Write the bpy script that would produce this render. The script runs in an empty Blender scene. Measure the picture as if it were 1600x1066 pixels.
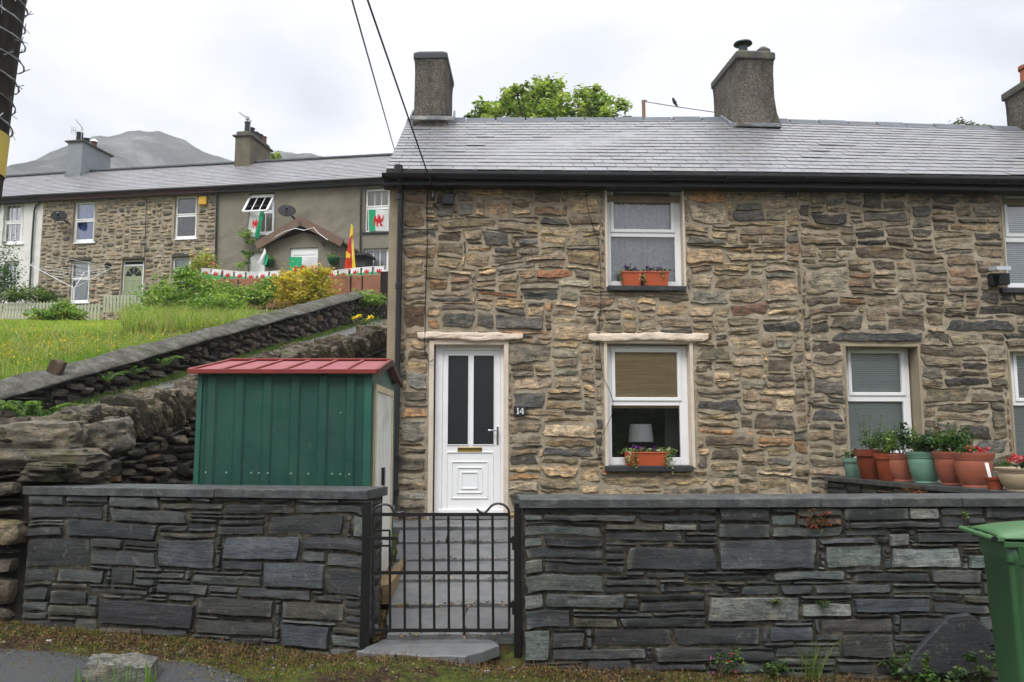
import bpy, math, random
import numpy as np
from mathutils import Vector, Matrix
R = math.radians
random.seed(7)
scene = bpy.context.scene
COL = scene.collection

# ------------------------------------------------------------------ camera
EYE = Vector((0, 0, 1.56)); FOC = 1291.0
YAW, PITCH = R(2.5), R(6.5)
fw = Vector((math.sin(YAW)*math.cos(PITCH), math.cos(YAW)*math.cos(PITCH), math.sin(PITCH)))
rt = Vector((math.cos(YAW), -math.sin(YAW), 0))
up = rt.cross(fw)
cd = bpy.data.cameras.new('camera'); cam = bpy.data.objects.new('camera', cd); COL.objects.link(cam)
cd.sensor_width = 36; cd.lens = 36*FOC/1600; cd.clip_start = .05; cd.clip_end = 6000
cam.matrix_world = Matrix.Translation(EYE) @ Matrix((rt, up, -fw)).transposed().to_4x4()
scene.camera = cam

def ray(px, py):
    return (fw + rt*((px-800)/FOC) + up*((533-py)/FOC))
def P(px, py, Y):
    "the world point seen at a spot of the photo, at depth Y"
    d = ray(px, py); return EYE + d*(Y/d.y)
def PZ(px, py, z):
    d = ray(px, py); return EYE + d*((z-EYE.z)/d.z)

class Frame:
    "a vertical plane: o origin, u along, n outward (to the viewer)"
    def __init__(s, o, ang=0.0):
        s.o = Vector(o); s.u = Vector((math.cos(ang), math.sin(ang), 0)); s.n = Vector((math.sin(ang), -math.cos(ang), 0))
    def pt(s, u, d, z): return s.o + s.u*u + s.n*d + Vector((0, 0, z))
    def uv(s, px, py, d=0.0):
        r = ray(px, py); o = s.o + s.n*d
        t = (o-EYE).dot(s.n)/r.dot(s.n); w = EYE + r*t - s.o
        return w.dot(s.u), w.z

# ------------------------------------------------------------------ noise
def _h(ix, iy, iz, seed):
    n = (ix.astype(np.int64)*374761393 + iy.astype(np.int64)*668265263 + iz.astype(np.int64)*2147483647 + seed*1274126177) & 0xffffffff
    n = ((n ^ (n >> 13))*1274126177) & 0xffffffff
    n = ((n ^ (n >> 15))*2246822519) & 0xffffffff
    return ((n ^ (n >> 16)) & 0xffffff)/float(0xffffff)
def vnoise(x, y, z=0.0, seed=0):
    x, y, z = np.broadcast_arrays(np.asarray(x, float), np.asarray(y, float), np.asarray(z, float))
    ix, iy, iz = np.floor(x), np.floor(y), np.floor(z)
    fx, fy, fz = x-ix, y-iy, z-iz
    fx, fy, fz = [f*f*(3-2*f) for f in (fx, fy, fz)]
    r = 0
    for a in (0, 1):
        for b in (0, 1):
            for c in (0, 1):
                r = r + _h(ix+a, iy+b, iz+c, seed)*(fx if a else 1-fx)*(fy if b else 1-fy)*(fz if c else 1-fz)
    return r*2-1
def fbm(x, y, z=0.0, seed=0, oct=4):
    r, a = 0, .5
    for k in range(oct):
        r = r + a*vnoise(np.asarray(x)*2**k, np.asarray(y)*2**k, np.asarray(z)*2**k, seed+k); a *= .5
    return r

# ------------------------------------------------------------------ linking
ORG = {}
def tag(o, label=None, cat=None, group=None, kind=None):
    if label: o['label'] = label
    if cat: o['category'] = cat
    if group: o['group'] = group
    if kind: o['kind'] = kind
    return o
def thing(name, label, cat, base, group=None):
    o = bpy.data.objects.new(name, None); COL.objects.link(o); o.location = base; o.empty_display_size = .1
    ORG[o.name] = Vector(base); return tag(o, label, cat, group)
def link(name, verts, faces, mat, parent=None, smooth=False, cols=None, loops=None):
    "verts in world space (n,3); the object's origin is its parent's base, or its own base"
    v = np.asarray(verts, np.float32).reshape(-1, 3)
    if parent is not None: org = ORG[parent.name]
    else: org = Vector((float(v[:, 0].mean()), float(v[:, 1].mean()), float(v[:, 2].min())))
    v = v - np.array(org, np.float32)
    me = bpy.data.meshes.new(name)
    if isinstance(faces, np.ndarray) and faces.ndim == 2:
        k = faces.shape[1]; nf = len(faces)
        me.vertices.add(len(v)); me.vertices.foreach_set('co', v.ravel())
        me.loops.add(nf*k); me.loops.foreach_set('vertex_index', faces.astype(np.int32).ravel())
        me.polygons.add(nf); me.polygons.foreach_set('loop_start', np.arange(0, nf*k, k, dtype=np.int32))
        me.polygons.foreach_set('loop_total', np.full(nf, k, np.int32)); me.update(calc_edges=True)
    else:
        me.from_pydata([tuple(map(float, p)) for p in v], [], [tuple(int(i) for i in f) for f in faces])
    if cols is not None:
        a = me.color_attributes.new('Col', 'FLOAT_COLOR', 'POINT')
        c = np.ones((len(v), 4), np.float32); c[:, :cols.shape[1]] = cols
        a.data.foreach_set('color', c.ravel())
    if smooth: me.polygons.foreach_set('use_smooth', np.ones(len(me.polygons), bool))
    me.materials.append(mat)
    o = bpy.data.objects.new(name, me); COL.objects.link(o)
    if parent is not None: o.parent = parent
    else: o.location = org
    ORG[o.name] = org
    return o
def copy_tree(o, parent=None):
    c = o.copy(); COL.objects.link(c)
    ORG[c.name] = ORG[o.name]
    if parent is not None: c.parent = parent
    for ch in list(o.children): copy_tree(ch, c)
    return c
def bevel(o, w=.005, seg=2):
    m = o.modifiers.new('bevel', 'BEVEL'); m.width = w; m.segments = seg; m.limit_method = 'ANGLE'; m.angle_limit = R(40); return o
def smooth_by_angle(o, ang=40):
    me = o.data
    me.polygons.foreach_set('use_smooth', np.ones(len(me.polygons), bool))
    try: me.set_sharp_from_angle(angle=R(ang))
    except Exception: pass
    return o

class MB:
    "collects shapes, then links them as one mesh object"
    def __init__(s): s.v = []; s.f = []; s.c = []; s.col = None
    def color(s, c): s.col = c; return s
    def add(s, vs, fs):
        n = len(s.v); s.v += [Vector(p) for p in vs]; s.f += [tuple(n+i for i in f) for f in fs]
        s.c += [s.col or (1, 1, 1)]*len(vs); return s
    def hexa(s, p8):   # bottom 4 ccw, top 4 ccw
        return s.add(p8, [(3, 2, 1, 0), (4, 5, 6, 7), (0, 1, 5, 4), (1, 2, 6, 5), (2, 3, 7, 6), (3, 0, 4, 7)])
    def box(s, F, u0, u1, d0, d1, z0, z1):
        return s.hexa([F.pt(u0, d1, z0), F.pt(u1, d1, z0), F.pt(u1, d0, z0), F.pt(u0, d0, z0),
                       F.pt(u0, d1, z1), F.pt(u1, d1, z1), F.pt(u1, d0, z1), F.pt(u0, d0, z1)])
    def bar(s, a, b, w, h, upv=(0, 0, 1)):
        a, b = Vector(a), Vector(b); t = (b-a).normalized(); x = t.cross(Vector(upv))
        if x.length < 1e-4: x = t.cross(Vector((0, 1, 0)))
        x.normalize(); y = x.cross(t).normalized(); x = x*(w/2); y = y*(h/2)
        return s.hexa([a-x-y, a+x-y, b+x-y, b-x-y, a-x+y, a+x+y, b+x+y, b-x+y])
    def tube(s, pts, r, n=8, caps=True):
        pts = [Vector(p) for p in pts]; rr = r if isinstance(r, (list, tuple)) else [r]*len(pts)
        base = len(s.v); vs = []; fs = []; prev = None
        for i, p in enumerate(pts):
            t = ((pts[min(i+1, len(pts)-1)])-pts[max(i-1, 0)]).normalized()
            if prev is None:
                x = t.cross(Vector((0, 0, 1)));
                if x.length < .05: x = t.cross(Vector((0, 1, 0)))
            else: x = prev - t*prev.dot(t)
            x.normalize(); prev = x; y = t.cross(x)
            for k in range(n):
                a = 2*math.pi*k/n; vs.append(p + (x*math.cos(a)+y*math.sin(a))*rr[i])
        for i in range(len(pts)-1):
            for k in range(n):
                k2 = (k+1) % n; fs.append((i*n+k, i*n+k2, (i+1)*n+k2, (i+1)*n+k))
        if caps: fs.append(tuple(range(n-1, -1, -1))); fs.append(tuple(range((len(pts)-1)*n, len(pts)*n)))
        return s.add(vs, fs)
    def lathe(s, c, prof, n=24, sx=1, sy=1, axis=None):
        c = Vector(c); vs = []; fs = []
        for (r, z) in prof:
            for k in range(n):
                a = 2*math.pi*k/n; p = Vector((r*sx*math.cos(a), r*sy*math.sin(a), z))
                vs.append(c + (axis @ p if axis else p))
        for i in range(len(prof)-1):
            for k in range(n):
                k2 = (k+1) % n; fs.append((i*n+k, i*n+k2, (i+1)*n+k2, (i+1)*n+k))
        fs.append(tuple(range(n-1, -1, -1))); fs.append(tuple(range((len(prof)-1)*n, len(prof)*n)))
        return s.add(vs, fs)
    def prism(s, F, pts, d0, d1):   # pts (u,z) ccw seen from outside
        n = len(pts)
        vs = [F.pt(u, d1, z) for u, z in pts] + [F.pt(u, d0, z) for u, z in pts]
        fs = [tuple(range(n)), tuple(range(2*n-1, n-1, -1))] + [(i+n, (i+1) % n+n, (i+1) % n, i) for i in range(n)]
        return s.add(vs, fs)
    def build(s, name, mat, parent=None, smooth=False, bev=0):
        o = link(name, np.array([tuple(p) for p in s.v]), s.f, mat, parent, False, np.array(s.c, np.float32))
        if smooth: smooth_by_angle(o)
        if bev: bevel(o, bev)
        return o

# ------------------------------------------------------------------ materials
def lin(c):
    if isinstance(c, str): c = [int(c[i:i+2], 16)/255 for i in (0, 2, 4)]
    return tuple(x/12.92 if x <= .04045 else ((x+.055)/1.055)**2.4 for x in c)
class NT:
    def __init__(s, name):
        s.m = bpy.data.materials.new(name); s.m.use_nodes = True; s.t = s.m.node_tree; s.t.nodes.clear()
        s.out = s.n('ShaderNodeOutputMaterial'); s.geo = None
    def n(s, ty, **kw):
        nd = s.t.nodes.new(ty)
        for k, v in kw.items(): setattr(nd, k, v)
        return nd
    def l(s, a, b): s.t.links.new(a, b)
    def coord(s, scale=(1, 1, 1), obj=False, rot=(0, 0, 0)):
        tc = s.n('ShaderNodeTexCoord'); mp = s.n('ShaderNodeMapping'); mp.inputs['Scale'].default_value = scale; mp.inputs['Rotation'].default_value = rot
        s.l(tc.outputs['Object'], mp.inputs['Vector']); return mp.outputs['Vector']
    def noise(s, scale=5, detail=4, rough=.6, vec=None, dist=0):
        nd = s.n('ShaderNodeTexNoise'); nd.inputs['Scale'].default_value = scale; nd.inputs['Detail'].default_value = detail
        nd.inputs['Roughness'].default_value = rough; nd.inputs['Distortion'].default_value = dist
        s.l(vec if vec is not None else s.coord(), nd.inputs['Vector']); return nd.outputs['Fac']
    def ramp(s, fac, stops):
        nd = s.n('ShaderNodeValToRGB'); cr = nd.color_ramp
        while len(cr.elements) < len(stops): cr.elements.new(.5)
        for e, (p, c) in zip(cr.elements, stops):
            e.position = p; e.color = (*(c if isinstance(c, (tuple, list)) else (c, c, c)), 1)
        s.l(fac, nd.inputs['Fac']); return nd.outputs['Color']
    def mix(s, fac, a, b, mode='MIX'):
        nd = s.n('ShaderNodeMix', data_type='RGBA', blend_type=mode)
        for sock, v in ((nd.inputs[0], fac), (nd.inputs[6], a), (nd.inputs[7], b)):
            if isinstance(v, (int, float)): sock.default_value = v if sock == nd.inputs[0] else (v, v, v, 1)
            elif isinstance(v, (tuple, list)): sock.default_value = (*v, 1)
            else: s.l(v, sock)
        return nd.outputs[2]
    def math(s, op, a, b=0.0, clamp=False):
        nd = s.n('ShaderNodeMath', operation=op, use_clamp=clamp)
        for sock, v in ((nd.inputs[0], a), (nd.inputs[1], b)):
            if isinstance(v, (int, float)): sock.default_value = v
            else: s.l(v, sock)
        return nd.outputs[0]
    def attr(s, name='Col'):
        nd = s.n('ShaderNodeAttribute', attribute_name=name); return nd.outputs['Color']
    def bump(s, h, strength=.5, dist=.01, prev=None):
        nd = s.n('ShaderNodeBump'); nd.inputs['Strength'].default_value = strength; nd.inputs['Distance'].default_value = dist
        s.l(h, nd.inputs['Height'])
        if prev is not None: s.l(prev, nd.inputs['Normal'])
        return nd.outputs['Normal']
    def principled(s, col, rough=.7, metal=0, spec=.5, nor=None, **kw):
        b = s.n('ShaderNodeBsdfPrincipled')
        for k, v in (('Base Color', col), ('Roughness', rough), ('Metallic', metal), ('Specular IOR Level', spec)):
            if isinstance(v, (tuple, list)): b.inputs[k].default_value = (*v, 1)
            elif isinstance(v, (int, float)): b.inputs[k].default_value = v
            else: s.l(v, b.inputs[k])
        for k, v in kw.items(): b.inputs[k.replace('_', ' ')].default_value = v
        if nor is not None: s.l(nor, b.inputs['Normal'])
        s.l(b.outputs[0], s.out.inputs['Surface']); return b

def simple(name, col, rough=.5, metal=0, var=.12, scale=6, bump=.15, bscale=60, dirt=None, dirt_amt=.4, stretch=(1, 1, 1), **kw):
    "one base colour, broken up by noise, with an optional dirt colour"
    t = NT(name); c = lin(col) if isinstance(col, str) else col
    v = t.coord(stretch)
    n1 = t.noise(scale, 5, .65, v)
    base = t.mix(1.0, c, t.ramp(n1, [(.25, (1-var,)*3), (.75, (1+var,)*3)]), 'MULTIPLY')
    if dirt is not None:
        n2 = t.noise(scale*.6, 6, .7, t.coord(stretch))
        base = t.mix(t.ramp(n2, [(.48, 0.0), (.72, dirt_amt)]), base, lin(dirt) if isinstance(dirt, str) else dirt)
    nor = t.bump(t.noise(bscale, 3, .6, v), bump, .01) if bump else None
    t.principled(base, rough, metal, nor=nor, **kw)
    return t.m

def stone_mat(name, grain=1.0, lichen=0.0, rough=.75, spec=.35, streak=(3, 3, 22), moss=0.0, dark=(.02, .02, .02), sat=1.0, contrast=1.0):
    t = NT(name); c = t.attr()
    v1 = t.coord(streak)
    lam = t.noise(1.6, 6, .7, v1, .4)                    # slaty layers along the bed
    cl = t.noise(7, 5, .65)
    fine = t.noise(70, 4, .7)
    thin = t.noise(2.4, 5, .75, t.coord((streak[0]*1.1, streak[1]*1.1, streak[2]*3.2)), .3)
    k = t.ramp(lam, [(.30, (.30, .30, .31)), (.44, (.85, .85, .85)), (.55, (1.05, 1.04, 1.02)), (.72, (1.5, 1.45, 1.38))])
    c = t.mix(.8*contrast, c, k, 'MULTIPLY')
    c = t.mix(.8*contrast, c, t.ramp(cl, [(.3, (.52, .54, .58)), (.5, (1, 1, 1)), (.7, (1.5, 1.32, 1.08))]), 'MULTIPLY')
    c = t.mix(.55, c, t.ramp(fine, [(.3, (.62, .62, .62)), (.7, (1.4, 1.4, 1.4))]), 'MULTIPLY')
    c = t.mix(t.ramp(thin, [(.38, .85*contrast), (.45, 0.0)]), c, (dark[0], dark[1], dark[2]))
    c = t.mix(t.ramp(thin, [(.60, 0.0), (.66, .35*contrast)]), c, t.mix(1.0, t.attr(), (1.7, 1.65, 1.5), 'MULTIPLY'))
    # dark weathering patches
    wx = t.noise(3.1, 7, .75)
    c = t.mix(t.ramp(wx, [(.50, 0.0), (.70, .55)]), c, dark)
    mt = t.noise(11, 6, .85, t.coord((1, 1, 2.2)))
    c = t.mix(t.ramp(mt, [(.50, 0.0), (.57, .68*contrast)]), c, (dark[0]*2.2, dark[1]*2.2, dark[2]*2.2))
    mt2 = t.noise(19, 4, .7, t.coord((1.3, 1.3, 3)))
    c = t.mix(t.ramp(mt2, [(.54, 0.0), (.66, .35*contrast)]), c, (.42, .36, .27)) if contrast > .9 else c
    if lichen:
        lw = t.noise(16, 5, .75)
        c = t.mix(t.ramp(lw, [(.58, 0.0), (.64, lichen)]), c, (.36, .36, .29))
    if moss:
        mw = t.noise(4.5, 7, .7)
        c = t.mix(t.ramp(mw, [(.52, 0.0), (.64, moss)]), c, (.055, .07, .018))
    h = t.math('ADD', t.math('MULTIPLY', lam, .8), t.math('MULTIPLY', t.noise(34, 6, .75), .7))
    nor = t.bump(h, 1.0*grain, .02)
    nor = t.bump(fine, .3*grain, .004, nor)
    t.principled(c, rough, 0, spec, nor)
    return t.m

# ------------------------------------------------------------------ rubble walls
def pack(W, H, cw, ch, wr, hr, blocked=None, presets=(), rng=random, align=.0):
    nx, ny = int(W/cw), int(H/ch); occ = np.zeros((ny, nx), bool); out = []
    if blocked is not None:
        for j in range(ny):
            for i in range(nx):
                if blocked((i+.5)*cw, (j+.5)*ch): occ[j, i] = True
    for (x0, y0, x1, y1, tone) in presets:
        i0, i1, j0, j1 = round(x0/cw), round(x1/cw), round(y0/ch), round(y1/ch)
        i0, j0 = max(i0, 0), max(j0, 0); i1, j1 = min(max(i1, i0+1), nx), min(max(j1, j0+1), ny)
        if i0 >= nx or j0 >= ny or i1 <= i0 or j1 <= j0: continue
        sub = occ[j0:j1, i0:i1]
        if sub.any(): continue
        occ[j0:j1, i0:i1] = True; out.append((i0*cw, j0*ch, i1*cw, j1*ch, tone))
    for j in range(ny):
        i = 0
        while i < nx:
            if occ[j, i]: i += 1; continue
            h = rng.choices(range(hr[0], hr[1]+1), hr[2])[0]
            w = max(1, int(round(rng.triangular(wr[0], wr[1], wr[2])*(1.0 if h < hr[1]*.8 else .8))))
            i1 = i
            while i1 < nx and i1-i < w and not occ[j, i1]: i1 += 1
            run = i1
            while run < nx and not occ[j, run]: run += 1
            left = run-i1
            if 0 < left < wr[0]:
                if run-i <= wr[1]*1.15: i1 = run
                else: i1 = run-wr[0]
            j1 = j+1
            while j1 < ny and j1-j < h and not occ[j1, i:i1].any(): j1 += 1
            occ[j:j1, i:i1] = True; out.append((i*cw, j*ch, i1*cw, j1*ch, None)); i = i1
    return out

def stone_mesh(rects, fmap, palette, base=0.0, dpow=3, ridg=0.0, ang=0.0, facet=0.0, lowest=-1.0, pale=0.0, gap=.012, bulge=.035, edge=.01, seed=1, res=.04, corner=.12, jitter=.08, slope=.012, depthvar=.012, sink=.02, warp=None, lam=.006, inset=.9, colvar=.16):
    rng = random.Random(seed); VS = []; FS = []; CS = []; nv0 = 0
    wts = [p[1] for p in palette]
    for (x0, y0, x1, y1, tone) in rects:
        w, h = x1-x0, y1-y0
        nu = int(min(max(w/res, 4), 18)); nv = int(min(max(h/res, 4), 10))
        e = [-1]+list(np.linspace(-1, 1, nu)*(1-min(.6, .022/w)))+[1]; f = [-1]+list(np.linspace(-1, 1, nv)*(1-min(.6, .022/h)))+[1]
        U, V = np.meshgrid(e, f)
        g = gap*rng.uniform(.5, 1.5)
        k = corner*rng.uniform(.3, 1.6)
        a = U*np.sqrt(np.clip(1-k*V**2, .05, 1)); b = V*np.sqrt(np.clip(1-k*U**2, .05, 1))
        # corners pulled in at random
        s, t = (a+1)/2, (b+1)/2
        jl, jr = rng.uniform(0, jitter), rng.uniform(0, jitter); jb = [rng.uniform(0, jitter*1.6) for _ in range(4)]
        X = x0+g/2+(w-g)*(s + (1-s)*jl*(t if rng.random() < .5 else 1-t)*1.0 - s*jr*(t if rng.random() < .5 else 1-t))
        lo = y0+g/2 + h*((1-s)*jb[0]+s*jb[1])*.6; hi = y1-g/2 - h*((1-s)*jb[2]+s*jb[3])*.6
        Y = lo+(hi-lo)*t
        sd = rng.randint(0, 9999)
        kx = max(2, int(w/.085)+1); ky = max(2, int(h/.06)+1); rr = np.random.default_rng(sd); ea = edge*ang
        ex_ = lambda q, n_: np.interp(q, np.linspace(0, 1, n_+1), rr.uniform(-1, 1, n_+1))
        Y = Y + ea*(1-t)*ex_(s, kx)+ea*t*ex_(s, kx); X = X + ea*(1-s)*ex_(t, ky)+ea*s*ex_(t, ky)
        X = X+edge*(1-.5*(ang > 0))*fbm(X*9, Y*9, sd, 3, 3)*2; Y = Y+edge*(1-.5*(ang > 0))*fbm(X*7, Y*14, sd+.5, 5, 3)*1.6
        m = np.maximum(np.abs(U), np.abs(V))
        dome = 1-(np.abs(U)**dpow*.5+np.abs(V)**dpow*.5)
        D = base + bulge*rng.uniform(.35, 1.0)*dome + rng.uniform(-1, 1)*depthvar + rng.uniform(-slope, slope)*U+rng.uniform(-slope, slope)*V
        D = D + lam*2*fbm(X*5, Y*26, sd, 9, 4) + .5*lam*fbm(X*22, Y*30, sd, 2, 2)
        if facet: D = D + np.min([rr.uniform(-1, 1)*facet*U+rr.uniform(-1, 1)*facet*V+rr.uniform(0, 1)*facet for _ in range(3)], axis=0)
        if ridg: D = D + ridg*(.5-np.abs(vnoise(X*6+3*vnoise(X*3, Y*4, sd), Y*17, sd, 8)))*dome + ridg*.6*np.round(vnoise(X*3.1, Y*9, sd, 14)*2.2)/2.2*dome
        rim = m > .999
        D = np.where(rim, -sink-.01, np.maximum(D, lowest))
        if warp is not None: X, Y = warp(X, Y)
        P3 = fmap(X.ravel(), Y.ravel(), D.ravel())
        c = np.array(tone if tone is not None else rng.choices(palette, wts)[0][0])
        c = c*(1+rng.uniform(-colvar, colvar)*1.6)*np.array([1+rng.uniform(-.05, .06), 1, 1+rng.uniform(-.07, .06)])
        VS.append(P3); 
        cv = np.tile(c, (U.size, 1))
        if pale:
            em = ((m > .93-.0*m).ravel()*np.clip(vnoise(X*7, Y*7, sd, 33).ravel()*1.6+.1, 0, 1))[:, None]*pale; cv = cv*(1-em)+np.array((.17, .175, .155))*em
        CS.append(cv)
        rows, cl = U.shape; idx = np.arange(rows*cl).reshape(rows, cl)+nv0
        FS.append(np.stack([idx[:-1, :-1], idx[:-1, 1:], idx[1:, 1:], idx[1:, :-1]], -1).reshape(-1, 4)); nv0 += U.size
    return np.concatenate(VS), np.concatenate(FS), np.clip(np.concatenate(CS), 0, 1)

def frame_map(F):
    o, u, n = np.array(F.o), np.array(F.u), np.array(F.n)
    return lambda x, y, d: o+np.outer(x, u)+np.outer(d, n)+np.outer(y, (0, 0, 1))

def boulder(rng, c, size, rotz=0, tilt=0, seed=0, n=3, rough=.25, slab=False):
    "an irregular stone: displaced rounded box; returns verts, quads"
    k = 2**n+1; VS = []; FS = []; off = 0
    lin_ = np.linspace(-1, 1, k)
    for ax in range(3):
        for sg in (-1, 1):
            A, B = np.meshgrid(lin_, lin_); C = np.full_like(A, sg)
            if sg < 0: A = -A
            p = [None]*3; p[ax] = C; p[(ax+1) % 3] = A; p[(ax+2) % 3] = B
            VS.append(np.stack(p, -1).reshape(-1, 3)); idx = np.arange(k*k).reshape(k, k)+off
            FS.append(np.stack([idx[:-1, :-1], idx[:-1, 1:], idx[1:, 1:], idx[1:, :-1]], -1).reshape(-1, 4)); off += k*k
    v = np.concatenate(VS); r = np.linalg.norm(v, axis=1, keepdims=True)
    v = v*(.62+.38*(1.25/r)); s = seed*7.13
    d = fbm(v[:, 0]*1.3+s, v[:, 1]*1.3+s, v[:, 2]*1.3, seed, 4)[:, None]
    st = (fbm(v[:, 0]*4+s, v[:, 1]*1.1, v[:, 2]*1.1, seed+3, 3) if slab else fbm(v[:, 0]*1.2+s, v[:, 1]*1.2, v[:, 2]*3, seed+3, 3))[:, None]
    rd = (.5-np.abs(fbm(v[:, 0]*2.6+s, v[:, 1]*2.6, v[:, 2]*4.5, seed+9, 3)))[:, None]
    v = v*(1+rough*d*1.6+rough*.5*st+rough*.55*(rd-.35))
    v = v*np.array(size)/2
    M = (Matrix.Rotation(rotz, 3, 'Z') @ Matrix.Rotation(tilt, 3, 'Y'))
    return v @ np.array(M).T + np.array(c), np.concatenate(FS)

# ------------------------------------------------------------------ foliage
def leaf_mesh(C, size, cols, rng, aspect=.5, droop=.3, szvar=.4, upbias=.4):
    "one bent diamond leaf per centre; C (n,3)"
    n = len(C); th = rng.uniform(0, 2*np.pi, n)
    d = np.stack([np.cos(th), np.sin(th), rng.uniform(-.7, .5, n)-droop*0], -1); d /= np.linalg.norm(d, axis=1, keepdims=True)
    r = rng.normal(size=(n, 3)); r[:, 2] += upbias*3
    s = np.cross(d, r); s /= np.linalg.norm(s, axis=1, keepdims=True)+1e-6
    L = (size*(1+rng.uniform(-szvar, szvar, n)))[:, None]
    nn = np.cross(s, d)
    a = C-d*L*.5; b = C+s*L*aspect*.5+nn*L*.06; c = C+d*L*.5-np.array([0, 0, 1])*L*droop*.4; e = C-s*L*aspect*.5+nn*L*.06
    V = np.stack([a, b, c, e], 1).reshape(-1, 3); F = np.arange(4*n).reshape(n, 4)
    return V, F, np.repeat(cols, 4, axis=0)
def leaf_mat(name, trans=.35, rough=.5):
    t = NT(name); c = t.attr()
    p = t.principled(c, rough, 0, .35)
    tr = t.n('ShaderNodeBsdfTranslucent'); t.l(t.mix(1.0, c, (1.25, 1.35, .7), 'MULTIPLY'), tr.inputs['Color'])
    mx = t.n('ShaderNodeMixShader'); mx.inputs[0].default_value = trans
    t.l(p.outputs[0], mx.inputs[1]); t.l(tr.outputs[0], mx.inputs[2]); t.l(mx.outputs[0], t.out.inputs['Surface'])
    return t.m
def clump_points(rng, blobs, n, shell=.55, sub=.22, perclump=26):
    "leaf centres gathered in small clumps spread through a few ellipsoid blobs: (centre, radii, weight)"
    w = np.array([b[2] for b in blobs], float); w /= w.sum()
    nc = max(4, n//perclump); out = []; cid = []
    for k in range(nc):
        b = blobs[rng.choice(len(blobs), p=w)]
        d = rng.normal(size=3); d /= np.linalg.norm(d)
        rr = (shell+(1-shell)*rng.random())**.7 * (1+.28*vnoise(d[0]*2.1+k*.0, d[1]*2.1, d[2]*2.1+b[0][0], 4))
        c = np.array(b[0])+d*rr*np.array(b[1])
        p = c+rng.normal(size=(perclump, 3))*np.array(b[1])*sub*rng.uniform(.6, 1.3)
        out.append(p); cid.append(np.full(perclump, k))
    return np.concatenate(out), np.concatenate(cid), nc
def leaf_cols(rng, cid, nc, pal, var=.25):
    pal = np.array(pal); cc = pal[rng.integers(0, len(pal), nc)]*(1+rng.uniform(-var, var, (nc, 1)))
    c = cc[cid]*(1+rng.uniform(-.18, .18, (len(cid), 1)))
    return np.clip(c, 0, 1)
def twigs(mb, rng, base, blobs, r0=.03, n=8, sub=3):
    base = Vector(base)
    for k in range(n):
        b = blobs[rng.integers(0, len(blobs))]
        d = rng.normal(size=3); d /= np.linalg.norm(d)
        tip = Vector(b[0])+Vector(d*np.array(b[1])*.75)
        mid = base.lerp(tip, .45)+Vector((rng.uniform(-1, 1), rng.uniform(-1, 1), .4))*.06*(tip-base).length
        mb.tube([base, base.lerp(mid, .55), mid, mid.lerp(tip, .6), tip], [r0, r0*.7, r0*.5, r0*.3, r0*.12], 6)
        for q in range(sub):
            t = rng.uniform(.3, .9); st = mid.lerp(tip, t); e2 = rng.normal(size=3); e2 /= np.linalg.norm(e2)
            mb.tube([st, st+Vector(e2)*.3*max(b[1])], [r0*.25, r0*.08], 5)
def blades(rng, X, Y, Z, h, w, cols, lean=.35):
    n = len(X); th = rng.uniform(0, 2*np.pi, n); dx, dy = np.cos(th), np.sin(th)
    hh = h*(1+rng.uniform(-.4, .4, n)); ww = w*(1+rng.uniform(-.3, .3, n)); ln = lean*hh*rng.random(n)
    ph = rng.uniform(0, 2*np.pi, n); lx, ly = np.cos(ph)*ln, np.sin(ph)*ln
    b0 = np.stack([X-dx*ww/2, Y-dy*ww/2, Z-.02], -1); b1 = np.stack([X+dx*ww/2, Y+dy*ww/2, Z-.02], -1)
    m0 = np.stack([X-dx*ww*.35+lx*.35, Y-dy*ww*.35+ly*.35, Z+hh*.55], -1); m1 = np.stack([X+dx*ww*.35+lx*.35, Y+dy*ww*.35+ly*.35, Z+hh*.55], -1)
    t = np.stack([X+lx, Y+ly, Z+hh*(1-.25*lean)], -1); t2 = t+np.stack([dx*ww*.06, dy*ww*.06, 0*dx], -1)
    V = np.stack([b0, b1, m1, m0, t2, t], 1).reshape(-1, 3); i = np.arange(n)[:, None]*6
    F = np.concatenate([i+np.array([0, 1, 2, 3]), i+np.array([3, 2, 4, 5])])
    return V, F, np.repeat(cols, 6, axis=0)
# ------------------------------------------------------------------ world, sun
w = bpy.data.worlds.new('World'); scene.world = w; w.use_nodes = True
wt = w.node_tree; wt.nodes.clear()
wo = wt.nodes.new('ShaderNodeOutputWorld'); bg = wt.nodes.new('ShaderNodeBackground'); bg.inputs['Strength'].default_value = .1
sky = wt.nodes.new('ShaderNodeTexSky'); sky.sky_type = 'NISHITA'; sky.sun_disc = False
SUN_EL, SUN_AZ = R(52), R(205)          # azimuth clockwise from +Y: behind the camera, a little to its left
sky.sun_elevation = SUN_EL; sky.sun_rotation = SUN_AZ
tcw = wt.nodes.new('ShaderNodeTexCoord')
mpw = wt.nodes.new('ShaderNodeMapping'); mpw.inputs['Scale'].default_value = (1, 1, 2.6); wt.links.new(tcw.outputs['Generated'], mpw.inputs['Vector'])
nzw = wt.nodes.new('ShaderNodeTexNoise'); nzw.inputs['Scale'].default_value = 2.3; nzw.inputs['Detail'].default_value = 6; nzw.inputs['Roughness'].default_value = .5; nzw.inputs['Distortion'].default_value = .5
wt.links.new(mpw.outputs[0], nzw.inputs['Vector'])
crw = wt.nodes.new('ShaderNodeValToRGB'); cr = crw.color_ramp; cr.elements[0].position = .33; cr.elements[0].color = (.50, .53, .60, 1); cr.elements[1].position = .60; cr.elements[1].color = (.94, .955, 1.0, 1)
wt.links.new(nzw.outputs['Fac'], crw.inputs['Fac'])
sep = wt.nodes.new('ShaderNodeSeparateXYZ'); wt.links.new(tcw.outputs['Generated'], sep.inputs[0])
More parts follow.
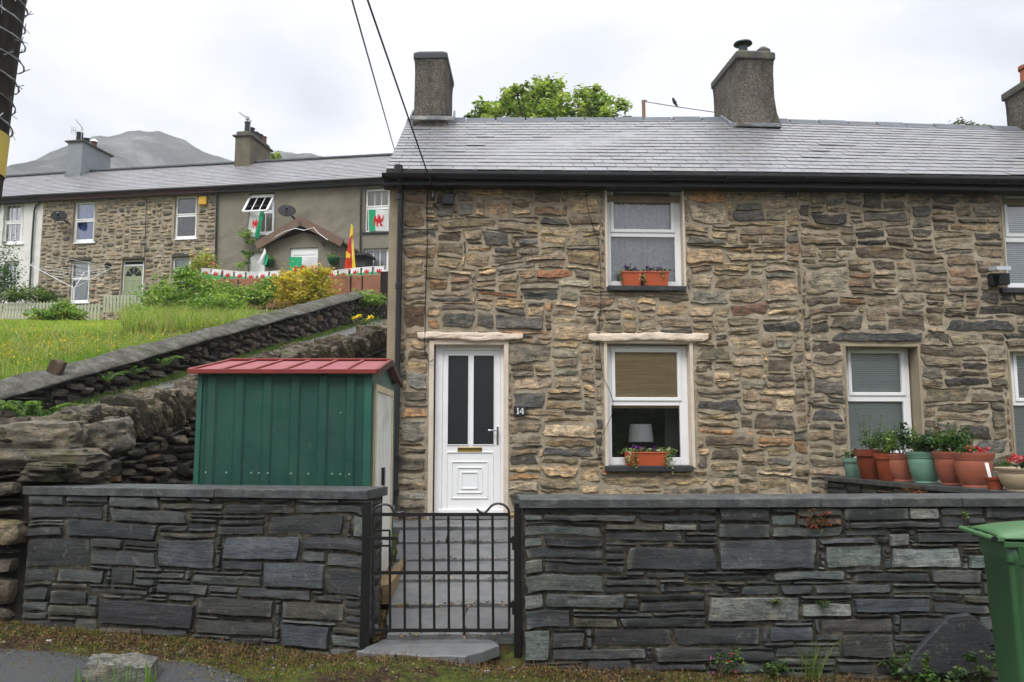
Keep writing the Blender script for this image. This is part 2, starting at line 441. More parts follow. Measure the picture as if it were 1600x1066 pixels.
mr = wt.nodes.new('ShaderNodeMapRange'); mr.inputs['From Min'].default_value = .45; mr.inputs['From Max'].default_value = 1; mr.inputs['To Min'].default_value = 7.9; mr.inputs['To Max'].default_value = 24
wt.links.new(sep.outputs['Z'], mr.inputs['Value'])
ml = wt.nodes.new('ShaderNodeMix'); ml.data_type = 'RGBA'; ml.blend_type = 'MULTIPLY'; ml.inputs[0].default_value = 1
wt.links.new(crw.outputs['Color'], ml.inputs[6]); wt.links.new(mr.outputs[0], ml.inputs[7])
mxw = wt.nodes.new('ShaderNodeMix'); mxw.data_type = 'RGBA'; mxw.inputs[0].default_value = .94
wt.links.new(sky.outputs[0], mxw.inputs[6]); wt.links.new(ml.outputs[2], mxw.inputs[7])
wt.links.new(mxw.outputs[2], bg.inputs['Color']); wt.links.new(bg.outputs[0], wo.inputs[0])
sl = bpy.data.lights.new('sun', 'SUN'); sl.energy = 1.5; sl.angle = R(25); sl.color = (1, .975, .94)
so = bpy.data.objects.new('sun', sl); COL.objects.link(so)
sd = Vector((math.sin(SUN_AZ)*math.cos(SUN_EL), math.cos(SUN_AZ)*math.cos(SUN_EL), math.sin(SUN_EL)))
so.rotation_euler = sd.to_track_quat('Z', 'Y').to_euler(); so.location = (0, -5, 30)
scene.view_settings.view_transform = 'Standard'; scene.view_settings.look = 'None'; scene.view_settings.gamma = 1; scene.view_settings.exposure = .66
scene.cycles.use_denoising = True
scene.cycles.max_bounces = 8; scene.cycles.transparent_max_bounces = 12; scene.cycles.diffuse_bounces = 3; scene.cycles.glossy_bounces = 3
scene.cycles.volume_bounces = 2; scene.cycles.sample_clamp_indirect = 6

# ------------------------------------------------------------------ terrain
XA_Y = [0, 7.0, 10, 17, 24, 30, 60]; XA_X = [-4.6, -3.8, -3.39, -1.82, -.3, 1.0, 7]
def xa(y): return np.interp(y, XA_Y, XA_X)
def lane_z(y): return np.interp(y, [0, 3.5, 7.1, 24, 27, 34], [.1, .25, .9, 4.96, 5.5, 6.0])
XB_OFF = 2.25
def xb(y): return xa(y)-XB_OFF-np.interp(y, [8, 16, 30], [0.0, .15, .3])
def road_z(x): return -.10-.047*np.clip(x, -12, 14)
GA0 = P(40, 945, 7.0); GA1 = P(562, 1012, 6.32)
def front_y(x): return np.where(x < -3.8, 7.25, np.where(x < GA1.x, np.interp(x, [GA0.x, GA1.x], [7.15, 6.45]), 6.4))
def gz(x, y):
    x, y = np.broadcast_arrays(np.asarray(x, float), np.asarray(y, float))
    z = road_z(x)+0*y
    gard = np.clip(.135*(y-6.3), -.1, .52) + np.clip((y-16), 0, 40)*.3 + np.clip(y-56, 0, 400)*.12
    lan = lane_z(y)+np.clip(y-34, 0, 400)*.13
    fld = lan+np.interp(y, [7, 10, 16, 21, 24, 27, 30], [.32, .36, .30, .05, -.2, -.34, 0])
    hill = np.where(x > xa(y)-.28, gard, np.where(x > xb(y)-.26, lan, fld))
    z = np.where(y > front_y(x), hill, z)
    z = np.where((x > xa(y)-.0) & (y > 34), np.maximum(gard, 0), z)
    z = np.where(y < -14, z+np.clip(-y-14, 0, 60)*.35, z)
    z = z+.125*np.exp(-((x+.38)/.75)**2-((y-5.75)/.42)**2)*(y < 6.45)
    return z + .02*vnoise(x*1.5, y*1.5, 0, 3)
xs = np.unique(np.concatenate([np.linspace(-1500, -60, 20), np.linspace(-60, -14, 24), np.arange(-14, 12.01, .2), np.linspace(12, 60, 24), np.linspace(60, 1500, 20)]))
ys = np.unique(np.concatenate([np.linspace(-900, -20, 14), np.linspace(-20, 2, 23), np.arange(2, 36, .2), np.linspace(36, 120, 30), np.linspace(120, 1500, 14)]))
def grid_mesh(name, X, Y, Z, mat, cols=None, **kw):
    r, c = X.shape; idx = np.arange(r*c).reshape(r, c)
    F = np.stack([idx[:-1, :-1], idx[:-1, 1:], idx[1:, 1:], idx[1:, :-1]], -1).reshape(-1, 4)
    return link(name, np.stack([X.ravel(), Y.ravel(), Z.ravel()], -1), F, mat, None, True, cols)
t = NT('ground_soil')
v = t.coord()
m1 = t.noise(1.6, 6, .7, v); m2 = t.noise(9, 6, .75, v); m3 = t.noise(70, 4, .7, v); m4 = t.noise(28, 5, .75, v)
c = t.ramp(m2, [(.3, (.014, .010, .006)), (.5, (.045, .028, .014)), (.7, (.11, .07, .035))])
c = t.mix(t.ramp(m4, [(.55, 0.0), (.66, .8)]), c, (.12, .065, .025))
c = t.mix(t.ramp(m1, [(.44, 0.0), (.52, .9)]), c, t.mix(t.ramp(m2, [(.3, 0.0), (.7, 1.0)]), (.03, .05, .008), (.13, .15, .02)))
c = t.mix(t.ramp(m3, [(.60, 0.0), (.66, .7)]), c, (.22, .20, .16))
t.principled(c, .95, 0, .2, t.bump(t.math('ADD', m4, m3), .9, .03))
GROUND = t.m
X, Y = np.meshgrid(xs, ys)
tag(grid_mesh('ground', X, Y, gz(X, Y), GROUND), kind='structure')

# the road in front
t = NT('asphalt'); v = t.coord()
n1 = t.noise(160, 3, .7, v); n2 = t.noise(2.2, 6, .7, v); n3 = t.noise(420, 2, .6, v)
c = t.ramp(n1, [(.36, (.022, .023, .025)), (.55, (.05, .052, .056)), (.68, (.13, .13, .135))])
c = t.mix(t.ramp(n2, [(.45, 0.0), (.7, .5)]), c, (.07, .065, .05))
c = t.mix(t.ramp(n3, [(.66, 0.0), (.7, .8)]), c, (.3, .3, .3))
t.principled(c, .8, 0, .4, t.bump(n1, .8, .008)); ASPH = t.m
t = NT('lane_tarmac'); v = t.coord()
c = t.ramp(t.noise(3, 6, .7, v), [(.3, (.07, .07, .068)), (.7, (.14, .135, .125))])
c = t.mix(t.ramp(t.noise(90, 3, .6, v), [(.35, .4), (.65, 0.0)]), c, (.06, .06, .06))
t.principled(c, .8, 0, .4, t.bump(t.noise(120, 3, .6, v), .4, .006)); LANE = t.m
# edge of the asphalt, wandering along the verge (seen at y 1000..1066 of the photo at the left)
epx = [(-400, 985), (0, 998), (150, 1008), (300, 1024), (420, 1040), (520, 1062), (640, 1085), (1000, 1090), (1400, 1078), (2000, 1080)]
ep = []
for px, py in epx:
    z = -.1
    for _ in range(4): p = PZ(px, py, z); z = float(road_z(p.x))+.012
    ep.append(p)
ex = np.array([p.x for p in ep]); ey = np.array([p.y for p in ep])
XX = np.linspace(-14, 14, 281); SS = np.linspace(0, 1, 40)
yy = np.interp(XX, ex, ey)+.10*fbm(XX*2.2, XX*.3, 0, 11, 4)
Xr, Sr = np.meshgrid(XX, SS); Yr = yy[None, :]*Sr + (-7.0)*(1-Sr)
# the sheet dips under the verge at its very edge
Zr = road_z(Xr)+.014+.02*vnoise(Xr*1.5, Yr*1.5, 0, 3) - .03*(Sr > .995)
tag(grid_mesh('road', Xr, Yr, Zr, ASPH), kind='structure')
# the lane climbing behind
YY = np.linspace(7.75, 33, 130); TT = np.linspace(.02, .98, 14)
Yl, Tl = np.meshgrid(YY, TT); Xl = xb(Yl)*(1-Tl)+xa(Yl)*Tl
Zl = lane_z(Yl)+.03+.03*np.sin(Tl*np.pi)
tag(grid_mesh('lane', Xl[::-1], Yl[::-1], Zl[::-1], LANE), kind='structure')

# mountain far behind, its ridge as in the photo
mpx = [(-260, 330), (-80, 300), (0, 274), (30, 263), (62, 258), (92, 240), (118, 222), (160, 208), (205, 203), (250, 206), (290, 222), (325, 236), (364, 243), (395, 250), (430, 244), (450, 237), (480, 237), (520, 243), (580, 255), (680, 285), (900, 300), (1300, 300), (1700, 330)]
DM = 640.0
rp = [P(a, b, DM) for a, b in mpx]
rx = np.array([p.x for p in rp]); rz = np.array([p.z for p in rp])
XX = np.linspace(rx[0], rx[-1], 330); SS = np.linspace(-1, 1, 70)
Xm, Sm = np.meshgrid(XX, SS)
Ym = DM+Sm*np.where(Sm < 0, 360, 220)+14*fbm(Xm*.02, Sm*3, 0, 5)
prof = np.where(Sm < 0, (1+Sm)**1.1, (1-Sm)**.8)
rz = rz+3.0*fbm(rx*.03, rx*0, 0, 77, 3)
Rz = np.interp(XX, rx, rz)[None, :]+5*fbm(XX*.03, XX*0, 0, 78, 4)[None, :]
Zm = 40+(Rz-40)*prof+ (26*fbm(Xm*.012, Ym*.012, 0, 21, 5)*np.clip(1-prof, 0, 1)*2 + 5*fbm(Xm*.05, Ym*.05, 0, 22, 4))*np.clip(prof*4, 0, 1)
t = NT('mountain_heath'); v = t.coord()
c = t.ramp(t.noise(.02, 8, .7, v), [(.42, (.006, .010, .006)), (.5, (.03, .038, .02)), (.58, (.16, .16, .15))])
c = t.mix(t.ramp(t.noise(.07, 8, .75, v), [(.45, 0.0), (.6, .8)]), c, (.03, .035, .02))
t.principled(c, .95, 0, .1, t.bump(t.noise(.08, 8, .75, v), 1, 6)); 
tag(grid_mesh('hills', Xm, Ym, Zm, t.m), kind='structure')

# wooded slope across the road, behind the photographer: it shades the street and shows in the panes
XX = np.linspace(-70, 70, 90); SS = np.linspace(0, 1, 24)
Xw, Sw = np.meshgrid(XX, SS)
Zw = -1+Sw*9.5+2.2*fbm(Xw*.25, Sw*6, 0, 31, 4)*Sw; Yw = -15-Sw*10+2*fbm(Xw*.3, Sw*5, 2, 32, 4)
t = NT('woodland'); v = t.coord()
t.principled(t.ramp(t.noise(.9, 8, .75, v), [(.35, (.012, .02, .008)), (.55, (.05, .07, .025)), (.7, (.11, .15, .05))]), .9, 0, .2, t.bump(t.noise(1.5, 6, .7, v), 1, .4))
tag(grid_mesh('hillside_behind', Xw, Yw, Zw, t.m), kind='structure')

# air
MBh = MB(); MBh.box(Frame((0, 0, 0)), -900, 900, -1200, 60, -30, 330)
t = NT('haze'); pv = t.n('ShaderNodeVolumePrincipled'); pv.inputs['Color'].default_value = (.95, .96, 1, 1); pv.inputs['Density'].default_value = .0006; pv.inputs['Anisotropy'].default_value = .2
t.l(pv.outputs[0], t.out.inputs['Volume'])
HAZE = True
if HAZE: tag(MBh.build('haze', t.m), kind='stuff')
# ------------------------------------------------------------------ shared materials
UPVC = simple('white_upvc', 'f0f0f0', .28, var=.03, scale=3, bump=0, dirt='b9b4a6', dirt_amt=.18)
BLACKPL = simple('black_plastic', '17181a', .35, var=.2, bump=.05)
BLACKPAINT = simple('black_paint', '0e0f11', .42, var=.3, bump=.3, bscale=40)
CREAM = simple('cream_plaster', 'd3c5b3', .9, var=.08, scale=5, bump=.5, bscale=45, dirt='9c8a70', dirt_amt=.35)
RENDER = simple('tan_render', '9a8d76', .95, var=.12, scale=4, bump=.5, bscale=70, dirt='6b6455', dirt_amt=.5)
SLATESILL = simple('slate_sill', '2b2d30', .45, var=.25, scale=8, bump=.4, bscale=40, dirt='5a5a54', dirt_amt=.4)
PLASTER = simple('room_plaster', '8c8880', .9, var=.05, bump=0)
CHROME = simple('steel_handle', 'c4c4c8', .25, 1.0, var=.03, bump=0)
BRASS = simple('brass', 'b09a5e', .3, 1.0, var=.05, bump=0)
LEAD = simple('lead_flashing', '6c7176', .55, 0, var=.2, scale=9, bump=.4, dirt='c9c6ba', dirt_amt=.5)
def glass_mat(name, tint=.9, spec=1.45, bumpy=0.0, extra=0.0):
    t = NT(name); tr = t.n('ShaderNodeBsdfTransparent'); tr.inputs['Color'].default_value = (tint, tint, tint*1.01, 1)
    gl = t.n('ShaderNodeBsdfGlossy'); gl.inputs['Roughness'].default_value = .02 if not bumpy else .12; gl.inputs['Color'].default_value = (1, 1, 1, 1)
    fr = t.n('ShaderNodeFresnel'); fr.inputs['IOR'].default_value = spec
    mx = t.n('ShaderNodeMixShader')
    nz = t.bump(t.noise(1.3, 2, .5), .12, .02)
    if bumpy: nz = t.bump(t.noise(60, 3, .5, t.coord((1, 1, .6))), bumpy, .004, nz)
    t.l(nz, gl.inputs['Normal'])
    f = t.math('MULTIPLY', fr.outputs[0], 1.5) if not extra else t.math('ADD', t.math('MULTIPLY', fr.outputs[0], 1.9), extra)
    t.l(f, mx.inputs[0]); t.l(tr.outputs[0], mx.inputs[1]); t.l(gl.outputs[0], mx.inputs[2]); t.l(mx.outputs[0], t.out.inputs['Surface'])
    return t.m
GLASS = glass_mat('window_glass', tint=.97)
FROST = NT('obscured_glass'); FROST.principled((.014, .016, .019), .28, 0, .9, FROST.bump(FROST.noise(38, 3, .5), .12, .004)); FROST = FROST.m

COTST = stone_mat('cottage_stone', grain=1.0, lichen=.22, rough=.85, streak=(2.2, 2.2, 13), contrast=.95)
COTST2 = stone_mat('neighbour_stone', grain=1.0, lichen=.18, rough=.85, streak=(2.2, 2.2, 15))
t = NT('mortar'); v = t.coord()
c = t.ramp(t.noise(6, 6, .7, v), [(.3, (.22, .18, .125)), (.55, (.38, .32, .235)), (.75, (.50, .43, .33))])
c = t.mix(t.ramp(t.noise(2.5, 6, .7, v), [(.52, 0.0), (.68, .5)]), c, (.12, .105, .08))
c = t.mix(.5, c, t.ramp(t.noise(120, 3, .6, v), [(.3, (.7, .7, .7)), (.7, (1.3, 1.3, 1.3))]), 'MULTIPLY')
t.principled(c, .95, 0, .2, t.bump(t.noise(45, 5, .75, v), .8, .012)); MORTAR = t.m
PAL_A = [((0.534, 0.389, 0.226), 6), ((0.42, 0.323, 0.204), 7), ((0.33, 0.262, 0.176), 6), ((0.254, 0.213, 0.152), 5), ((0.139, 0.128, 0.107), 2.2), ((0.369, 0.316, 0.226), 4), ((0.483, 0.28, 0.135), 1.0), ((0.585, 0.463, 0.305), 3), ((0.254, 0.159, 0.102), 0.7), ((0.305, 0.28, 0.215), 2)]
PAL_B = [((0.366, 0.28, 0.182), 5), ((0.288, 0.226, 0.151), 6), ((0.222, 0.183, 0.126), 6), ((0.166, 0.146, 0.111), 5), ((0.111, 0.102, 0.086), 2.5), ((0.266, 0.236, 0.171), 4), ((0.332, 0.195, 0.101), 1.0), ((0.222, 0.151, 0.101), 1)]

t = NT('roof_slate'); c = t.attr(); v = t.coord()
c = t.mix(.7, c, t.ramp(t.noise(12, 6, .75, v), [(.3, (.7, .7, .72)), (.7, (1.3, 1.28, 1.25))]), 'MULTIPLY')
c = t.mix(t.ramp(t.noise(3, 6, .7, v), [(.5, 0.0), (.7, .35)]), c, (.30, .28, .26))
ro = t.ramp(t.noise(20, 5, .7, v), [(.3, .36), (.7, .55)])
t.principled(c, ro, 0, .75, t.bump(t.noise(50, 5, .75, v), .35, .004)); SLATE = t.m

def slate_roof(name, eL, eR, rL, rR, rows, sw, parent, seed=3, mat=None, base=(.175, .174, .176), sag=.0, thick=.006, var=.09, back=True):
    "one slope laid with slates (each its own plate), the rear slope and the boarding under both"
    rng = random.Random(seed); eL, eR, rL, rR = map(Vector, (eL, eR, rL, rR)); V = []; Fc = []; C = []
    W = (eR-eL).length; nrm = ((eR-eL).cross(rL-eL)).normalized()
    if nrm.z < 0: nrm = -nrm
    def S(a, b):
        p = eL.lerp(eR, a).lerp(rL.lerp(rR, a), b); return p
    n = max(1, int(W/sw))
    for j in range(rows):
        b0 = j/rows; b1 = min(1, (j+1.35)/rows)
        lift0 = thick*2.0; lift1 = thick*.2
        off = .5 if j % 2 else 0
        for i in range(-1, n+1):
            a0 = (i+off)/n; a1 = (i+1+off)/n
            a0c, a1c = max(0, a0), min(1, a1)
            if a1c-a0c < .15/n: continue
            g = .004/W; a0c += g; a1c -= g
            dz = rng.uniform(-.0015, .003) + (.006 if rng.random() < .02 else 0); db = rng.uniform(-.02, .02)/rows
            sl_ = rng.uniform(-.012, .012)/rows
            p = [S(a0c, b0+db+sl_), S(a1c, b0+db-sl_), S(a1c, b1), S(a0c, b1)]
            q = [p[0]+nrm*(lift0+dz), p[1]+nrm*(lift0+dz), p[2]+nrm*lift1, p[3]+nrm*lift1]
            bt = [x-nrm*thick for x in q]
            k = len(V); V += q+bt
            Fc += [(k, k+1, k+2, k+3), (k+4, k+5, k+1, k), (k+5, k+6, k+2, k+1), (k+7, k+4, k, k+3)]
            s = 1+rng.uniform(-var, var); tint = rng.uniform(-.04, .04)
            C += [(base[0]*s*(1+tint), base[1]*s, base[2]*s*(1-tint))]*8
    m = MB(); m.v = V; m.f = Fc; m.c = C
    bk = nrm*.012
    hz = Vector((rL.x-eL.x, rL.y-eL.y, 0)); dirb = (rL-eL); dirb = Vector((dirb.x, dirb.y, 0))
    m.col = base
    # boarding under the slates, and the rear slope
    fl = [eL, eR, rR, rL]; m.hexa([x-nrm*.05 for x in fl]+[x-nrm*.006 for x in fl])
    if back:
        bL = rL+Vector((dirb.x, dirb.y, -(rL.z-eL.z))); bR = rR+Vector((dirb.x, dirb.y, -(rR.z-eR.z)))
        q = [rL, rR, bR, bL]; m.hexa([x-Vector((0, 0, .05)) for x in q]+q)
    return m.build(name, mat or SLATE, parent)

def wall_face(F, u0, u1, z0, z1, holes, rng_seed=0, step=.06, amp=.012, topf=None):
    "mortared face with openings, as a displaced lattice"
    us = set(np.arange(u0, u1, step)) | {u1}; zs = set(np.arange(z0, z1, step)) | {z1}
    for h in holes: us |= {h[0], h[2]}; zs |= {h[1], h[3]}
    us = np.array(sorted(us)); zs = np.array(sorted(zs))
    us = us[np.concatenate([[True], np.diff(us) > 1e-4])]; zs = zs[np.concatenate([[True], np.diff(zs) > 1e-4])]
    U, Z = np.meshgrid(us, zs); D = amp*fbm(U*6, Z*9, 0, rng_seed, 4)*2
    if topf is not None: Z = np.minimum(Z, topf(U))
    V = np.array(F.o)+U.reshape(-1, 1)*np.array(F.u)+D.reshape(-1, 1)*np.array(F.n)+Z.reshape(-1, 1)*np.array((0, 0, 1))
    r, c = U.shape; FS = []
    for j in range(r-1):
        zc = (zs[j]+zs[j+1])/2
        for i in range(c-1):
            uc = (us[i]+us[i+1])/2
            if any(h[0] < uc < h[2] and h[1] < zc < h[3] for h in holes): continue
            k = j*c+i; FS.append((k, k+1, k+c+1, k+c))
    return V, np.array(FS)

def merge(*parts):
    V = []; Fs = []; C = []; n = 0
    for v, f, c in parts:
        v = np.asarray(v); V.append(v); Fs += [tuple(int(i)+n for i in q) for q in f]; n += len(v)
        C.append(np.tile(c, (len(v), 1)) if np.ndim(c) == 1 else c)
    return np.concatenate(V), Fs, np.concatenate(C)

def rect(F, px0, py0, px1, py1, d):
    a = F.uv(px0, (py0+py1)/2, d)[0]; b = F.uv(px1, (py0+py1)/2, d)[0]
    z1 = F.uv((px0+px1)/2, py0, d)[1]; z0 = F.uv((px0+px1)/2, py1, d)[1]
    return a, z0, b, z1

def ring(m, F, o, i, d0, d1):
    m.box(F, o[0], i[0], d0, d1, o[1], o[3]); m.box(F, i[2], o[2], d0, d1, o[1], o[3])
    m.box(F, i[0], i[2], d0, d1, o[1], i[1]); m.box(F, i[0], i[2], d0, d1, i[3], o[3])

def window(parent, F, outer, panes, d=-.13, sash=0, vent=None, bars=0, fmat=None, name='window', gmat=None, label=None):
    "outer px rect; panes px rects top to bottom; sash = index of the opening light"
    m = MB(); o = rect(F, *outer, d)
    ps = [rect(F, *p, d) for p in panes]
    top, bot = ps[0], ps[-1]
    l = min(p[0] for p in ps); r = max(p[2] for p in ps)
    # outer frame with mullion bars between the panes
    m.box(F, o[0], l, d-.06, d, o[1], o[3]); m.box(F, r, o[2], d-.06, d, o[1], o[3])
    m.box(F, l, r, d-.06, d, top[3], o[3]); m.box(F, l, r, d-.06, d, o[1], bot[1])
    for a, b in zip(ps, ps[1:]): m.box(F, l, r, d-.06, d, b[3], a[1])
    for p in ps:
        if p[0]-l > .004: m.box(F, l, p[0], d-.055, d-.002, p[1], p[3])
        if r-p[2] > .004: m.box(F, p[2], r, d-.055, d-.002, p[1], p[3])
    fr = m.build(name, fmat or UPVC, parent, bev=.006)
    if label: fr['label'] = label
    if sash is not None:
        s = MB(); p = ps[sash]; w_ = .045
        so_ = (max(o[0]+.02, p[0]-w_), p[1]-w_, min(o[2]-.02, p[2]+w_), min(o[3]-.015, p[3]+w_)); ring(s, F, so_, p, d, d+.016); s.build('sash', fmat or UPVC, fr, bev=.006)
    g = MB()
    for p in ps: g.box(F, p[0]-.005, p[2]+.005, d-.036, d-.030, p[1]-.005, p[3]+.005)
    g.build('pane', gmat or GLASS, fr)
    if bars:
        b = MB()
        for p in ps:
            for k in range(1, bars+1):
                u = p[0]+(p[2]-p[0])*k/(bars+1); b.box(F, u-.011, u+.011, d-.028, d-.012, p[1], p[3])
        b.build('glazing_bar', fmat or UPVC, fr)
    if vent:
        v_ = rect(F, *vent, d); b = MB(); b.box(F, v_[0], v_[2], d+.017, d+.028, v_[1], v_[3]); b.build('trickle_vent', UPVC, fr, bev=.003)
    return fr, o, ps

def reveal(parent, F, hole, d=-.13, th=.018, mat=None, sides='lrt', proud=.012):
    m = MB(); u0, z0, u1, z1 = hole
    if 'l' in sides: m.box(F, u0-.012, u0+th, d-.07, proud, z0, z1)
    if 'r' in sides: m.box(F, u1-th, u1+.012, d-.07, proud, z0, z1)
    if 't' in sides: m.box(F, u0+th, u1-th, d-.07, proud-.003, z1-th, z1+.012)
    return m.build('reveal', mat or CREAM, parent, bev=.004)

def slab_px(parent, F, px, d0, d1, mat, name='sill', bev=.006, label=None):
    a = rect(F, *px, d1); m = MB(); m.box(F, a[0], a[2], d0, d1, a[1], a[3]); o = m.build(name, mat, parent, bev=bev)
    if label: o['label'] = label
    return o

def curtain(F, o, d, name, mat, parent, folds=14, amp=.02, zt=None, seed=1, gap=None):
    n = 120; U = np.linspace(o[0]+.02, o[2]-.02, n); s = (U-U[0])/(U[-1]-U[0])
    Dv = d+amp*np.sin(s*folds*2*np.pi+2.2*vnoise(s*7, 0*s, 0, seed)*2)+.012*vnoise(s*30, s, 0, seed)
    Z = np.linspace(o[1]+.01, o[3]-.01, 6); UU, ZZ = np.meshgrid(U, Z); DD = np.tile(Dv, (6, 1))*(1+.0*ZZ)
    V = np.array(F.o)+UU.reshape(-1, 1)*np.array(F.u)+DD.reshape(-1, 1)*np.array(F.n)+ZZ.reshape(-1, 1)*np.array((0, 0, 1))
    idx = np.arange(6*n).reshape(6, n); FS = np.stack([idx[:-1, :-1], idx[:-1, 1:], idx[1:, 1:], idx[1:, :-1]], -1).reshape(-1, 4)
    return link(name, V, FS, mat, parent, True)
def slats(F, o, d, mat, parent, pitch=.028, name='venetian_blind'):
    m = MB(); z = o[1]+.01
    while z < o[3]-.01:
        a, b, c_, e = F.pt(o[0]+.01, d, z), F.pt(o[2]-.01, d, z), F.pt(o[2]-.01, d-.010, z+pitch*.90), F.pt(o[0]+.01, d-.010, z+pitch*.90)
        m.add([a, b, c_, e], [(0, 1, 2, 3)]); z += pitch
    return m.build(name, mat, parent)

t = NT('net_curtain'); df = t.n('ShaderNodeBsdfDiffuse'); tl = t.n('ShaderNodeBsdfTranslucent'); tp = t.n('ShaderNodeBsdfTransparent')
c = t.ramp(t.noise(24, 3, .6), [(.4, (.72, .76, .80)), (.6, (.93, .95, .97))]); t.l(c, df.inputs[0]); t.l(c, tl.inputs[0])
a = t.n('ShaderNodeMixShader'); a.inputs[0].default_value = .3; t.l(df.outputs[0], a.inputs[1]); t.l(tl.outputs[0], a.inputs[2])
b = t.n('ShaderNodeMixShader'); b.inputs[0].default_value = .12; t.l(a.outputs[0], b.inputs[1]); t.l(tp.outputs[0], b.inputs[2]); t.l(b.outputs[0], t.out.inputs[0]); NET = t.m
t = NT('bamboo_blind'); v = t.coord((1, 1, 60)); 
c = t.ramp(t.noise(3, 3, .6, v), [(.35, (.58, .40, .19)), (.65, (.85, .66, .40))]); c = t.mix(t.ramp(t.noise(1.5, 2, .5, t.coord((30, 1, 1))), [(.62, 0.0), (.68, .4)]), c, (.55, .42, .26))
t.principled(c, .7, 0, .3, t.bump(t.noise(3, 3, .6, v), .6, .006)); BAMBOO = t.m
WHITESLAT = simple('blind_slat', 'e2e8e2', .5, var=.04, bump=0)

# ------------------------------------------------------------------ the two stone cottages
FC = Frame((0, 10.2, 0))
UL = FC.uv(607, 500)[0]; UP = FC.uv(1255, 500)[0]; UR = FC.uv(1830, 500)[0]
ZB = .1
def ztop(u): return np.interp(u, [UL, FC.uv(900, 290)[0], UP, FC.uv(1600, 300)[0], UR], [FC.uv(607, 287)[1], FC.uv(900, 289)[1], FC.uv(1255, 295)[1], FC.uv(1600, 302)[1], FC.uv(1830, 305)[1]])
H_DOOR = rect(FC, 671, 533, 793, 814, 0); H_W1 = rect(FC, 947, 286, 1069, 450, 0); H_W2 = rect(FC, 946, 533, 1083, 731, 0)
H_N1 = rect(FC, 1323, 540, 1440, 726, 0); H_N2 = rect(FC, 1582, 548, 1706, 752, 0); H_N3 = rect(FC, 1568, 297, 1692, 455, 0)

def cottage(name, label, u0, u1, holes, presets, pal, stmat, seed, strip=None):
    ct = thing(name, label, 'cottage', FC.pt((u0+u1)/2, 0, 0))
    ztp = float(np.max(ztop(np.linspace(u0, u1, 20))))
    V1, F1 = wall_face(FC, u0, u1, ZB, ztp+.12, holes, seed, amp=.007); V1 = V1+np.array(FC.n)*-.002
    # the shell behind the face
    sh = MB(); b = -5.3
    for (a0, a1, d0, d1) in ((u0, u0+.4, b, -.012), (u1-.3, u1, b, -.4), (u0+.4, u1-.3, b, b+.4)): sh.box(FC, a0, a1, d0, d1, ZB, ztp)
    # thickness round the openings
    for h in holes:
        sh.box(FC, h[0]-.06, h[0]-.002, -.42, -.014, h[1]-.05, h[3]+.05); sh.box(FC, h[2]+.002, h[2]+.06, -.42, -.014, h[1]-.05, h[3]+.05)
        sh.box(FC, h[0], h[2], -.42, -.014, h[1]-.1, h[1]-.03); sh.box(FC, h[0], h[2], -.42, -.014, h[3]+.03, h[3]+.1)
    # inner face, floors
    V2, F2 = wall_face(FC, u0+.3, u1-.3, ZB, ztp, holes, seed, step=2, amp=0); V2 = V2+np.array(FC.n)*-.45; F2 = F2[:, ::-1]
    sh.box(FC, u0+.3, u1-.3, b, -.3, 2.55, 2.75); sh.box(FC, u0+.3, u1-.3, b, -.3, .3, .45)
    sv = np.array([tuple(p) for p in sh.v])
    V, Fc, C = merge((V1, F1, np.array((.3, .25, .2))), (V2, F2, np.array((.3, .25, .2))), (sv, sh.f, np.array((.3, .25, .2))))
    wall = link('wall', V, Fc, MORTAR, ct, False, C)
    # stones
    hs = [(h[0]-u0-.03, h[1]-ZB-.03, h[2]-u0+.03, h[3]-ZB+.03) for h in holes]
    W, H = u1-u0, ztp-ZB
    tz = lambda x: float(ztop(x+u0))-ZB
    s0 = (strip or 0)
    cw, ch = .045, .026
    rects = pack(W, H, cw, ch, (4, 19, 8), (1, 8, [4, 12, 20, 22, 17, 11, 7, 4]), lambda x, y: x < s0 or y > tz(x)-.01 or any(h[0] < x < h[2] and h[1] < y < h[3] for h in hs), presets, random.Random(seed))
    rects = [r for r in rects if (r[3]-r[1]) > ch*.9]
    def warp(X, Y):
        dist = np.full(X.shape, 1.0)
        for h in hs:
            dx = np.maximum(np.maximum(h[0]-X, X-h[2]), 0); dy = np.maximum(np.maximum(h[1]-Y, Y-h[3]), 0)
            dist = np.minimum(dist, np.hypot(dx, dy))
        dist = np.minimum(dist, np.minimum(np.abs(X-s0), np.abs(W-X)+.0)); dist = np.minimum(dist, H-Y)
        k = np.clip(dist/.22, 0, 1)
        return X+.035*k*fbm(X*1.3, Y*2.1, 3, seed, 2)*2, Y+.045*k*fbm(X*.9, Y*1.7, 7, seed, 2)*2
    fm = frame_map(Frame(FC.pt(u0, 0, ZB)))
    SV, SF, SC = stone_mesh(rects, fm, pal, base=.0075, dpow=9, ridg=.008, ang=1.0, facet=.012, lowest=.001, gap=.010, bulge=.010, edge=.015, seed=seed, corner=.02, jitter=.13, depthvar=.006, slope=.007, sink=.025, warp=warp, lam=.009, colvar=.32, res=.026)
    st = link('stonework', SV, SF, stmat, wall, False, SC)
    smooth_by_angle(st, 50)
    return ct, wall
def ps(F, u0, px0, py0, px1, py1, tone=None, z0=ZB):
    r = rect(F, px0, py0, px1, py1, 0); return (r[0]-u0, r[1]-z0, r[2]-u0, r[3]-z0, tone)
T_TAN, T_LT, T_GR, T_DK, T_RU, T_OL, T_PINK = (.42, .31, .18), (.45, .38, .27), (.22, .21, .18), (.10, .097, .09), (.32, .15, .07), (.22, .20, .13), (.46, .31, .19)
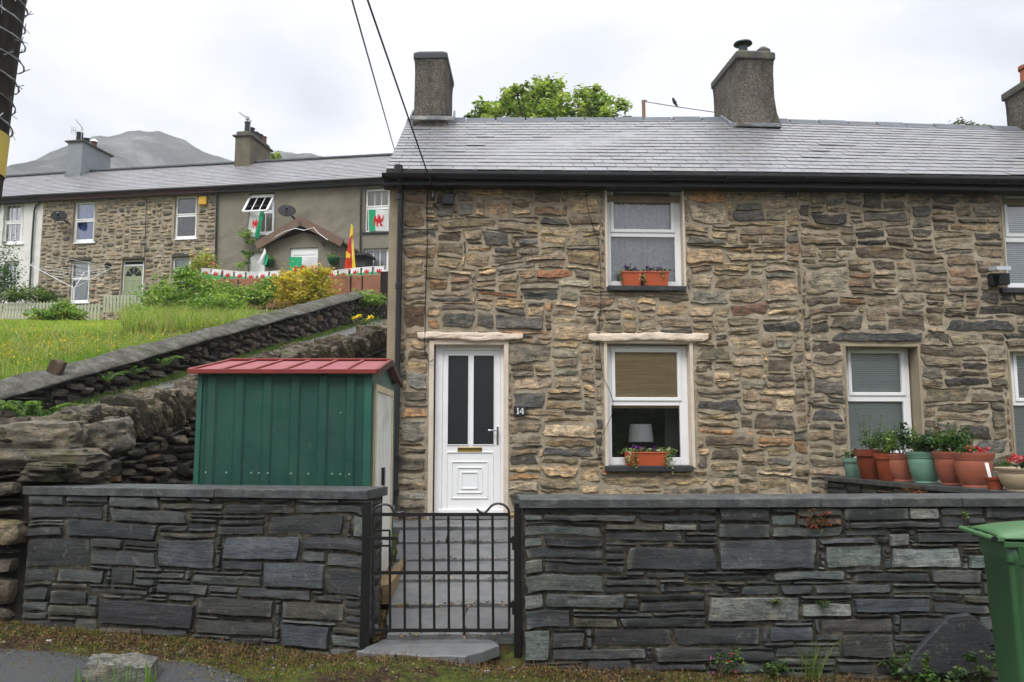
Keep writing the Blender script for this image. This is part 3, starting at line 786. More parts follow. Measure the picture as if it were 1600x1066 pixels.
pre1 = [ps(FC, UL, *a) for a in [(760, 317, 797, 342, T_PINK), (684, 319, 712, 340, T_GR), (714, 319, 744, 341, T_GR), (832, 320, 875, 336, T_PINK), (735, 295, 786, 311, T_TAN), (757, 364, 797, 385, T_DK), (810, 371, 846, 384, T_DK), (884, 392, 936, 422, T_TAN), (690, 343, 775, 360, T_TAN), (838, 428, 892, 439, T_RU), (751, 457, 812, 468, T_RU), (668, 467, 737, 478, T_DK), (817, 457, 873, 471, T_GR), (680, 402, 720, 418, T_TAN), (725, 395, 764, 413, (.27, .21, .14)), (770, 495, 850, 517, T_DK), (690, 490, 745, 517, T_GR), (632, 318, 664, 355, T_TAN), (630, 405, 664, 437, T_TAN), (630, 480, 668, 520, (.24, .15, .09)), (1073, 314, 1132, 347, T_LT), (1143, 325, 1195, 342, T_DK), (1072, 386, 1130, 416, T_TAN), (1152, 363, 1186, 380, T_TAN), (900, 463, 962, 481, (.2, .14, .09)), (1244, 422, 1254, 466, T_LT), (1140, 470, 1200, 490, (.2, .11, .08)), (1085, 540, 1140, 563, T_OL), (893, 598, 945, 640, T_GR), (798, 612, 852, 642, T_DK), (795, 540, 862, 572, (.2, .17, .12)), (630, 655, 668, 690, T_GR), (632, 585, 668, 612, T_GR), (1090, 620, 1160, 640, T_DK), (1140, 572, 1190, 592, T_TAN), (850, 700, 930, 716, T_DK), (1100, 680, 1180, 700, (.27, .2, .13)), (1190, 500, 1250, 520, T_DK), (1180, 640, 1245, 668, (.19, .16, .12))]]
pre2 = [ps(FC, UP, *a) for a in [(1260, 422, 1322, 464, T_LT), (1330, 385, 1410, 407, (.30, .22, .13)), (1512, 551, 1578, 573, T_TAN), (1440, 607, 1515, 633, T_OL), (1536, 605, 1580, 632, T_GR), (1470, 587, 1550, 603, T_DK), (1480, 500, 1590, 520, T_DK), (1440, 555, 1500, 570, (.2, .17, .12)), (1520, 684, 1578, 706, T_GR), (1293, 521, 1440, 537, (.12, .12, .115)), (1270, 590, 1318, 620, T_GR), (1265, 640, 1318, 662, T_DK), (1485, 350, 1560, 362, (.3, .22, .13)), (1262, 480, 1340, 498, (.18, .13, .1)), (1350, 330, 1420, 344, T_DK), (1400, 440, 1480, 460, (.24, .19, .12)), (1262, 330, 1330, 346, (.12, .11, .1))]]
cot, cwall = cottage('stone_cottage', 'rubble stone cottage with white door numbered 14 and two white windows', UL, UP, [H_DOOR, H_W1, H_W2], pre1, PAL_A, COTST, 11, strip=.115)
cot2, cwall2 = cottage('stone_cottage', 'browner rubble stone cottage joined to the right, potted plants below its window', UP, UR, [H_N1, H_N2, H_N3], pre2, PAL_B, COTST2, 23)
# rendered strip up the left corner
m = MB(); m.box(FC, UL-.012, UL+.112, -.35, .03, ZB, float(ztop(UL))+.02); m.build('corner_render', RENDER, cot, bev=.006)

def zat(px, py, Y): return P(px, py, Y).z
XL, XP, XR = UL, UP, UR
ye, yr = 9.98, 12.85
def cottage_roof(ct, xa0, xa1, e0, e1, r0, r1, seed, rows=17):
    eL, eR = Vector((xa0, ye, e0)), Vector((xa1, ye, e1)); rL, rR = Vector((xa0, yr, r0)), Vector((xa1, yr, r1))
    ro = slate_roof('roof', eL, eR, rL, rR, rows, .265, ct, seed)
    # ridge tiles
    n = int((xa1-xa0)/.45); m = MB()
    for i in range(n):
        a, b = rL.lerp(rR, i/n), rL.lerp(rR, (i+1)/n-.004)
        o_ = Vector((0, 0, .008*(i % 2)))
        s1, s2 = Vector((0, -.15, -.085)), Vector((0, .15, -.085)); tp = Vector((0, 0, .045)); th = Vector((0, 0, -.03))
        m.add([a+s1+o_, a+tp+o_, a+s2+o_, b+s1+o_, b+tp+o_, b+s2+o_, a+s1+th, a+s2+th, b+s1+th, b+s2+th],
              [(0, 3, 4, 1), (1, 4, 5, 2), (0, 1, 2, 7, 6), (3, 8, 9, 5, 4), (0, 6, 8, 3), (2, 5, 9, 7)])
    m.build('ridge_tiles', RIDGE, ro, bev=.008)
    # gable/attic infill so that the roof space is closed
    g = MB(); k = .1
    for x in (xa0+.02, xa1-.02-k):
        z0 = min(e0, e1)-.25
        g.add([(x, 10.25, z0), (x+k, 10.25, z0), (x+k, 15.5, z0), (x, 15.5, z0), (x, yr, r0-.12), (x+k, yr, r0-.12)], [(0, 3, 2, 1), (0, 1, 5, 4), (2, 3, 4, 5), (1, 2, 5), (0, 4, 3)])
    g.box(FC, xa0+.1, xa1-.1, -5.2, -.1, min(e0, e1)-.28, min(e0, e1)-.2)
    g.build('gable', RENDER, ct)
    return ro
RIDGE = simple('ridge_tile', '4d5258', .6, var=.2, scale=4, bump=.4, dirt='7b7c78', dirt_amt=.4)
roof1 = cottage_roof(cot, XL-.04, XP, zat(607, 265, ye), zat(1255, 270, ye), zat(650, 189, yr), zat(1230, 188, yr), 5)
roof2 = cottage_roof(cot2, XP+.003, XR, zat(1255, 270.5, ye), zat(1830, 278, ye), zat(1230, 188.5, yr), zat(1760, 205, yr), 6)

# gutters, fascia
def gutter(ct, x0, x1, z0, z1, label=None):
    m = MB(); a, b = Vector((x0, 9.94, z0-.05)), Vector((x1, 9.94, z1-.05)); n = 14
    vs = []; fs = []
    for e in (a, b):
        for k in range(n+1):
            an = math.pi+math.pi*k/n; vs.append(e+Vector((0, math.cos(an)*.056, math.sin(an)*.056)))
        for k in range(n+1):
            an = 2*math.pi-math.pi*k/n; vs.append(e+Vector((0, math.cos(an)*.050, math.sin(an)*.050)))
    N = 2*(n+1); fs = [(k, (k+1) % N, (k+1) % N+N, k+N) for k in range(N)]+[tuple(range(N-1, -1, -1)), tuple(range(N, 2*N))]
    m.add(vs, fs)
    L = x1-x0; k = .6
    while k < L:      # brackets and unions
        z = z0+(z1-z0)*k/L-.05; F = Frame((x0+k, 9.94, z))
        pts = [Vector((x0+k, 9.94+math.cos(a_)*.062, z+math.sin(a_)*.062)) for a_ in np.linspace(math.pi, 2*math.pi, 9)]
        m.tube(pts, .008, 6); k += .92
    g = m.build('gutter', BLACKPL, ct, smooth=True)
    f = MB(); f.hexa([Vector(q) for q in ((x0, 10.0, z0-.165), (x1, 10.0, z1-.165), (x1, 10.03, z1-.165), (x0, 10.03, z0-.165), (x0, 10.0, z0-.015), (x1, 10.0, z1-.015), (x1, 10.03, z1-.015), (x0, 10.03, z0-.015))])
    f.hexa([Vector(q) for q in ((x0, 10.03, z0-.165), (x1, 10.03, z1-.165), (x1, 10.24, z1-.165), (x0, 10.24, z0-.165), (x0, 10.03, z0-.145), (x1, 10.03, z1-.145), (x1, 10.24, z1-.145), (x0, 10.24, z0-.145))])
    f.build('fascia', BLACKPAINT, ct)
gutter(cot, XL-.08, XP-.002, zat(607, 266, 9.94), zat(1255, 271, 9.94)); gutter(cot2, XP+.002, XR, zat(1255, 271, 9.94), zat(1830, 279, 9.94))

# chimneys
t = NT('roughcast'); v = t.coord()
c = t.ramp(t.noise(48, 3, .7, v), [(.36, (.06, .055, .045)), (.5, (.13, .115, .095)), (.64, (.24, .215, .18))])
c = t.mix(t.ramp(t.noise(2.6, 6, .75, t.coord((1, 1, .45))), [(.42, 0.0), (.62, .8)]), c, (.03, .028, .026))
t.principled(c, .97, 0, .2, t.bump(t.noise(48, 3, .7, v), 1, .02)); ROUGH = t.m
ROUGH2 = simple('chimney_cement', '4e4c4a', .9, var=.25, scale=6, bump=.5, bscale=30, dirt='6f6f4a', dirt_amt=.5)
def chimney(ct, x0, x1, y0, y1, zb, zt, capz, rot=0, ov=.03, flare=.03, name='chimney', mat=None, capmat=None, pots=()):
    cx, cy = (x0+x1)/2, (y0+y1)/2; F = Frame((cx, cy, 0), rot); hw, hd = (x1-x0)/2, (y1-y0)/2
    def ringp(w_, d_, z): return [F.pt(-w_, d_, z), F.pt(w_, d_, z), F.pt(w_, -d_, z), F.pt(-w_, -d_, z)]
    m = MB(); zs = [(zb, flare), (zb+.25*(zt-zb), flare*.3), (zb+.5*(zt-zb), .0), (zt-.12, 0.0), (zt, .012)]
    # subdivided shaft, slightly uneven
    V = []; n = 9
    prof = np.interp(np.linspace(zb, zt, 14), [z for z, f in zs], [f for z, f in zs])
    for k, z in enumerate(np.linspace(zb, zt, 14)):
        f = prof[k]; q = ringp(hw+f, hd+f, z)
        for e in range(4):
            for s in range(n):
                p = q[e].lerp(q[(e+1) % 4], s/n); nn = (p-F.pt(0, 0, z)).normalized()
                V.append(p+nn*.010*float(fbm(p.x*5, p.y*5, p.z*5, 3)))
    N = 4*n; fs = []
    for k in range(13):
        for s in range(N): fs.append((k*N+s, k*N+(s+1) % N, (k+1)*N+(s+1) % N, (k+1)*N+s))
    fs.append(tuple(range(13*N, 14*N)))
    m.add(V, fs); c = m.build(name, mat or ROUGH, ct)
    cp = MB(); cp.box(F, -hw-ov, hw+ov, -hd-ov, hd+ov, zt, zt+(capz-zt)*.75)
    q0 = ringp(hw+ov-.01, hd+ov-.01, zt+(capz-zt)*.75); q1 = ringp(hw-.03, hd-.03, capz)
    cp.add(q0+q1, [(0, 1, 5, 4), (1, 2, 6, 5), (2, 3, 7, 6), (3, 0, 4, 7), (4, 5, 6, 7)]); cp.build('cap', capmat or ROUGH2, c, bev=.02)
    return c, F
c1x0, c1x1 = P(651, 140, 12.35).x, P(700, 140, 12.35).x
ch1, CF = chimney(cot, c1x0, c1x1, 12.4, 13.45, zat(675, 207, 12.4), zat(675, 93, 12.4), zat(675, 79, 12.4), rot=R(-4), ov=.025, capmat=simple('dark_cap', '2e3236', .6, var=.2, bump=.3))
c2x0, c2x1 = P(1151, 140, 12.3).x, P(1207, 140, 12.3).x
ch2, CF2 = chimney(cot2, c2x0, c2x1, 12.3, 13.45, zat(1180, 200, 12.3), zat(1180, 93, 12.3), zat(1180, 78, 12.3), rot=R(3), ov=.035, flare=.07)
# cowl on the party chimney
m = MB(); pc = P(1158, 80, 13.1); pz = zat(1158, 82, 13.0)
m.lathe((pc.x, 13.0, pz-.1), [(.075, 0), (.075, .2), (.06, .2)], 18); m.lathe((pc.x, 13.0, pz+.14), [(.155, 0), (.15, .02), (.03, .07)], 20)
for a in range(4): m.tube([(pc.x+.06*math.cos(a*1.57), 13.0+.06*math.sin(a*1.57), pz+.08), (pc.x+.1*math.cos(a*1.57), 13.0+.1*math.sin(a*1.57), pz+.15)], .008, 5)
m.build('cowl', simple('cowl_metal', '3a4746', .35, .7, var=.2), ch2, smooth=True)
m = MB(); m.lathe((pc.x+.3, 12.9, pz-.12), [(.12, 0), (.12, .1), (.05, .16)], 18); m.build('pot', ROUGH2, ch2, smooth=True)
x3 = P(1572, 170, 13.5).x
ch3, _ = chimney(cot2, x3, x3+.62, 12.3, 13.5, zat(1600, 210, 12.5), zat(1572, 158, 13.5), zat(1572, 143, 13.5), ov=.05)
m = MB(); q = P(1604, 130, 13.1); m.lathe((q.x+.02, 13.1, q.z-.2), [(.13, 0), (.12, .1), (.10, .42), (.13, .44), (.13, .5), (.1, .5)], 18)
m.build('pot', simple('clay_pot', '9c5a3c', .8, var=.2, dirt='2a1d18', dirt_amt=.6), ch3, smooth=True)
# lead flashings
def flashing(ch, F, hw, zb, name='flashing'):
    m = MB(); 
    sl_ = (zat(900, 187, yr)-zat(900, 264, ye))/(yr-ye)
    return m
slope1 = (zat(900, 187, yr)-zat(900, 264, ye))/(yr-ye)
for ch, x0, x1, yf in ((ch1, c1x0, c1x1, 12.4), (ch2, c2x0, c2x1, 12.3)):
    zr = zat(1230, 188, yr)-(yr-yf)*slope1
    m = MB(); m.box(Frame((0, yf, 0)), x0-.10, x1+.10, .045, .075, zr-.02, zr+.045)
    for sx in (x0-.105, x1+.075):
        m.hexa([Vector((sx, yf, zr-.02)), Vector((sx+.03, yf, zr-.02)), Vector((sx+.03, yr, zr-.02+(yr-yf)*slope1)), Vector((sx, yr, zr-.02+(yr-yf)*slope1)), Vector((sx, yf, zr+.07)), Vector((sx+.03, yf, zr+.07)), Vector((sx+.03, yr, zr+.07+(yr-yf)*slope1)), Vector((sx, yr, zr+.07+(yr-yf)*slope1))])
    m.build('flashing', LEAD, ch, bev=.008)

# ---- windows
w1, o1, p1 = window(cot, FC, (947, 291, 1064, 447), [(958.8, 300, 1048, 358.5), (955, 370.5, 1055, 440)], sash=0)
w2, o2, p2 = window(cot, FC, (947, 540, 1075, 727), [(961, 550.5, 1058.5, 621), (956, 634, 1063, 715)], sash=0, vent=(985, 544, 1033, 547.5))
reveal(cot, FC, H_W1); reveal(cot, FC, H_W2, sides='lrt', th=.03)
reveal(cot, FC, (H_DOOR[0], H_DOOR[1], H_DOOR[2], H_DOOR[3]), th=.045, d=-.1)
slab_px(cot, FC, (950, 446.5, 1073, 454), -.2, .07, SLATESILL, label='upper slate sill'); slab_px(cot, FC, (947, 728, 1084, 737), -.2, .08, SLATESILL, label='lower slate sill')
curtain(FC, (o1[0], o1[1], o1[2], o1[3]), -.235, 'net_curtain', NET, w1, folds=9, amp=.018)
m = MB(); bb = (o2[0], p2[1][3]-.03, o2[2], o2[3]); m.box(FC, bb[0]+.03, bb[2]-.03, -.190, -.182, bb[1], bb[3]); m.build('bamboo_blind', BAMBOO, w2)
m = MB(); m.box(FC, o2[0]+.02, o2[2]-.02, -.44, -.2, o2[1]-.03, o2[1]+.005); m.build('inner_sill', simple('gloss_sill', 'cfcfca', .4, var=.03, bump=0), w2)
m = MB(); m.box(FC, o2[2]-.22, o2[2]+.02, -.5, -.47, o2[1], o2[3]); m.build('curtain', simple('grey_curtain', '5f6660', .9, var=.1), w2)
for nm, outer, panes, hole, kind in (('a', (1323, 543, 1423, 722), [(1330, 552, 1408, 613), (1327, 627.5, 1413.5, 704)], H_N1, 0), ('b', (1582, 549, 1690, 748), [(1589, 556, 1675, 622), (1586, 634, 1680, 735)], H_N2, 0), ('c', (1568, 303, 1680, 450), [(1574, 312.5, 1662, 365.5), (1574, 379, 1668, 443)], H_N3, 1)):
    wn, on, pn = window(cot2, FC, outer, panes, sash=0, d=-.2 if nm == 'a' else -.13, vent=(outer[0]+22, outer[1]+3, outer[0]+66, outer[1]+6) if nm == 'a' else None)
    reveal(cot2, FC, hole, d=-.2 if nm == 'a' else -.13, th=.014, mat=RENDER)
    slats(FC, (on[0]+.03, on[1]+.03, on[2]-.03, on[3]-.03), -.265 if nm == 'a' else -.195, WHITESLAT, wn)
    slab_px(cot2, FC, (outer[0]-2, outer[3], outer[2]+16, outer[3]+8), -.3, .06, SLATESILL)
# lintels
def lintel(ct, F, px, d1, mat, seed, name='lintel', label=None):
    a = rect(F, *px, d1); n = 24; rng = random.Random(seed)
    us = np.linspace(a[0], a[2], n); top = a[3]+.012*fbm(us*5, us*0, 0, seed, 3)*2; bot = a[1]+.018*fbm(us*4, us*0+4, 0, seed, 3)*2
    bot[0] += .03; bot[-1] += .025; top[0] -= .005
    V = []; FS = []; rows = 7
    for i, u in enumerate(us):
        for k in range(rows):
            s = k/(rows-1); z = bot[i]+(top[i]-bot[i])*s; e = (1-abs(2*s-1)**6)
            V.append(F.pt(u, d1*e+.010*float(fbm(u*7, z*30, 0, seed, 3)), z))
    for i in range(n-1):
        for k in range(rows-1): b_ = i*rows+k; FS.append((b_, b_+rows, b_+rows+1, b_+1))
    k = len(V); V += [F.pt(us[0], -.1, bot[0]), F.pt(us[0], -.1, top[0]), F.pt(us[-1], -.1, bot[-1]), F.pt(us[-1], -.1, top[-1])]
    FS += [tuple([k]+list(range(0, rows))+[k+1]), tuple([k+3]+list(range(n*rows-1, (n-1)*rows-1, -1))+[k+2])]
    for i in range(n-1): FS += [(i*rows+rows-1, (i+1)*rows+rows-1, k+3, k+1)] if False else []
    FS += [tuple([k, k+2]+[i*rows for i in range(n-1, -1, -1)]), tuple([k+3, k+1]+[i*rows+rows-1 for i in range(n)])]
    o = MB().add(V, FS).build(name, mat, ct)
    if label: o['label'] = label
    return o
LINT = simple('painted_lintel', 'dbcab7', .85, var=.1, scale=9, bump=.9, bscale=22, dirt='a58f6e', dirt_amt=.5)
lintel(cot, FC, (652, 518.5, 817, 533), .055, LINT, 3, label='cream lintel over the door'); lintel(cot, FC, (920, 519.5, 1107, 534), .055, LINT, 8, label='cream lintel over the lower window')

# ---- door
DD = -.10
dr = rect(FC, 679.5, 536, 791, 803, DD); lf = rect(FC, 689.5, 546, 783.7, 801, DD); g1 = rect(FC, 700, 555.7, 731.4, 694.7, DD); g2 = rect(FC, 740, 555.7, 771.6, 694.7, DD)
m = MB(); ring(m, FC, dr, (lf[0]+.012, lf[1], lf[2]-.012, lf[3]-.012), DD-.07, DD)
door = m.build('door', UPVC, cot, bev=.005)
m = MB(); d0, d1 = DD-.05, DD-.012
m.box(FC, lf[0]+.014, g1[0], d0, d1, lf[1], lf[3]-.014); m.box(FC, g2[2], lf[2]-.014, d0, d1, lf[1], lf[3]-.014)
m.box(FC, g1[2], g2[0], d0, d1, g1[1], g1[3]); m.box(FC, g1[0], g2[2], d0, d1, g1[3], lf[3]-.014); m.box(FC, g1[0], g2[2], d0, d1, lf[1], g1[1])
m.build('leaf', UPVC, door, bev=.003)
m = MB()
for g in (g1, g2): ring(m, FC, (g[0]-.012, g[1]-.012, g[2]+.012, g[3]+.012), g, d1, d1+.010)
for r_ in ((697, 706, 771, 799), (705, 721, 762.6, 779.5), (714, 730, 754, 771), (720.5, 737.5, 747, 764.5)):
    q = rect(FC, *r_, DD); wd = .014; ring(m, FC, q, (q[0]+wd, q[1]+wd, q[2]-wd, q[3]-wd), d1, d1+.011)
q = rect(FC, 684, 796.5, 788, 802, DD+.03); m.box(FC, q[0], q[2], DD-.02, DD+.025, q[1], q[3])
m.build('moulding', UPVC, door, bev=.004)
m = MB()
for g in (g1, g2): m.box(FC, g[0]-.004, g[2]+.004, DD-.035, DD-.025, g[1]-.004, g[3]+.004)
m.build('glass', FROST, door)
q = rect(FC, 715, 699, 753, 706.5, DD); m = MB(); ring(m, FC, q, (q[0]+.012, q[1]+.012, q[2]-.012, q[3]-.012), d1, d1+.014); m.box(FC, q[0]+.014, q[2]-.014, d1, d1+.008, q[1]+.013, q[3]-.013); m.build('letterbox', BRASS, door, bev=.003)
q = rect(FC, 775.8, 667, 779, 694.5, DD); m = MB(); m.box(FC, q[0], q[2], DD-.012, DD+.002, q[1], q[3])
zz = rect(FC, 763, 671.5, 778, 674.5, DD); uc = (q[0]+q[2])/2; zc = (zz[1]+zz[3])/2
m.tube([FC.pt(uc, DD, zc), FC.pt(uc, DD+.045, zc), FC.pt(uc-.02, DD+.055, zc+.002), FC.pt(zz[0], DD+.05, zc+.004)], .009, 8); m.build('handle', CHROME, door, smooth=True)
q = rect(FC, 672, 803, 794, 812, .0); m = MB(); m.box(FC, q[0]-.02, q[2]+.02, -.3, .02, q[1], q[3]); m.build('threshold', simple('grey_step', '777672', .8, var=.2, bump=.4), cot, bev=.01)
q = rect(FC, 640, 812, 800, 831, .3); m = MB(); m.box(FC, q[0], q[2], -.05, .34, q[1]-.2, FC.uv(720, 812, .02)[1]+.0-.01); m.build('doorstep', SLATESILL, cot, bev=.015)

# house number plaque: white figures 1 and 4 on black slate
q = rect(FC, 802.6, 635, 821.7, 649.5, .06); m = MB(); m.box(FC, q[0], q[2], .035, .06, q[1], q[3]); pl = m.build('number_plaque', simple('plaque_black', '20242a', .5, var=.2, bump=.2), cot, bev=.003)
def fig_text(body, F, u, z, d, size, mat, parent, name='lettering', ext=.0015, scale_x=1.0):
    cu = bpy.data.curves.new(name, 'FONT'); cu.body = body; cu.size = size; cu.extrude = ext; cu.align_x = 'CENTER'; cu.align_y = 'CENTER'; cu.offset = size*.018
    o = bpy.data.objects.new(name, cu); COL.objects.link(o); dg = bpy.context.evaluated_depsgraph_get(); me = bpy.data.meshes.new_from_object(o.evaluated_get(dg))
    bpy.data.objects.remove(o); M = Matrix((F.u*scale_x, Vector((0, 0, 1)), F.n)).transposed()
    V = np.array([tuple(F.pt(u, d, z)+M @ vv.co) for vv in me.vertices]); fs = [tuple(p.vertices) for p in me.polygons]
    return link(name, V, fs, mat, parent)
# serif figures built as outlines
WHT = simple('white_paint', 'eeeeea', .6, var=.03, bump=0)
m = MB(); h_ = (q[3]-q[1])*.66; zb_ = q[1]+(q[3]-q[1])*.17; cu_ = (q[0]+q[2])/2; s = h_
def pr(pts, ox): m.prism(FC, [(ox+a*s, zb_+b*s) for a, b in pts], .0605, .0625)
o_ = cu_-.50*s
pr([(.0, 0), (.38, 0), (.38, .09), (.27, .13), (.27, 1.0), (.18, 1.0), (.0, .9), (.0, .82), (.12, .84), (.12, .13), (.0, .09)], o_)
o_ = cu_+.0*s
pr([(.36, 0), (.62, 0), (.62, .08), (.56, .11), (.56, .99), (.42, .99), (.42, .11), (.36, .08)], o_); pr([(-.02, .26), (.68, .26), (.68, .38), (-.02, .38)], o_+.0001)
pr([(-.02, .38), (.10, .38), (.44, .88), (.42, .99)], o_)
m.build('lettering', WHT, pl)

# downpipe on the corner
px_ = FC.uv(624, 500)[0]; m = MB(); zt_ = FC.uv(624, 283, .1)[1]; zb_ = FC.uv(622, 800, .1)[1]
m.tube([(px_-.02, 9.98, zt_+.12), (px_-.02, 9.985, zt_+.04), (px_-.012, 10.03, zt_-.03), (px_-.004, 10.09, zt_-.12), (px_, 10.1, zt_-.2), (px_-.01, 10.1, zb_+.1), (px_-.01, 10.08, zb_+.03), (px_-.005, 10.0, zb_-.02)], .036, 14)
for z_ in (zt_-.25, 3.35, 2.2, 1.25, zb_+.2): m.lathe((px_-.004, 10.1, z_), [(.036, 0), (.044, .005), (.044, .07), (.036, .075)], 14)
m.lathe((px_-.02, 9.98, zt_+.0), [(.05, .05), (.055, .12), (.055, .16)], 12)
m.build('downpipe', BLACKPL, cot, smooth=True)
# cables and box on the face
def pxl(F, pts, d=.05): return [F.pt(F.uv(a, b, d)[0], d+.004*math.sin(i*2.1), F.uv(a, b, d)[1]) for i, (a, b) in enumerate(pts)]
CAB = simple('cable_rubber', '121214', .6, var=.1, bump=0)
m = MB(); m.tube(pxl(FC, [(668, 292), (667, 330), (667.5, 380), (666, 430), (664.5, 480), (664, 520), (662.5, 540), (665, 556), (671, 566), (677, 562)]), .0065, 6); m.build('cable', CAB, cot)
m = MB(); m.tube(pxl(FC, [(916, 300), (918, 325), (926, 352), (935, 375), (937, 400), (939, 430), (939, 470), (936, 510), (935.5, 530), (938, 560), (942, 590), (952, 608), (958, 628), (957, 645), (949, 664), (941, 680), (937, 700), (938, 718), (944, 728)], .045), .004, 5); m.build('cable', CAB, cot)
q = rect(FC, 691, 302, 709.5, 319, .09); m = MB(); m.box(FC, q[0], q[2], .02, .095, q[1], q[3]); jb = m.build('junction_box', BLACKPL, cot, bev=.012)
m = MB(); m.tube(pxl(FC, [(676, 292), (678, 300), (686, 297), (694, 298), (697, 303)], .06), .006, 6); m.tube(pxl(FC, [(704, 290), (705, 303)], .06), .006, 6); m.tube(pxl(FC, [(707, 289), (707, 303)], .06), .006, 6); m.build('wire', CAB, jb)
q = P(677, 300, 10.08); m = MB(); m.tube([(q.x, 10.2, q.z+.02), (q.x, 10.06, q.z+.03), (q.x, 10.04, q.z-.05)], .012, 8); m.lathe((q.x, 10.05, q.z-.12), [(.02, 0), (.03, .02), (.03, .07), (.015, .09)], 12)
for k in range(3): m.tube([(q.x+.01*k, 10.17, q.z-.12), (q.x+.03*k, 10.13, q.z-.17-.02*k)], .006, 5)
m.build('cable_bracket', BLACKPL, cot, smooth=True)
BRACKET = Vector((q.x, 10.04, q.z+.02))
# floodlight by the neighbour's upper window
q = rect(FC, 1549, 427, 1567, 447, .1); m = MB(); m.box(FC, q[0], q[0]+.09, .02, .1, q[1], q[3]); m.box(FC, q[0]+.06, q[2]+.05, .1, .17, q[1]+.01, q[3]-.01)
fl = m.build('floodlight', BLACKPL, cot2, bev=.008)
m = MB(); q = rect(FC, 1553, 414, 1575, 423, .2); m.hexa([FC.pt(q[0], .1, q[1]+.03), FC.pt(q[2], .1, q[1]+.03), FC.pt(q[2], .1, q[3]), FC.pt(q[0], .1, q[3])]+[FC.pt(q[0], .26, q[1]), FC.pt(q[2], .26, q[1]), FC.pt(q[2], .26, q[3]-.03), FC.pt(q[0], .26, q[3]-.03)])
m.build('solar_cap', simple('lamp_cap', 'b9c0c8', .35, var=.05, bump=0), fl)
# ------------------------------------------------------------------ garden walls of slate along the road
SLST = stone_mat('walling_slate', grain=.7, lichen=.15, rough=.62, spec=.45, streak=(1.6, 1.6, 14), contrast=.85, dark=(.014, .015, .017))
t = NT('slate_joint'); v = t.coord()
c = t.ramp(t.noise(9, 6, .75, v), [(.35, (.012, .011, .009)), (.5, (.05, .044, .033)), (.68, (.14, .125, .095))])
t.principled(c, .95, 0, .2, t.bump(t.noise(40, 5, .75, v), .9, .015)); JOINT = t.m
t = NT('coping_slate'); v = t.coord()
c = t.ramp(t.noise(7, 7, .75, v), [(.32, (.022, .024, .024)), (.5, (.06, .064, .064)), (.68, (.115, .12, .115))])
c = t.mix(t.ramp(t.noise(17, 5, .75, v), [(.57, 0.0), (.63, .45)]), c, (.20, .21, .17))
c = t.mix(t.ramp(t.noise(2.5, 6, .75, v), [(.5, 0.0), (.62, .6)]), c, (.045, .046, .032))
t.principled(c, .62, 0, .4, t.bump(t.noise(22, 6, .75, t.coord((1, 1, 3))), .9, .012)); COPE = t.m
PAL_S = [((0.0571, 0.0626, 0.0612), 9), ((0.0374, 0.0395, 0.0397), 7), ((0.0824, 0.09, 0.0859), 4), ((0.1098, 0.1229, 0.1117), 1.7), ((0.0747, 0.0703, 0.0537), 4), ((0.1647, 0.1812, 0.1632), 0.8)]
S_L, S_B, S_D, S_M, S_G = (.20, .22, .205), (.066, .074, .085), (.040, .043, .044), (.072, .078, .075), (.13, .148, .136)

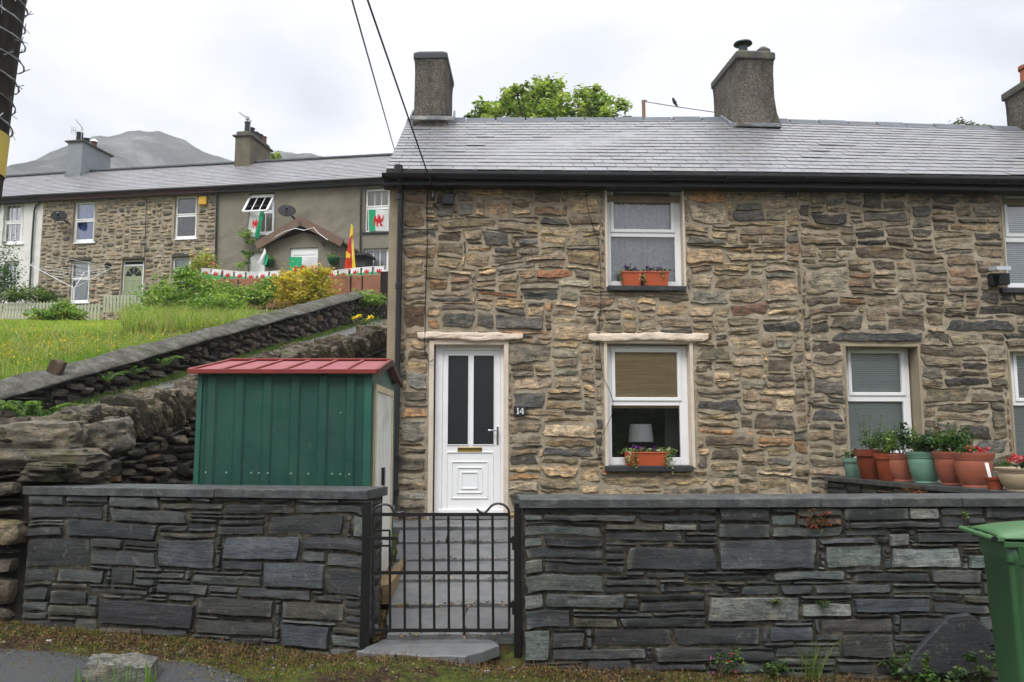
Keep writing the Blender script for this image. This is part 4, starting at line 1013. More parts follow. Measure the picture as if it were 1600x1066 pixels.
def slate_wall(name, label, F, u0, u1, zc, zbot, presets, seed, joints, ct=.066, ret=None, thick=.38):
    w_ = thing(name, label, 'garden wall', F.pt((u0+u1)/2, 0, 0))
    zt = zc-ct; H = zt-zbot; W = u1-u0
    bk = MB(); bk.box(F, u0+.004, u1-.004, -thick, -.012, zbot, zt-.002)
    V1, F1 = wall_face(F, u0, u1, zbot, zt, [], seed, step=.05, amp=.006); V1 = V1+np.array(F.n)*-.026
    sv = np.array([tuple(p) for p in bk.v]); V, Fc, C = merge((V1, F1, np.array((.1, .1, .1))), (sv, bk.f, np.array((.1, .1, .1))))
    core = link('core', V, Fc, JOINT, w_, False, C)
    cw, ch = .05, .028
    pr_ = []
    for (a, b, c_, d_, tone) in presets:
        r = rect(F, a, b, c_, d_, 0); pr_.append((r[0]-u0, r[1]-zbot, r[2]-u0, r[3]-zbot, tone))
    rects = pack(W, H, cw, ch, (3, 13, 7), (1, 4, [22, 34, 28, 16]), None, pr_, random.Random(seed))
    # stretch the last course and column to the very edge
    rects = [(a, b, W if c_ > W-cw*1.6 else c_, H if d_ > H-ch*1.2 else d_, e) for a, b, c_, d_, e in rects]
    def warp(X, Y):
        k = np.clip(np.minimum(np.minimum(X, W-X), np.minimum(Y, H-Y))/.15, 0, 1)
        return X+.012*k*fbm(X*1.2, Y*2, 3, seed, 2), Y+.022*k*fbm(X*.7, Y*1.5, 7, seed, 2)*2
    SV, SF, SC = stone_mesh(rects, frame_map(Frame(F.pt(u0, 0, zbot), math.atan2(F.u.y, F.u.x))), PAL_S, base=.004, dpow=8, ridg=.006, ang=.8, facet=.004, lowest=-.010, pale=.75, gap=.006, bulge=.008, edge=.007, seed=seed, corner=.03, jitter=.045, depthvar=.013, sink=.03, warp=warp, lam=.005, slope=.006, colvar=.15)
    st = link('stonework', SV, SF, SLST, core, False, SC); smooth_by_angle(st, 35)
    if ret:   # the squared end by the gate
        Fe = Frame(F.pt(u1, 0, zbot), math.atan2(F.u.y, F.u.x)+math.pi/2)
        rr = pack(thick, H, .05, .04, (3, 8, 5), (1, 4, [1, 2, 3, 2]), None, (), random.Random(seed+9))
        SV, SF, SC = stone_mesh(rr, frame_map(Fe), PAL_S, gap=.012, bulge=.006, edge=.004, seed=seed+1, corner=.03, depthvar=.006)
        link('end_stonework', SV, SF, SLST, core, False, SC)
    cp = MB(); rng = random.Random(seed); js = [u0-.03]+[F.uv(j, 775, .03)[0] for j in joints]+[u1+.03]
    for a, b in zip(js, js[1:]):
        dz = rng.uniform(-.003, .003); n = 14; V = []; fs = []
        for i in range(n+1):
            u = a+.003+(b-a-.006)*i/n; e = .006*float(fbm(u*6, seed, 0, 2, 3))
            V += [F.pt(u, .035+e, zt+.002+dz), F.pt(u, .035+e*1.4, zc-.006+dz), F.pt(u, .028+e, zc+dz), F.pt(u, -thick-.03, zc+dz+.003), F.pt(u, -thick-.03, zt+.002+dz)]
        for i in range(n):
            for k in range(5): p = i*5+k; q = i*5+(k+1) % 5; fs.append((p, p+5, q+5, q))
        fs += [(4, 3, 2, 1, 0)[::-1], tuple(n*5+k for k in range(5))[::-1]]
        cp.add(V, fs)
    cp.build('coping', COPE, w_)
    return w_
FR = Frame((0, 6.2, 0)); zcR = FR.uv(1100, 779, .03)[1]
uR0 = FR.uv(818, 900)[0]; uR1 = FR.uv(1900, 900)[0]
pR = [(1126, 835, 1278, 892, S_B), (1285, 850, 1384, 888, S_G), (1390, 855, 1507, 893, S_L), (1510, 868, 1541, 888, S_G), (1104, 937, 1252, 980, S_L), (1255, 945, 1332, 967, S_L), (1334, 937, 1457, 965, S_B), (818, 988, 856, 1034, S_G), (818, 957, 897, 985, S_B), (818, 902, 943, 930, S_G), (818, 932, 846, 953, S_G), (847, 932, 973, 953, S_G), (978, 851, 1124, 890, S_D), (818, 820, 943, 838, S_G), (818, 806, 848, 817, S_G), (850, 804, 998, 817, S_G), (1001, 803, 1126, 817, S_D), (850, 840, 940, 855, S_D), (818, 859, 942, 875, S_D), (818, 879, 846, 899, S_G), (850, 879, 976, 899, S_D), (946, 829, 1067, 846, S_D), (1073, 896, 1198, 912, S_D), (1036, 915, 1138, 932, S_D), (946, 916, 1034, 932, S_M), (998, 944, 1101, 962, S_D), (972, 966, 1101, 984, S_D), (858, 993, 916, 1017, S_M), (922, 988, 1049, 1018, S_D), (1055, 984, 1186, 1014, S_D), (862, 1020, 1015, 1038, S_M), (1018, 1018, 1150, 1038, S_D), (1318, 996, 1403, 1030, (.045, .045, .042)), (1280, 969, 1400, 992, (.10, .10, .095)), (1402, 967, 1489, 993, S_D), (1323, 811, 1466, 826, S_M), (1426, 830, 1540, 846, S_D), (1276, 838, 1368, 849, S_M), (1202, 893, 1325, 911, S_M), (1328, 896, 1452, 913, S_D), (1270, 917, 1390, 932, S_M), (1396, 918, 1540, 934, S_G), (1200, 981, 1276, 1005, S_B), (1200, 822, 1322, 837, S_M), (1188, 985, 1199, 1005, S_B), (1460, 943, 1545, 962, S_D)]
wallR = slate_wall('garden_wall', 'long dark slate garden wall right of the gate, green wheelie bin against it', FR, uR0, uR1, zcR, -.42, pR, 41, [1282, 1503])
A0 = P(34, 945, 7.0); A1 = P(566, 1012, 6.3)
angL = math.atan2(A1.y-A0.y, A1.x-A0.x); FL = Frame((A0.x, A0.y, 0), angL); LL = math.hypot(A1.x-A0.x, A1.y-A0.y)
zcL = FL.uv(300, 763, .03)[1]
pL = [(250, 842, 337, 894, S_B), (345, 838, 467, 877, S_B), (415, 880, 507, 925, S_B), (508, 890, 560, 934, S_D), (103, 818, 250, 844, S_D), (173, 797, 291, 816, S_M), (43, 792, 160, 815, S_D), (470, 842, 565, 866, S_D), (417, 806, 543, 838, S_D), (545, 806, 565, 842, S_G), (344, 878, 410, 897, S_B), (470, 866, 510, 880, S_G), (511, 868, 565, 888, S_M), (295, 900, 410, 918, S_M), (370, 922, 492, 943, S_M), (305, 940, 430, 970, (.05, .048, .042)), (436, 981, 512, 1012, S_B), (515, 992, 555, 1014, S_G), (155, 942, 302, 983, S_D), (90, 891, 168, 918, S_D), (170, 892, 206, 920, S_D), (144, 863, 245, 890, S_D), (43, 843, 140, 890, (.035, .036, .036)), (293, 813, 340, 832, S_D), (340, 818, 414, 836, S_D), (310, 972, 432, 996, (.05, .05, .046)), (436, 945, 535, 975, (.06, .058, .045)), (76, 924, 133, 950, S_D), (207, 896, 290, 912, S_D), (462, 788, 560, 803, S_M), (243, 914, 330, 936, S_M), (240, 790, 300, 800, S_D), (350, 786, 456, 804, S_D), (138, 924, 235, 938, S_M)]
wallL = slate_wall('garden_wall', 'short dark slate garden wall left of the gate in front of the green shed', FL, 0, LL, zcL, -.3, pL, 57, [335], ret=True)

# ------------------------------------------------------------------ gate and posts
IRON = simple('black_iron', '0c0d0e', .45, .0, var=.3, bump=.25, bscale=60, dirt='241a14', dirt_amt=.25)
FG = Frame((0, 6.27, 0))
def gp(x, y, d=0): u, z = FG.uv(x, y, d); return FG.pt(u, d, z)
for (x0, x1, yt, yb, lab) in ((566, 580, 783, 1000, 'black square steel gate post at the end of the left slate wall'), (803.5, 815, 786, 1020, 'black square steel hinge post between gate and right slate wall')):
    m = MB(); a = FG.uv(x0, 800)[0]; b = FG.uv(x1, 800)[0]; m.box(FG, a, b, -.06, .0, -.3, FG.uv(x0, yt)[1])
    gpst = m.build('gate_post', IRON, bev=.004); tag(gpst, lab, 'gate post')
gate = thing('garden_gate', 'low black wrought iron bar gate with curled top rails', 'gate', gp(690, 1000), None)
m = MB(); r = .008
for x in (583, 795.6): m.bar(gp(x, 804), gp(x, 985), .020, .020, (0, 1, 0))
for y in (804, 895, 985): m.bar(gp(583, y), gp(795.6, y), .014, .024)
m.build('gate_frame', IRON, gate)
for x in (632, 656, 678, 701, 724, 747, 770):
    m = MB(); m.tube([gp(x-.5, 804), gp(x+.5, 985)], .0095, 6); m.build('bar', IRON, gate)
m = MB(); m.tube([gp(609, 853), gp(609.5, 985)], .0095, 6); m.build('bar', IRON, gate)
def arc(pts, n=26):
    out = []
    P4 = [pts[0]]+pts+[pts[-1]]
    for i in range(1, len(P4)-2):
        for t_ in np.linspace(0, 1, 6, endpoint=False):
            a, b, c_, d_ = [np.array(q, float) for q in P4[i-1:i+3]]
            out.append(.5*((2*b)+(-a+c_)*t_+(2*a-5*b+4*c_-d_)*t_**2+(-a+3*b-3*c_+d_)*t_**3))
    out.append(np.array(pts[-1], float)); return out
for pts in ([(583, 804), (585, 796), (592, 790), (601.7, 788.2), (610, 791), (615, 798), (621, 801.5), (628, 800.5), (631.5, 799)], [(795.6, 804), (794, 796), (788, 789.5), (779, 787), (770, 789), (763, 796), (757, 801.5), (750, 800), (745, 795.5)]):
    m = MB(); m.tube([gp(x, y) for x, y in arc(pts)], .0095, 6); m.build('curl', IRON, gate)
m = MB()
for y in (829, 853): m.bar(gp(583, y), gp(609, y), .010, .014)
m.bar(gp(609, 829), gp(609, 853), .01, .014); m.bar(gp(577, 841, .012), gp(621, 841.5, .012), .012, .024)
m.build('latch', IRON, gate)
for y in (844, 945):
    m = MB(); a = gp(796, y); m.box(FG, FG.uv(795.5, y)[0], FG.uv(806, y)[0], -.008, .012, a.z-.02, a.z+.02); m.box(FG, FG.uv(800, y)[0], FG.uv(804.5, y)[0], -.012, .018, a.z-.07, a.z+.03); m.build('hinge', IRON, gate)

# ------------------------------------------------------------------ slate path
t = NT('path_slate'); c = t.attr(); v = t.coord()
c = t.mix(.8, c, t.ramp(t.noise(5, 6, .7, v), [(.3, (.68, .7, .72)), (.7, (1.3, 1.28, 1.25))]), 'MULTIPLY')
c = t.mix(t.ramp(t.noise(3.3, 7, .75, v), [(.56, 0.0), (.66, .5)]), c, (.10, .085, .055))
t.principled(c, t.ramp(t.noise(4, 4, .6, v), [(.35, .38), (.65, .6)]), 0, .55, t.bump(t.noise(26, 6, .75, t.coord((1, 1, 1))), .5, .008)); PATHM = t.m
pathE = thing('path', 'grey slate slab path from the gate to the door', 'path', (-.25, 8, 0)); del pathE['category']; pathE['kind'] = 'structure'
def slab(poly, zf, th, seed, parent, name='slab'):
    "poly: xy outline, subdivided with wandering edges"
    rng = random.Random(seed); pts = []
    for i in range(len(poly)):
        a, b = np.array(poly[i]), np.array(poly[(i+1) % len(poly)]); n = max(2, int(np.linalg.norm(b-a)/.06))
        nr = np.array((b[1]-a[1], a[0]-b[0]))/np.linalg.norm(b-a)
        for k in range(n):
            s = k/n; p = a+(b-a)*s+nr*.018*float(fbm(s*n*.35, seed, i, 3, 3))*(1 if 0 < k else .3)*1.6; pts.append(p)
    n = len(pts); top = [Vector((p[0], p[1], zf(p[0], p[1])+.004*float(vnoise(p[0]*6, p[1]*6, seed)))) for p in pts]
    cx = sum((p for p in top), Vector())/n
    inn = [cx+(p-cx)*.97+Vector((0, 0, .006)) for p in top]; bot = [p-Vector((0, 0, th)) for p in top]
    V = bot+top+inn; fs = [(i, (i+1) % n, n+(i+1) % n, n+i) for i in range(n)]+[(n+i, n+(i+1) % n, 2*n+(i+1) % n, 2*n+i) for i in range(n)]+[tuple(range(2*n, 3*n))]
    m = MB(); sc = rng.uniform(.85, 1.15); m.col = (.125*sc, .127*sc, .128*sc); m.add(V, fs); return m.build(name, PATHM, parent)
ed = [(6.42, 985), (7.08, 945), (7.75, 909), (8.4, 878), (9.05, 852), (9.62, 830)]
def pzf(yy): return .02+.135*(yy-6.3)
def xpx(px, Y): return (px-743.5)/1291*Y
sl_l = [618, 615, 622, 626, 628, 632]; k = 0
for i in range(5):
    y0, y1 = ed[i][0], ed[i+1][0]; ya, yb = y0+.012, y1-.012
    xl0, xl1 = xpx(610+i*4, ya), xpx(612+i*4, yb); xr0, xr1 = xpx(812, ya), xpx(806, yb)
    stp = .02*i
    zf = lambda x, y, i=i, y0=y0: pzf(y0)+.035+(y-y0)*.10
    spl = {0: [728], 1: [], 2: [], 3: [], 4: [700]}[i]
    xs_ = [(xl0, xl1)]+[(xpx(s, ya), xpx(s+3, yb)) for s in spl]+[(xr0, xr1)]
    for (a0, a1), (b0, b1) in zip(xs_, xs_[1:]):
        k += 1; slab([(a0+.008, ya), (b0-.008, ya), (b1-.008, yb), (a1+.008, yb)], zf, .06, 100+k, pathE)
y0 = 9.64; slab([(xpx(606, y0), y0), (xpx(806, y0), y0), (xpx(806, 10.1), 10.12), (xpx(606, 10.1), 10.12)], lambda x, y: pzf(9.62)+.05+(y-y0)*.05, .06, 140, pathE)
slab([tuple(PZ(a, b, .03).xy) for a, b in ((557, 1018), (600, 1022), (657, 1026), (727, 1027), (745, 1021), (779, 1010), (764, 1000), (802, 1001), (803, 990), (652, 990), (596, 1001))], lambda x, y: .03, .07, 150, pathE)

# ------------------------------------------------------------------ metal shed
def corrug(name, col):
    t = NT(name); c0 = lin(col); v = t.coord()
    c = t.mix(1.0, c0, t.ramp(t.noise(1.4, 5, .6, v), [(.3, (.78, .8, .82)), (.7, (1.25, 1.2, 1.15))]), 'MULTIPLY')
    st = t.noise(9, 5, .65, t.coord((1, 1, .06)))
    c = t.mix(t.ramp(st, [(.48, 0.0), (.72, .14)]), c, (.09, .12, .10))
    sp = t.noise(26, 5, .7, v); c = t.mix(t.ramp(sp, [(.62, 0.0), (.70, .45)]), c, (.16, .17, .13))
    c = t.mix(t.ramp(t.noise(12, 6, .75, v), [(.66, 0.0), (.72, .5)]), c, (.10, .05, .025))
    dn = t.bump(t.noise(2.2, 2, .5, v), .5, .03)
    t.principled(c, t.ramp(t.noise(5, 4, .6, v), [(.3, .34), (.7, .55)]), 0, .5, t.bump(t.noise(60, 3, .6, v), .06, .004, dn)); return t.m
SGREEN = corrug('shed_green', '17463a'); SGREEN2 = corrug('shed_green_trim', '25594b'); SRED = simple('shed_roof_red', '8c4448', .6, var=.12, scale=2, bump=.08, dirt='8a6a66', dirt_amt=.4); SREDT = simple('shed_roof_trim', '7c2a22', .5, var=.15, bump=.08)
SWHITE = simple('shed_door_white', 'e2e1da', .5, var=.08, scale=3, bump=.1, dirt='8a7a66', dirt_amt=.45); SCREAM = simple('shed_frame_cream', 'cdbf9d', .5, var=.1, bump=.1, dirt='8a6a4a', dirt_amt=.4)
oS = P(575, 921, 7.12); aS = -R(1.5); FS = Frame((oS.x, oS.y, 0), aS)
shed = thing('garden_shed', 'green ribbed metal garden shed with red roof and white door', 'shed', FS.pt(-.75, -.8, oS.z))
uL = FS.uv(306, 700)[0]; zE = FS.uv(575, 580)[1]; zb0 = oS.z+.0; DW = 1.62
m = MB()
# ribbed long wall: outline of vertical folds
def ribs(F, u0, u1, z0, z1, d, n, flip=False, w=.05, dep=.02):
    pts = [(u0, 0)]
    for i in range(n):
        c_ = u0+(u1-u0)*(i+.5)/n; pts += [(c_-w, 0), (c_-w*.6, dep), (c_+w*.6, dep), (c_+w, 0)]
    pts.append((u1, 0)); V = []; fs = []
    for (u, e) in pts: V += [F.pt(u, d+e, z0), F.pt(u, d+e, z1)]
    for i in range(len(pts)-1): fs.append((2*i, 2*i+2, 2*i+3, 2*i+1))
    return V, fs
V, fs = ribs(FS, uL, -.06, zb0-.1, zE, -.004, 6); m.add(V, fs)
Fb = Frame(FS.pt(0, -DW, 0), aS+math.pi); V, fs = ribs(Fb, 0.06, -uL, zb0-.1, zE, -.004, 6); m.add(V, fs)
Fle = Frame(FS.pt(uL, 0, 0), aS-math.pi/2); V, fs = ribs(Fle, -DW, 0, zb0-.1, zE, -.004, 5); m.add([Vector(v_) for v_ in V], fs)
wl = m.build('wall', SGREEN, shed)
for bx in ((-.062, -.0, -.062, .012, zb0-.1, zE+.01), (uL-.008, uL+.035, -.05, .010, zb0-.1, zE), (-.06, 0, -DW, -DW+.06, zb0-.1, zE), (uL+.036, -.063, -.01, .011, zE-.045, zE+.005)):
    m = MB(); m.box(FS, *bx); m.build('corner_trim', SGREEN2, wl, bev=.004)
SCREW = simple('screw_head', '9aa8a0', .3, .3, var=0, bump=0)
for i in range(10):
    m = MB(); px_ = [322, 354, 393, 405, 419, 455, 482, 519, 532, 546][i]; u, z = FS.uv(px_, 738+i*.35, .012); m.lathe(FS.pt(u, .019, z), [(.008, 0), (.008, .006)], 8, axis=Matrix.Rotation(math.pi/2, 3, 'X')); m.build('screw', SCREW, wl)
m = MB(); u, z = FS.uv(532, 645, .012); m.lathe(FS.pt(u, .010, z), [(.006, 0), (.006, .006)], 8, axis=Matrix.Rotation(math.pi/2, 3, 'X'))
m.build('screw', SCREW, wl)
# gable end with door: plane u=0 facing +u
Fe = Frame(FS.pt(0, 0, 0), aS+math.pi/2)         # u runs to the rear, n = +u of the shed
zR = zE+.15
m = MB(); m.prism(Fe, [(0, zE-.02), (DW, zE-.02), (DW/2, zR-.02)], -.02, .0)
m.box(Fe, .0, .14, -.02, .0, zb0-.1, zE); m.box(Fe, DW-.3, DW, -.02, .0, zb0-.1, zE); m.box(Fe, .14, DW-.3, -.02, 0, zE-.12, zE-.02)
m.build('gable_wall', SGREEN2, shed)
dr_ = MB(); 
for k in range(2):
    a_ = .20+k*.535; dr_.box(Fe, a_, a_+.53, -.012+.004*k, .006+.004*k, zb0-.02, zE-.16)
    for q_ in (.13, .27, .4): dr_.box(Fe, a_+q_, a_+q_+.012, .0062+.004*k, .0105+.004*k, zb0-.02, zE-.165)
sd_ = dr_.build('door', SWHITE, shed)
m = MB(); m.box(Fe, .14, .20, -.015, .022, zb0-.05, zE-.10); m.box(Fe, DW-.36, DW-.30, -.015, .022, zb0-.05, zE-.10); m.box(Fe, .20, DW-.36, -.015, .022, zE-.16, zE-.10)
m.build('door_frame', SCREAM, sd_, bev=.004)
m = MB(); zl = zb0+.82; m.box(Fe, .60, .68, .012, .04, zl, zl+.16); m.tube([Fe.pt(.64, .03, zl), Fe.pt(.65, .045, zl-.05), Fe.pt(.69, .04, zl-.09)], .006, 6); m.build('lock', BLACKPL, sd_, bev=.006)
# roof
def sheet(F, a, b, c_, d_, th=.012): 
    return None
rf = MB(); ov = .07; ul = uL-.06; ur = .05
E0, E1, R0, R1 = FS.pt(ul, .07, zE-.012), FS.pt(ur, .07, zE-.012), FS.pt(ul+.06, -DW/2, zR), FS.pt(ur, -DW/2, zR)
B0, B1 = FS.pt(ul, -DW-.07, zE-.012), FS.pt(ur, -DW-.07, zE-.012); T = Vector((0, 0, .012))
rf.hexa([E0, E1, R1, R0, E0+T, E1+T, R1+T, R0+T]); rf.hexa([R0, R1, B1, B0, R0+T, R1+T, B1+T, B0+T]); rfo = rf.build('roof', SRED, shed)
m = MB()
for i in range(7):
    s = i/6; a = E0.lerp(E1, s)+T; b = R0.lerp(R1, s)+T; m.bar(a+Vector((0, 0, .006)), b+Vector((0, 0, .006)), .034, .018)
    b2 = B0.lerp(B1, s)+T; m.bar(b+Vector((0, 0, .006)), b2+Vector((0, 0, .006)), .034, .018)
m.bar(R0+T*1.8, R1+T*1.8, .09, .02); m.bar(E0+Vector((-.01, 0, .004)), E1+Vector((.0, 0, .004)), .02, .04); m.build('trim', SREDT, rfo, bev=.004)
m = MB(); m.bar(E1+Vector((.012, 0, -.006)), R1+Vector((.012, 0, -.006)), .02, .055); m.bar(R1+Vector((.012, 0, -.006)), B1+Vector((.012, 0, -.006)), .02, .055); m.build('bargeboard', simple('rusty_trim', '4a3026', .7, var=.35, dirt='241813', dirt_amt=.6), rfo)
# timber base
WOOD = simple('weathered_timber', '8a7452', .9, var=.3, scale=3, bump=.7, bscale=30, dirt='4a4028', dirt_amt=.6, stretch=(1, 5, 5))
for (d0, d1, z0, z1, lab) in ((.03, .10, -.16, -.06, 0), (.12, .18, -.2, -.04, 0), (.24, .29, -.22, -.15, 0)):
    m = MB(); m.bar(Fe.pt(-.02, d0+.03, zb0+z1), Fe.pt(DW+.05, d0+.03, zb0+z1+.02), .07, z1-z0); m.build('base_beam', WOOD, shed, bev=.006)
m = MB(); m.box(FS, uL, 0, -DW, 0, zb0-.3, zb0-.09); m.build('base_board', WOOD, shed)
fl_ = MB()

# ------------------------------------------------------------------ low wall with pots
LW0 = P(1291, 742, 10.15); LW1 = P(1606, 773, 7.15)
ang = math.atan2(LW1.y-LW0.y, LW1.x-LW0.x); LWn = (Vector((LW1.x, LW1.y, 0))-Vector((LW0.x, LW0.y, 0))); Lw = LWn.length+.5
FW = Frame((LW0.x, LW0.y, 0), ang)        # outward side faces the camera and the left
zw = (LW0.z+LW1.z)/2
lw = thing('low_garden_wall', 'low slate-topped wall under the row of flower pots', 'garden wall', FW.pt(Lw/2, -.1, .3))
m = MB(); n = 5
for i in range(n):
    a, b = Lw*i/n+.004, Lw*(i+1)/n-.004; m.box(FW, a, b, -.34, .05, zw-.055, zw+.003*(i % 2))
m.build('coping', COPE, lw, bev=.008)
rr = pack(Lw, zw-.055-.2, .05, .04, (3, 10, 5), (1, 4, [2, 3, 2, 1]), None, (), random.Random(5))
SV, SF, SC = stone_mesh(rr, frame_map(Frame(FW.pt(0, 0, .2), ang)), PAL_S+PAL_B[:3], gap=.012, bulge=.012, edge=.006, seed=5, corner=.06, depthvar=.012)
link('stonework', SV, SF, SLST, lw, False, SC)
m = MB(); m.box(FW, 0, Lw, -.3, -.015, .1, zw-.056); m.build('core', JOINT, lw)
# ------------------------------------------------------------------ pots on the low wall
SOIL = simple('potting_soil', '2a1f16', .95, var=.4, scale=30, bump=.8)
LEAF = leaf_mat('leaf'); PETAL = leaf_mat('petal', trans=.3, rough=.6)
def mk_leaves(name, C, size, cols, rng, parent, mat=None, **kw):
    V, F, Cc = leaf_mesh(C, size, cols, rng, **kw); return link(name, V, F, mat or LEAF, parent, False, Cc)
GR1 = [(.05, .12, .02), (.08, .17, .03), (.03, .08, .02)]; GR2 = [(.14, .22, .03), (.20, .28, .05), (.10, .17, .03)]; GR3 = [(.02, .055, .015), (.035, .08, .025), (.05, .10, .03)]
STEM = simple('stem', '4b5a2a', .8, var=.2, bump=0); TWIG = simple('bark', '4a3c2c', .9, var=.25, bump=.6, bscale=30)
def px_at(px, py, d=-.14):        # spot on the low wall's top
    u, _ = FW.uv(px, py, d); return FW.pt(u, d, zw)
BULGE = [(.60, 0), (.66, .015), (.66, .05), (.62, .07), (.76, .18), (.90, .38), (.98, .60), (1.0, .72), (.98, .80), (1.04, .81), (1.04, .84), (1.12, .90), (1.14, 1), (1.06, 1), (1.0, .88)]
STRAIGHT = [(.66, 0), (.70, .02), (.90, .76), (.90, .78), (1.03, .79), (1.08, 1), (1.0, 1), (.95, .9)]
def pot(name, label, cx, top, base_y, wpx, col, prof, plant, foliage, seed, rough=.55, dirt=None, d=-.14, group='flower pots along the low wall'):
    p = px_at(cx, base_y, d); s = (p-EYE).dot(fw)/FOC
    r = wpx*s/2/1.14; h = (base_y-top)*s*1.0
    root = thing('potted_plant', label, 'potted plant', p, group)
    m = MB(); m.lathe(p, [(a*r, b*h) for a, b in prof], 28); m.f[-1:] = []
    po = m.build('pot', simple('pot_'+name, col, rough, var=.14, scale=7, bump=.15, dirt=dirt or '8c8070', dirt_amt=.25), root, smooth=True)
    m = MB(); m.lathe(p, [(.8*r, h*.8), (.97*r, h*.86), (.5*r, h*.88)], 18); m.build('soil', SOIL, root)
    rng = np.random.default_rng(seed); foliage(root, p+Vector((0, 0, h)), r, h, rng); return root
def bushy(height, spread, pal, n=900, leaf=.035, stems=6, per=14, sub=.28, droop=.3, extra=None, aspect=.5):
    def f(root, c, r, h, rng):
        bl = []
        for k in range(stems):
            a = rng.uniform(0, 6.28); rr = spread*rng.uniform(.2, 1)*r; hh = height*rng.uniform(.35, .9)
            bl.append(((c.x+math.cos(a)*rr, c.y+math.sin(a)*rr, c.z+hh*.6), (r*.42, r*.42, hh*.45), 1))
        C, cid, nc = clump_points(rng, bl, n, shell=.3, sub=.3, perclump=per)
        C = C[C[:, 2] > c.z-.03]; cid = cid[:len(C)]
        mk_leaves('foliage', C, leaf, leaf_cols(rng, cid, nc, pal), rng, root, droop=droop, aspect=aspect)
        m = MB()
        for b in bl:
            t_ = Vector(b[0])+Vector((0, 0, b[1][2]*.6)); m.tube([c+Vector((0, 0, -.03)), c.lerp(t_, .5)+Vector((rng.uniform(-.02, .02), rng.uniform(-.02, .02), 0)), t_], [.006, .004, .002], 5)
        m.build('stem', STEM, root)
        if extra: extra(root, c, r, h, rng)
    return f
def flowers(n, size, cols, zlo, zhi, spread, petals=6, name='flower'):
    def f(root, c, r, h, rng):
        C = []; K = []
        for k in range(n):
            a = rng.uniform(0, 6.28); rr = r*spread*math.sqrt(rng.random()); q = np.array((c.x+math.cos(a)*rr, c.y+math.sin(a)*rr-.02, c.z+rng.uniform(zlo, zhi)))
            C.append(q+rng.normal(size=(petals, 3))*size*.32); K.append(np.tile(np.array(cols[rng.integers(0, len(cols))])*rng.uniform(.8, 1.2), (petals, 1)))
        mk_leaves(name, np.concatenate(C), size, np.clip(np.concatenate(K), 0, 1), rng, root, mat=PETAL, aspect=.9, droop=.1)
    return f
def multi(*fs):
    def f(root, c, r, h, rng):
        for g in fs: g(root, c, r, h, rng)
    return f
def stalks(height, n, pal, r_sp=.9, leaf=.03, per=16, flow=None):
    "thin tall stems, each with small leaves up its length"
    def f(root, c, r, h, rng):
        m = MB(); C = []
        for k in range(n):
            a = rng.uniform(0, 6.28); b = c+Vector((math.cos(a)*r*.5, math.sin(a)*r*.5, -.03)); hh = height*rng.uniform(.6, 1)
            t_ = b+Vector((math.cos(a)*r*r_sp+rng.uniform(-.03, .03), math.sin(a)*r*r_sp, hh)); md = b.lerp(t_, .5)+Vector((rng.uniform(-.02, .02), 0, .02))
            m.tube([b, md, t_], [.004, .003, .0015], 5)
            for q in range(per):
                s = rng.uniform(.15, 1); p = (b.lerp(md, s*2) if s < .5 else md.lerp(t_, s*2-1)); C.append(np.array(p)+rng.normal(size=3)*.012)
        m.build('stem', STEM, root); C = np.array(C); cid = np.arange(len(C))//per
        mk_leaves('foliage', C, leaf, leaf_cols(rng, cid, n, pal), rng, root, aspect=.4)
    return f
TC = '8c3f24'
pot('small_green', 'small pale green pot at the far left end of the pot row', 1333, 712, 742, 34, '6f8f7e', STRAIGHT, 0, bushy(.16, .6, GR1, 260, .03), 1)
pot('tall_terracotta', 'darkest terracotta pot with tall thin stems, second in the row', 1364, 700, 746, 58, '7a3420', STRAIGHT, 0, multi(stalks(.62, 5, GR2, .5, .028, 26), bushy(.2, .7, GR1, 380, .03)), 2, d=-.10)
pot('plain_terracotta', 'terracotta pot with a feathery upright green shrub', 1389, 705, 748, 46, '8a3e22', STRAIGHT, 0, multi(bushy(.3, .9, GR1, 650, .028), stalks(.36, 9, [(.06, .13, .03), (.10, .18, .04)], .35, .02, 60)), 3, d=-.06)
pot('round_pink', 'rounded pinkish clay pot with yellow green leaves', 1411, 706, 749, 50, 'a8624c', BULGE, 0, bushy(.24, 1.0, GR2, 700, .036), 4)
pot('sea_green', 'large rounded sea green pot with dark rose leaves', 1448, 706, 755, 58, '6c9480', BULGE, 0, multi(bushy(.32, 1.15, GR3, 1100, .048, stems=9), stalks(.42, 5, GR1, .9, .04, 14)), 5)
pot('dusky_terracotta', 'rounded dusky terracotta pot with reddish rose shoots', 1490, 706, 758, 58, '97533f', BULGE, 0, multi(bushy(.28, 1.0, GR1, 760, .042, stems=7), stalks(.40, 7, [(.10, .14, .03), (.16, .06, .04), (.05, .11, .03)], .6, .045, 16)), 6, d=-.18)
pot('large_terracotta', 'largest rounded terracotta pot with low red flowers', 1523, 706, 760, 62, 'a05b46', BULGE, 0, multi(bushy(.09, .8, GR1, 260, .03), flowers(15, .03, [(.50, .02, .05), (.6, .06, .10)], .0, .06, .8)), 7, d=-.10)
pot('little_terracotta', 'smallest terracotta pot with a white plant tag', 1555, 742, 762, 32, '8a3c22', STRAIGHT, 0, lambda root, c, r, h, rng: MB().hexa([c+Vector(q) for q in ((-.065, -.02, -.02), (-.035, -.02, -.02), (-.035, -.016, -.02), (-.065, -.016, -.02), (-.085, .0, .13), (-.05, .0, .13), (-.05, .004, .13), (-.085, .004, .13))]).build('plant_tag', WHT, root), 8, d=-.02)
pot('cream_bowl', 'wide cream stone-effect pot with bright red flowers', 1596, 729, 765, 72, 'b7a388', BULGE, 0, multi(bushy(.13, .8, GR1, 420, .032), flowers(16, .034, [(.60, .02, .05), (.75, .12, .18)], .04, .12, .6)), 9, dirt='8a6a4a')
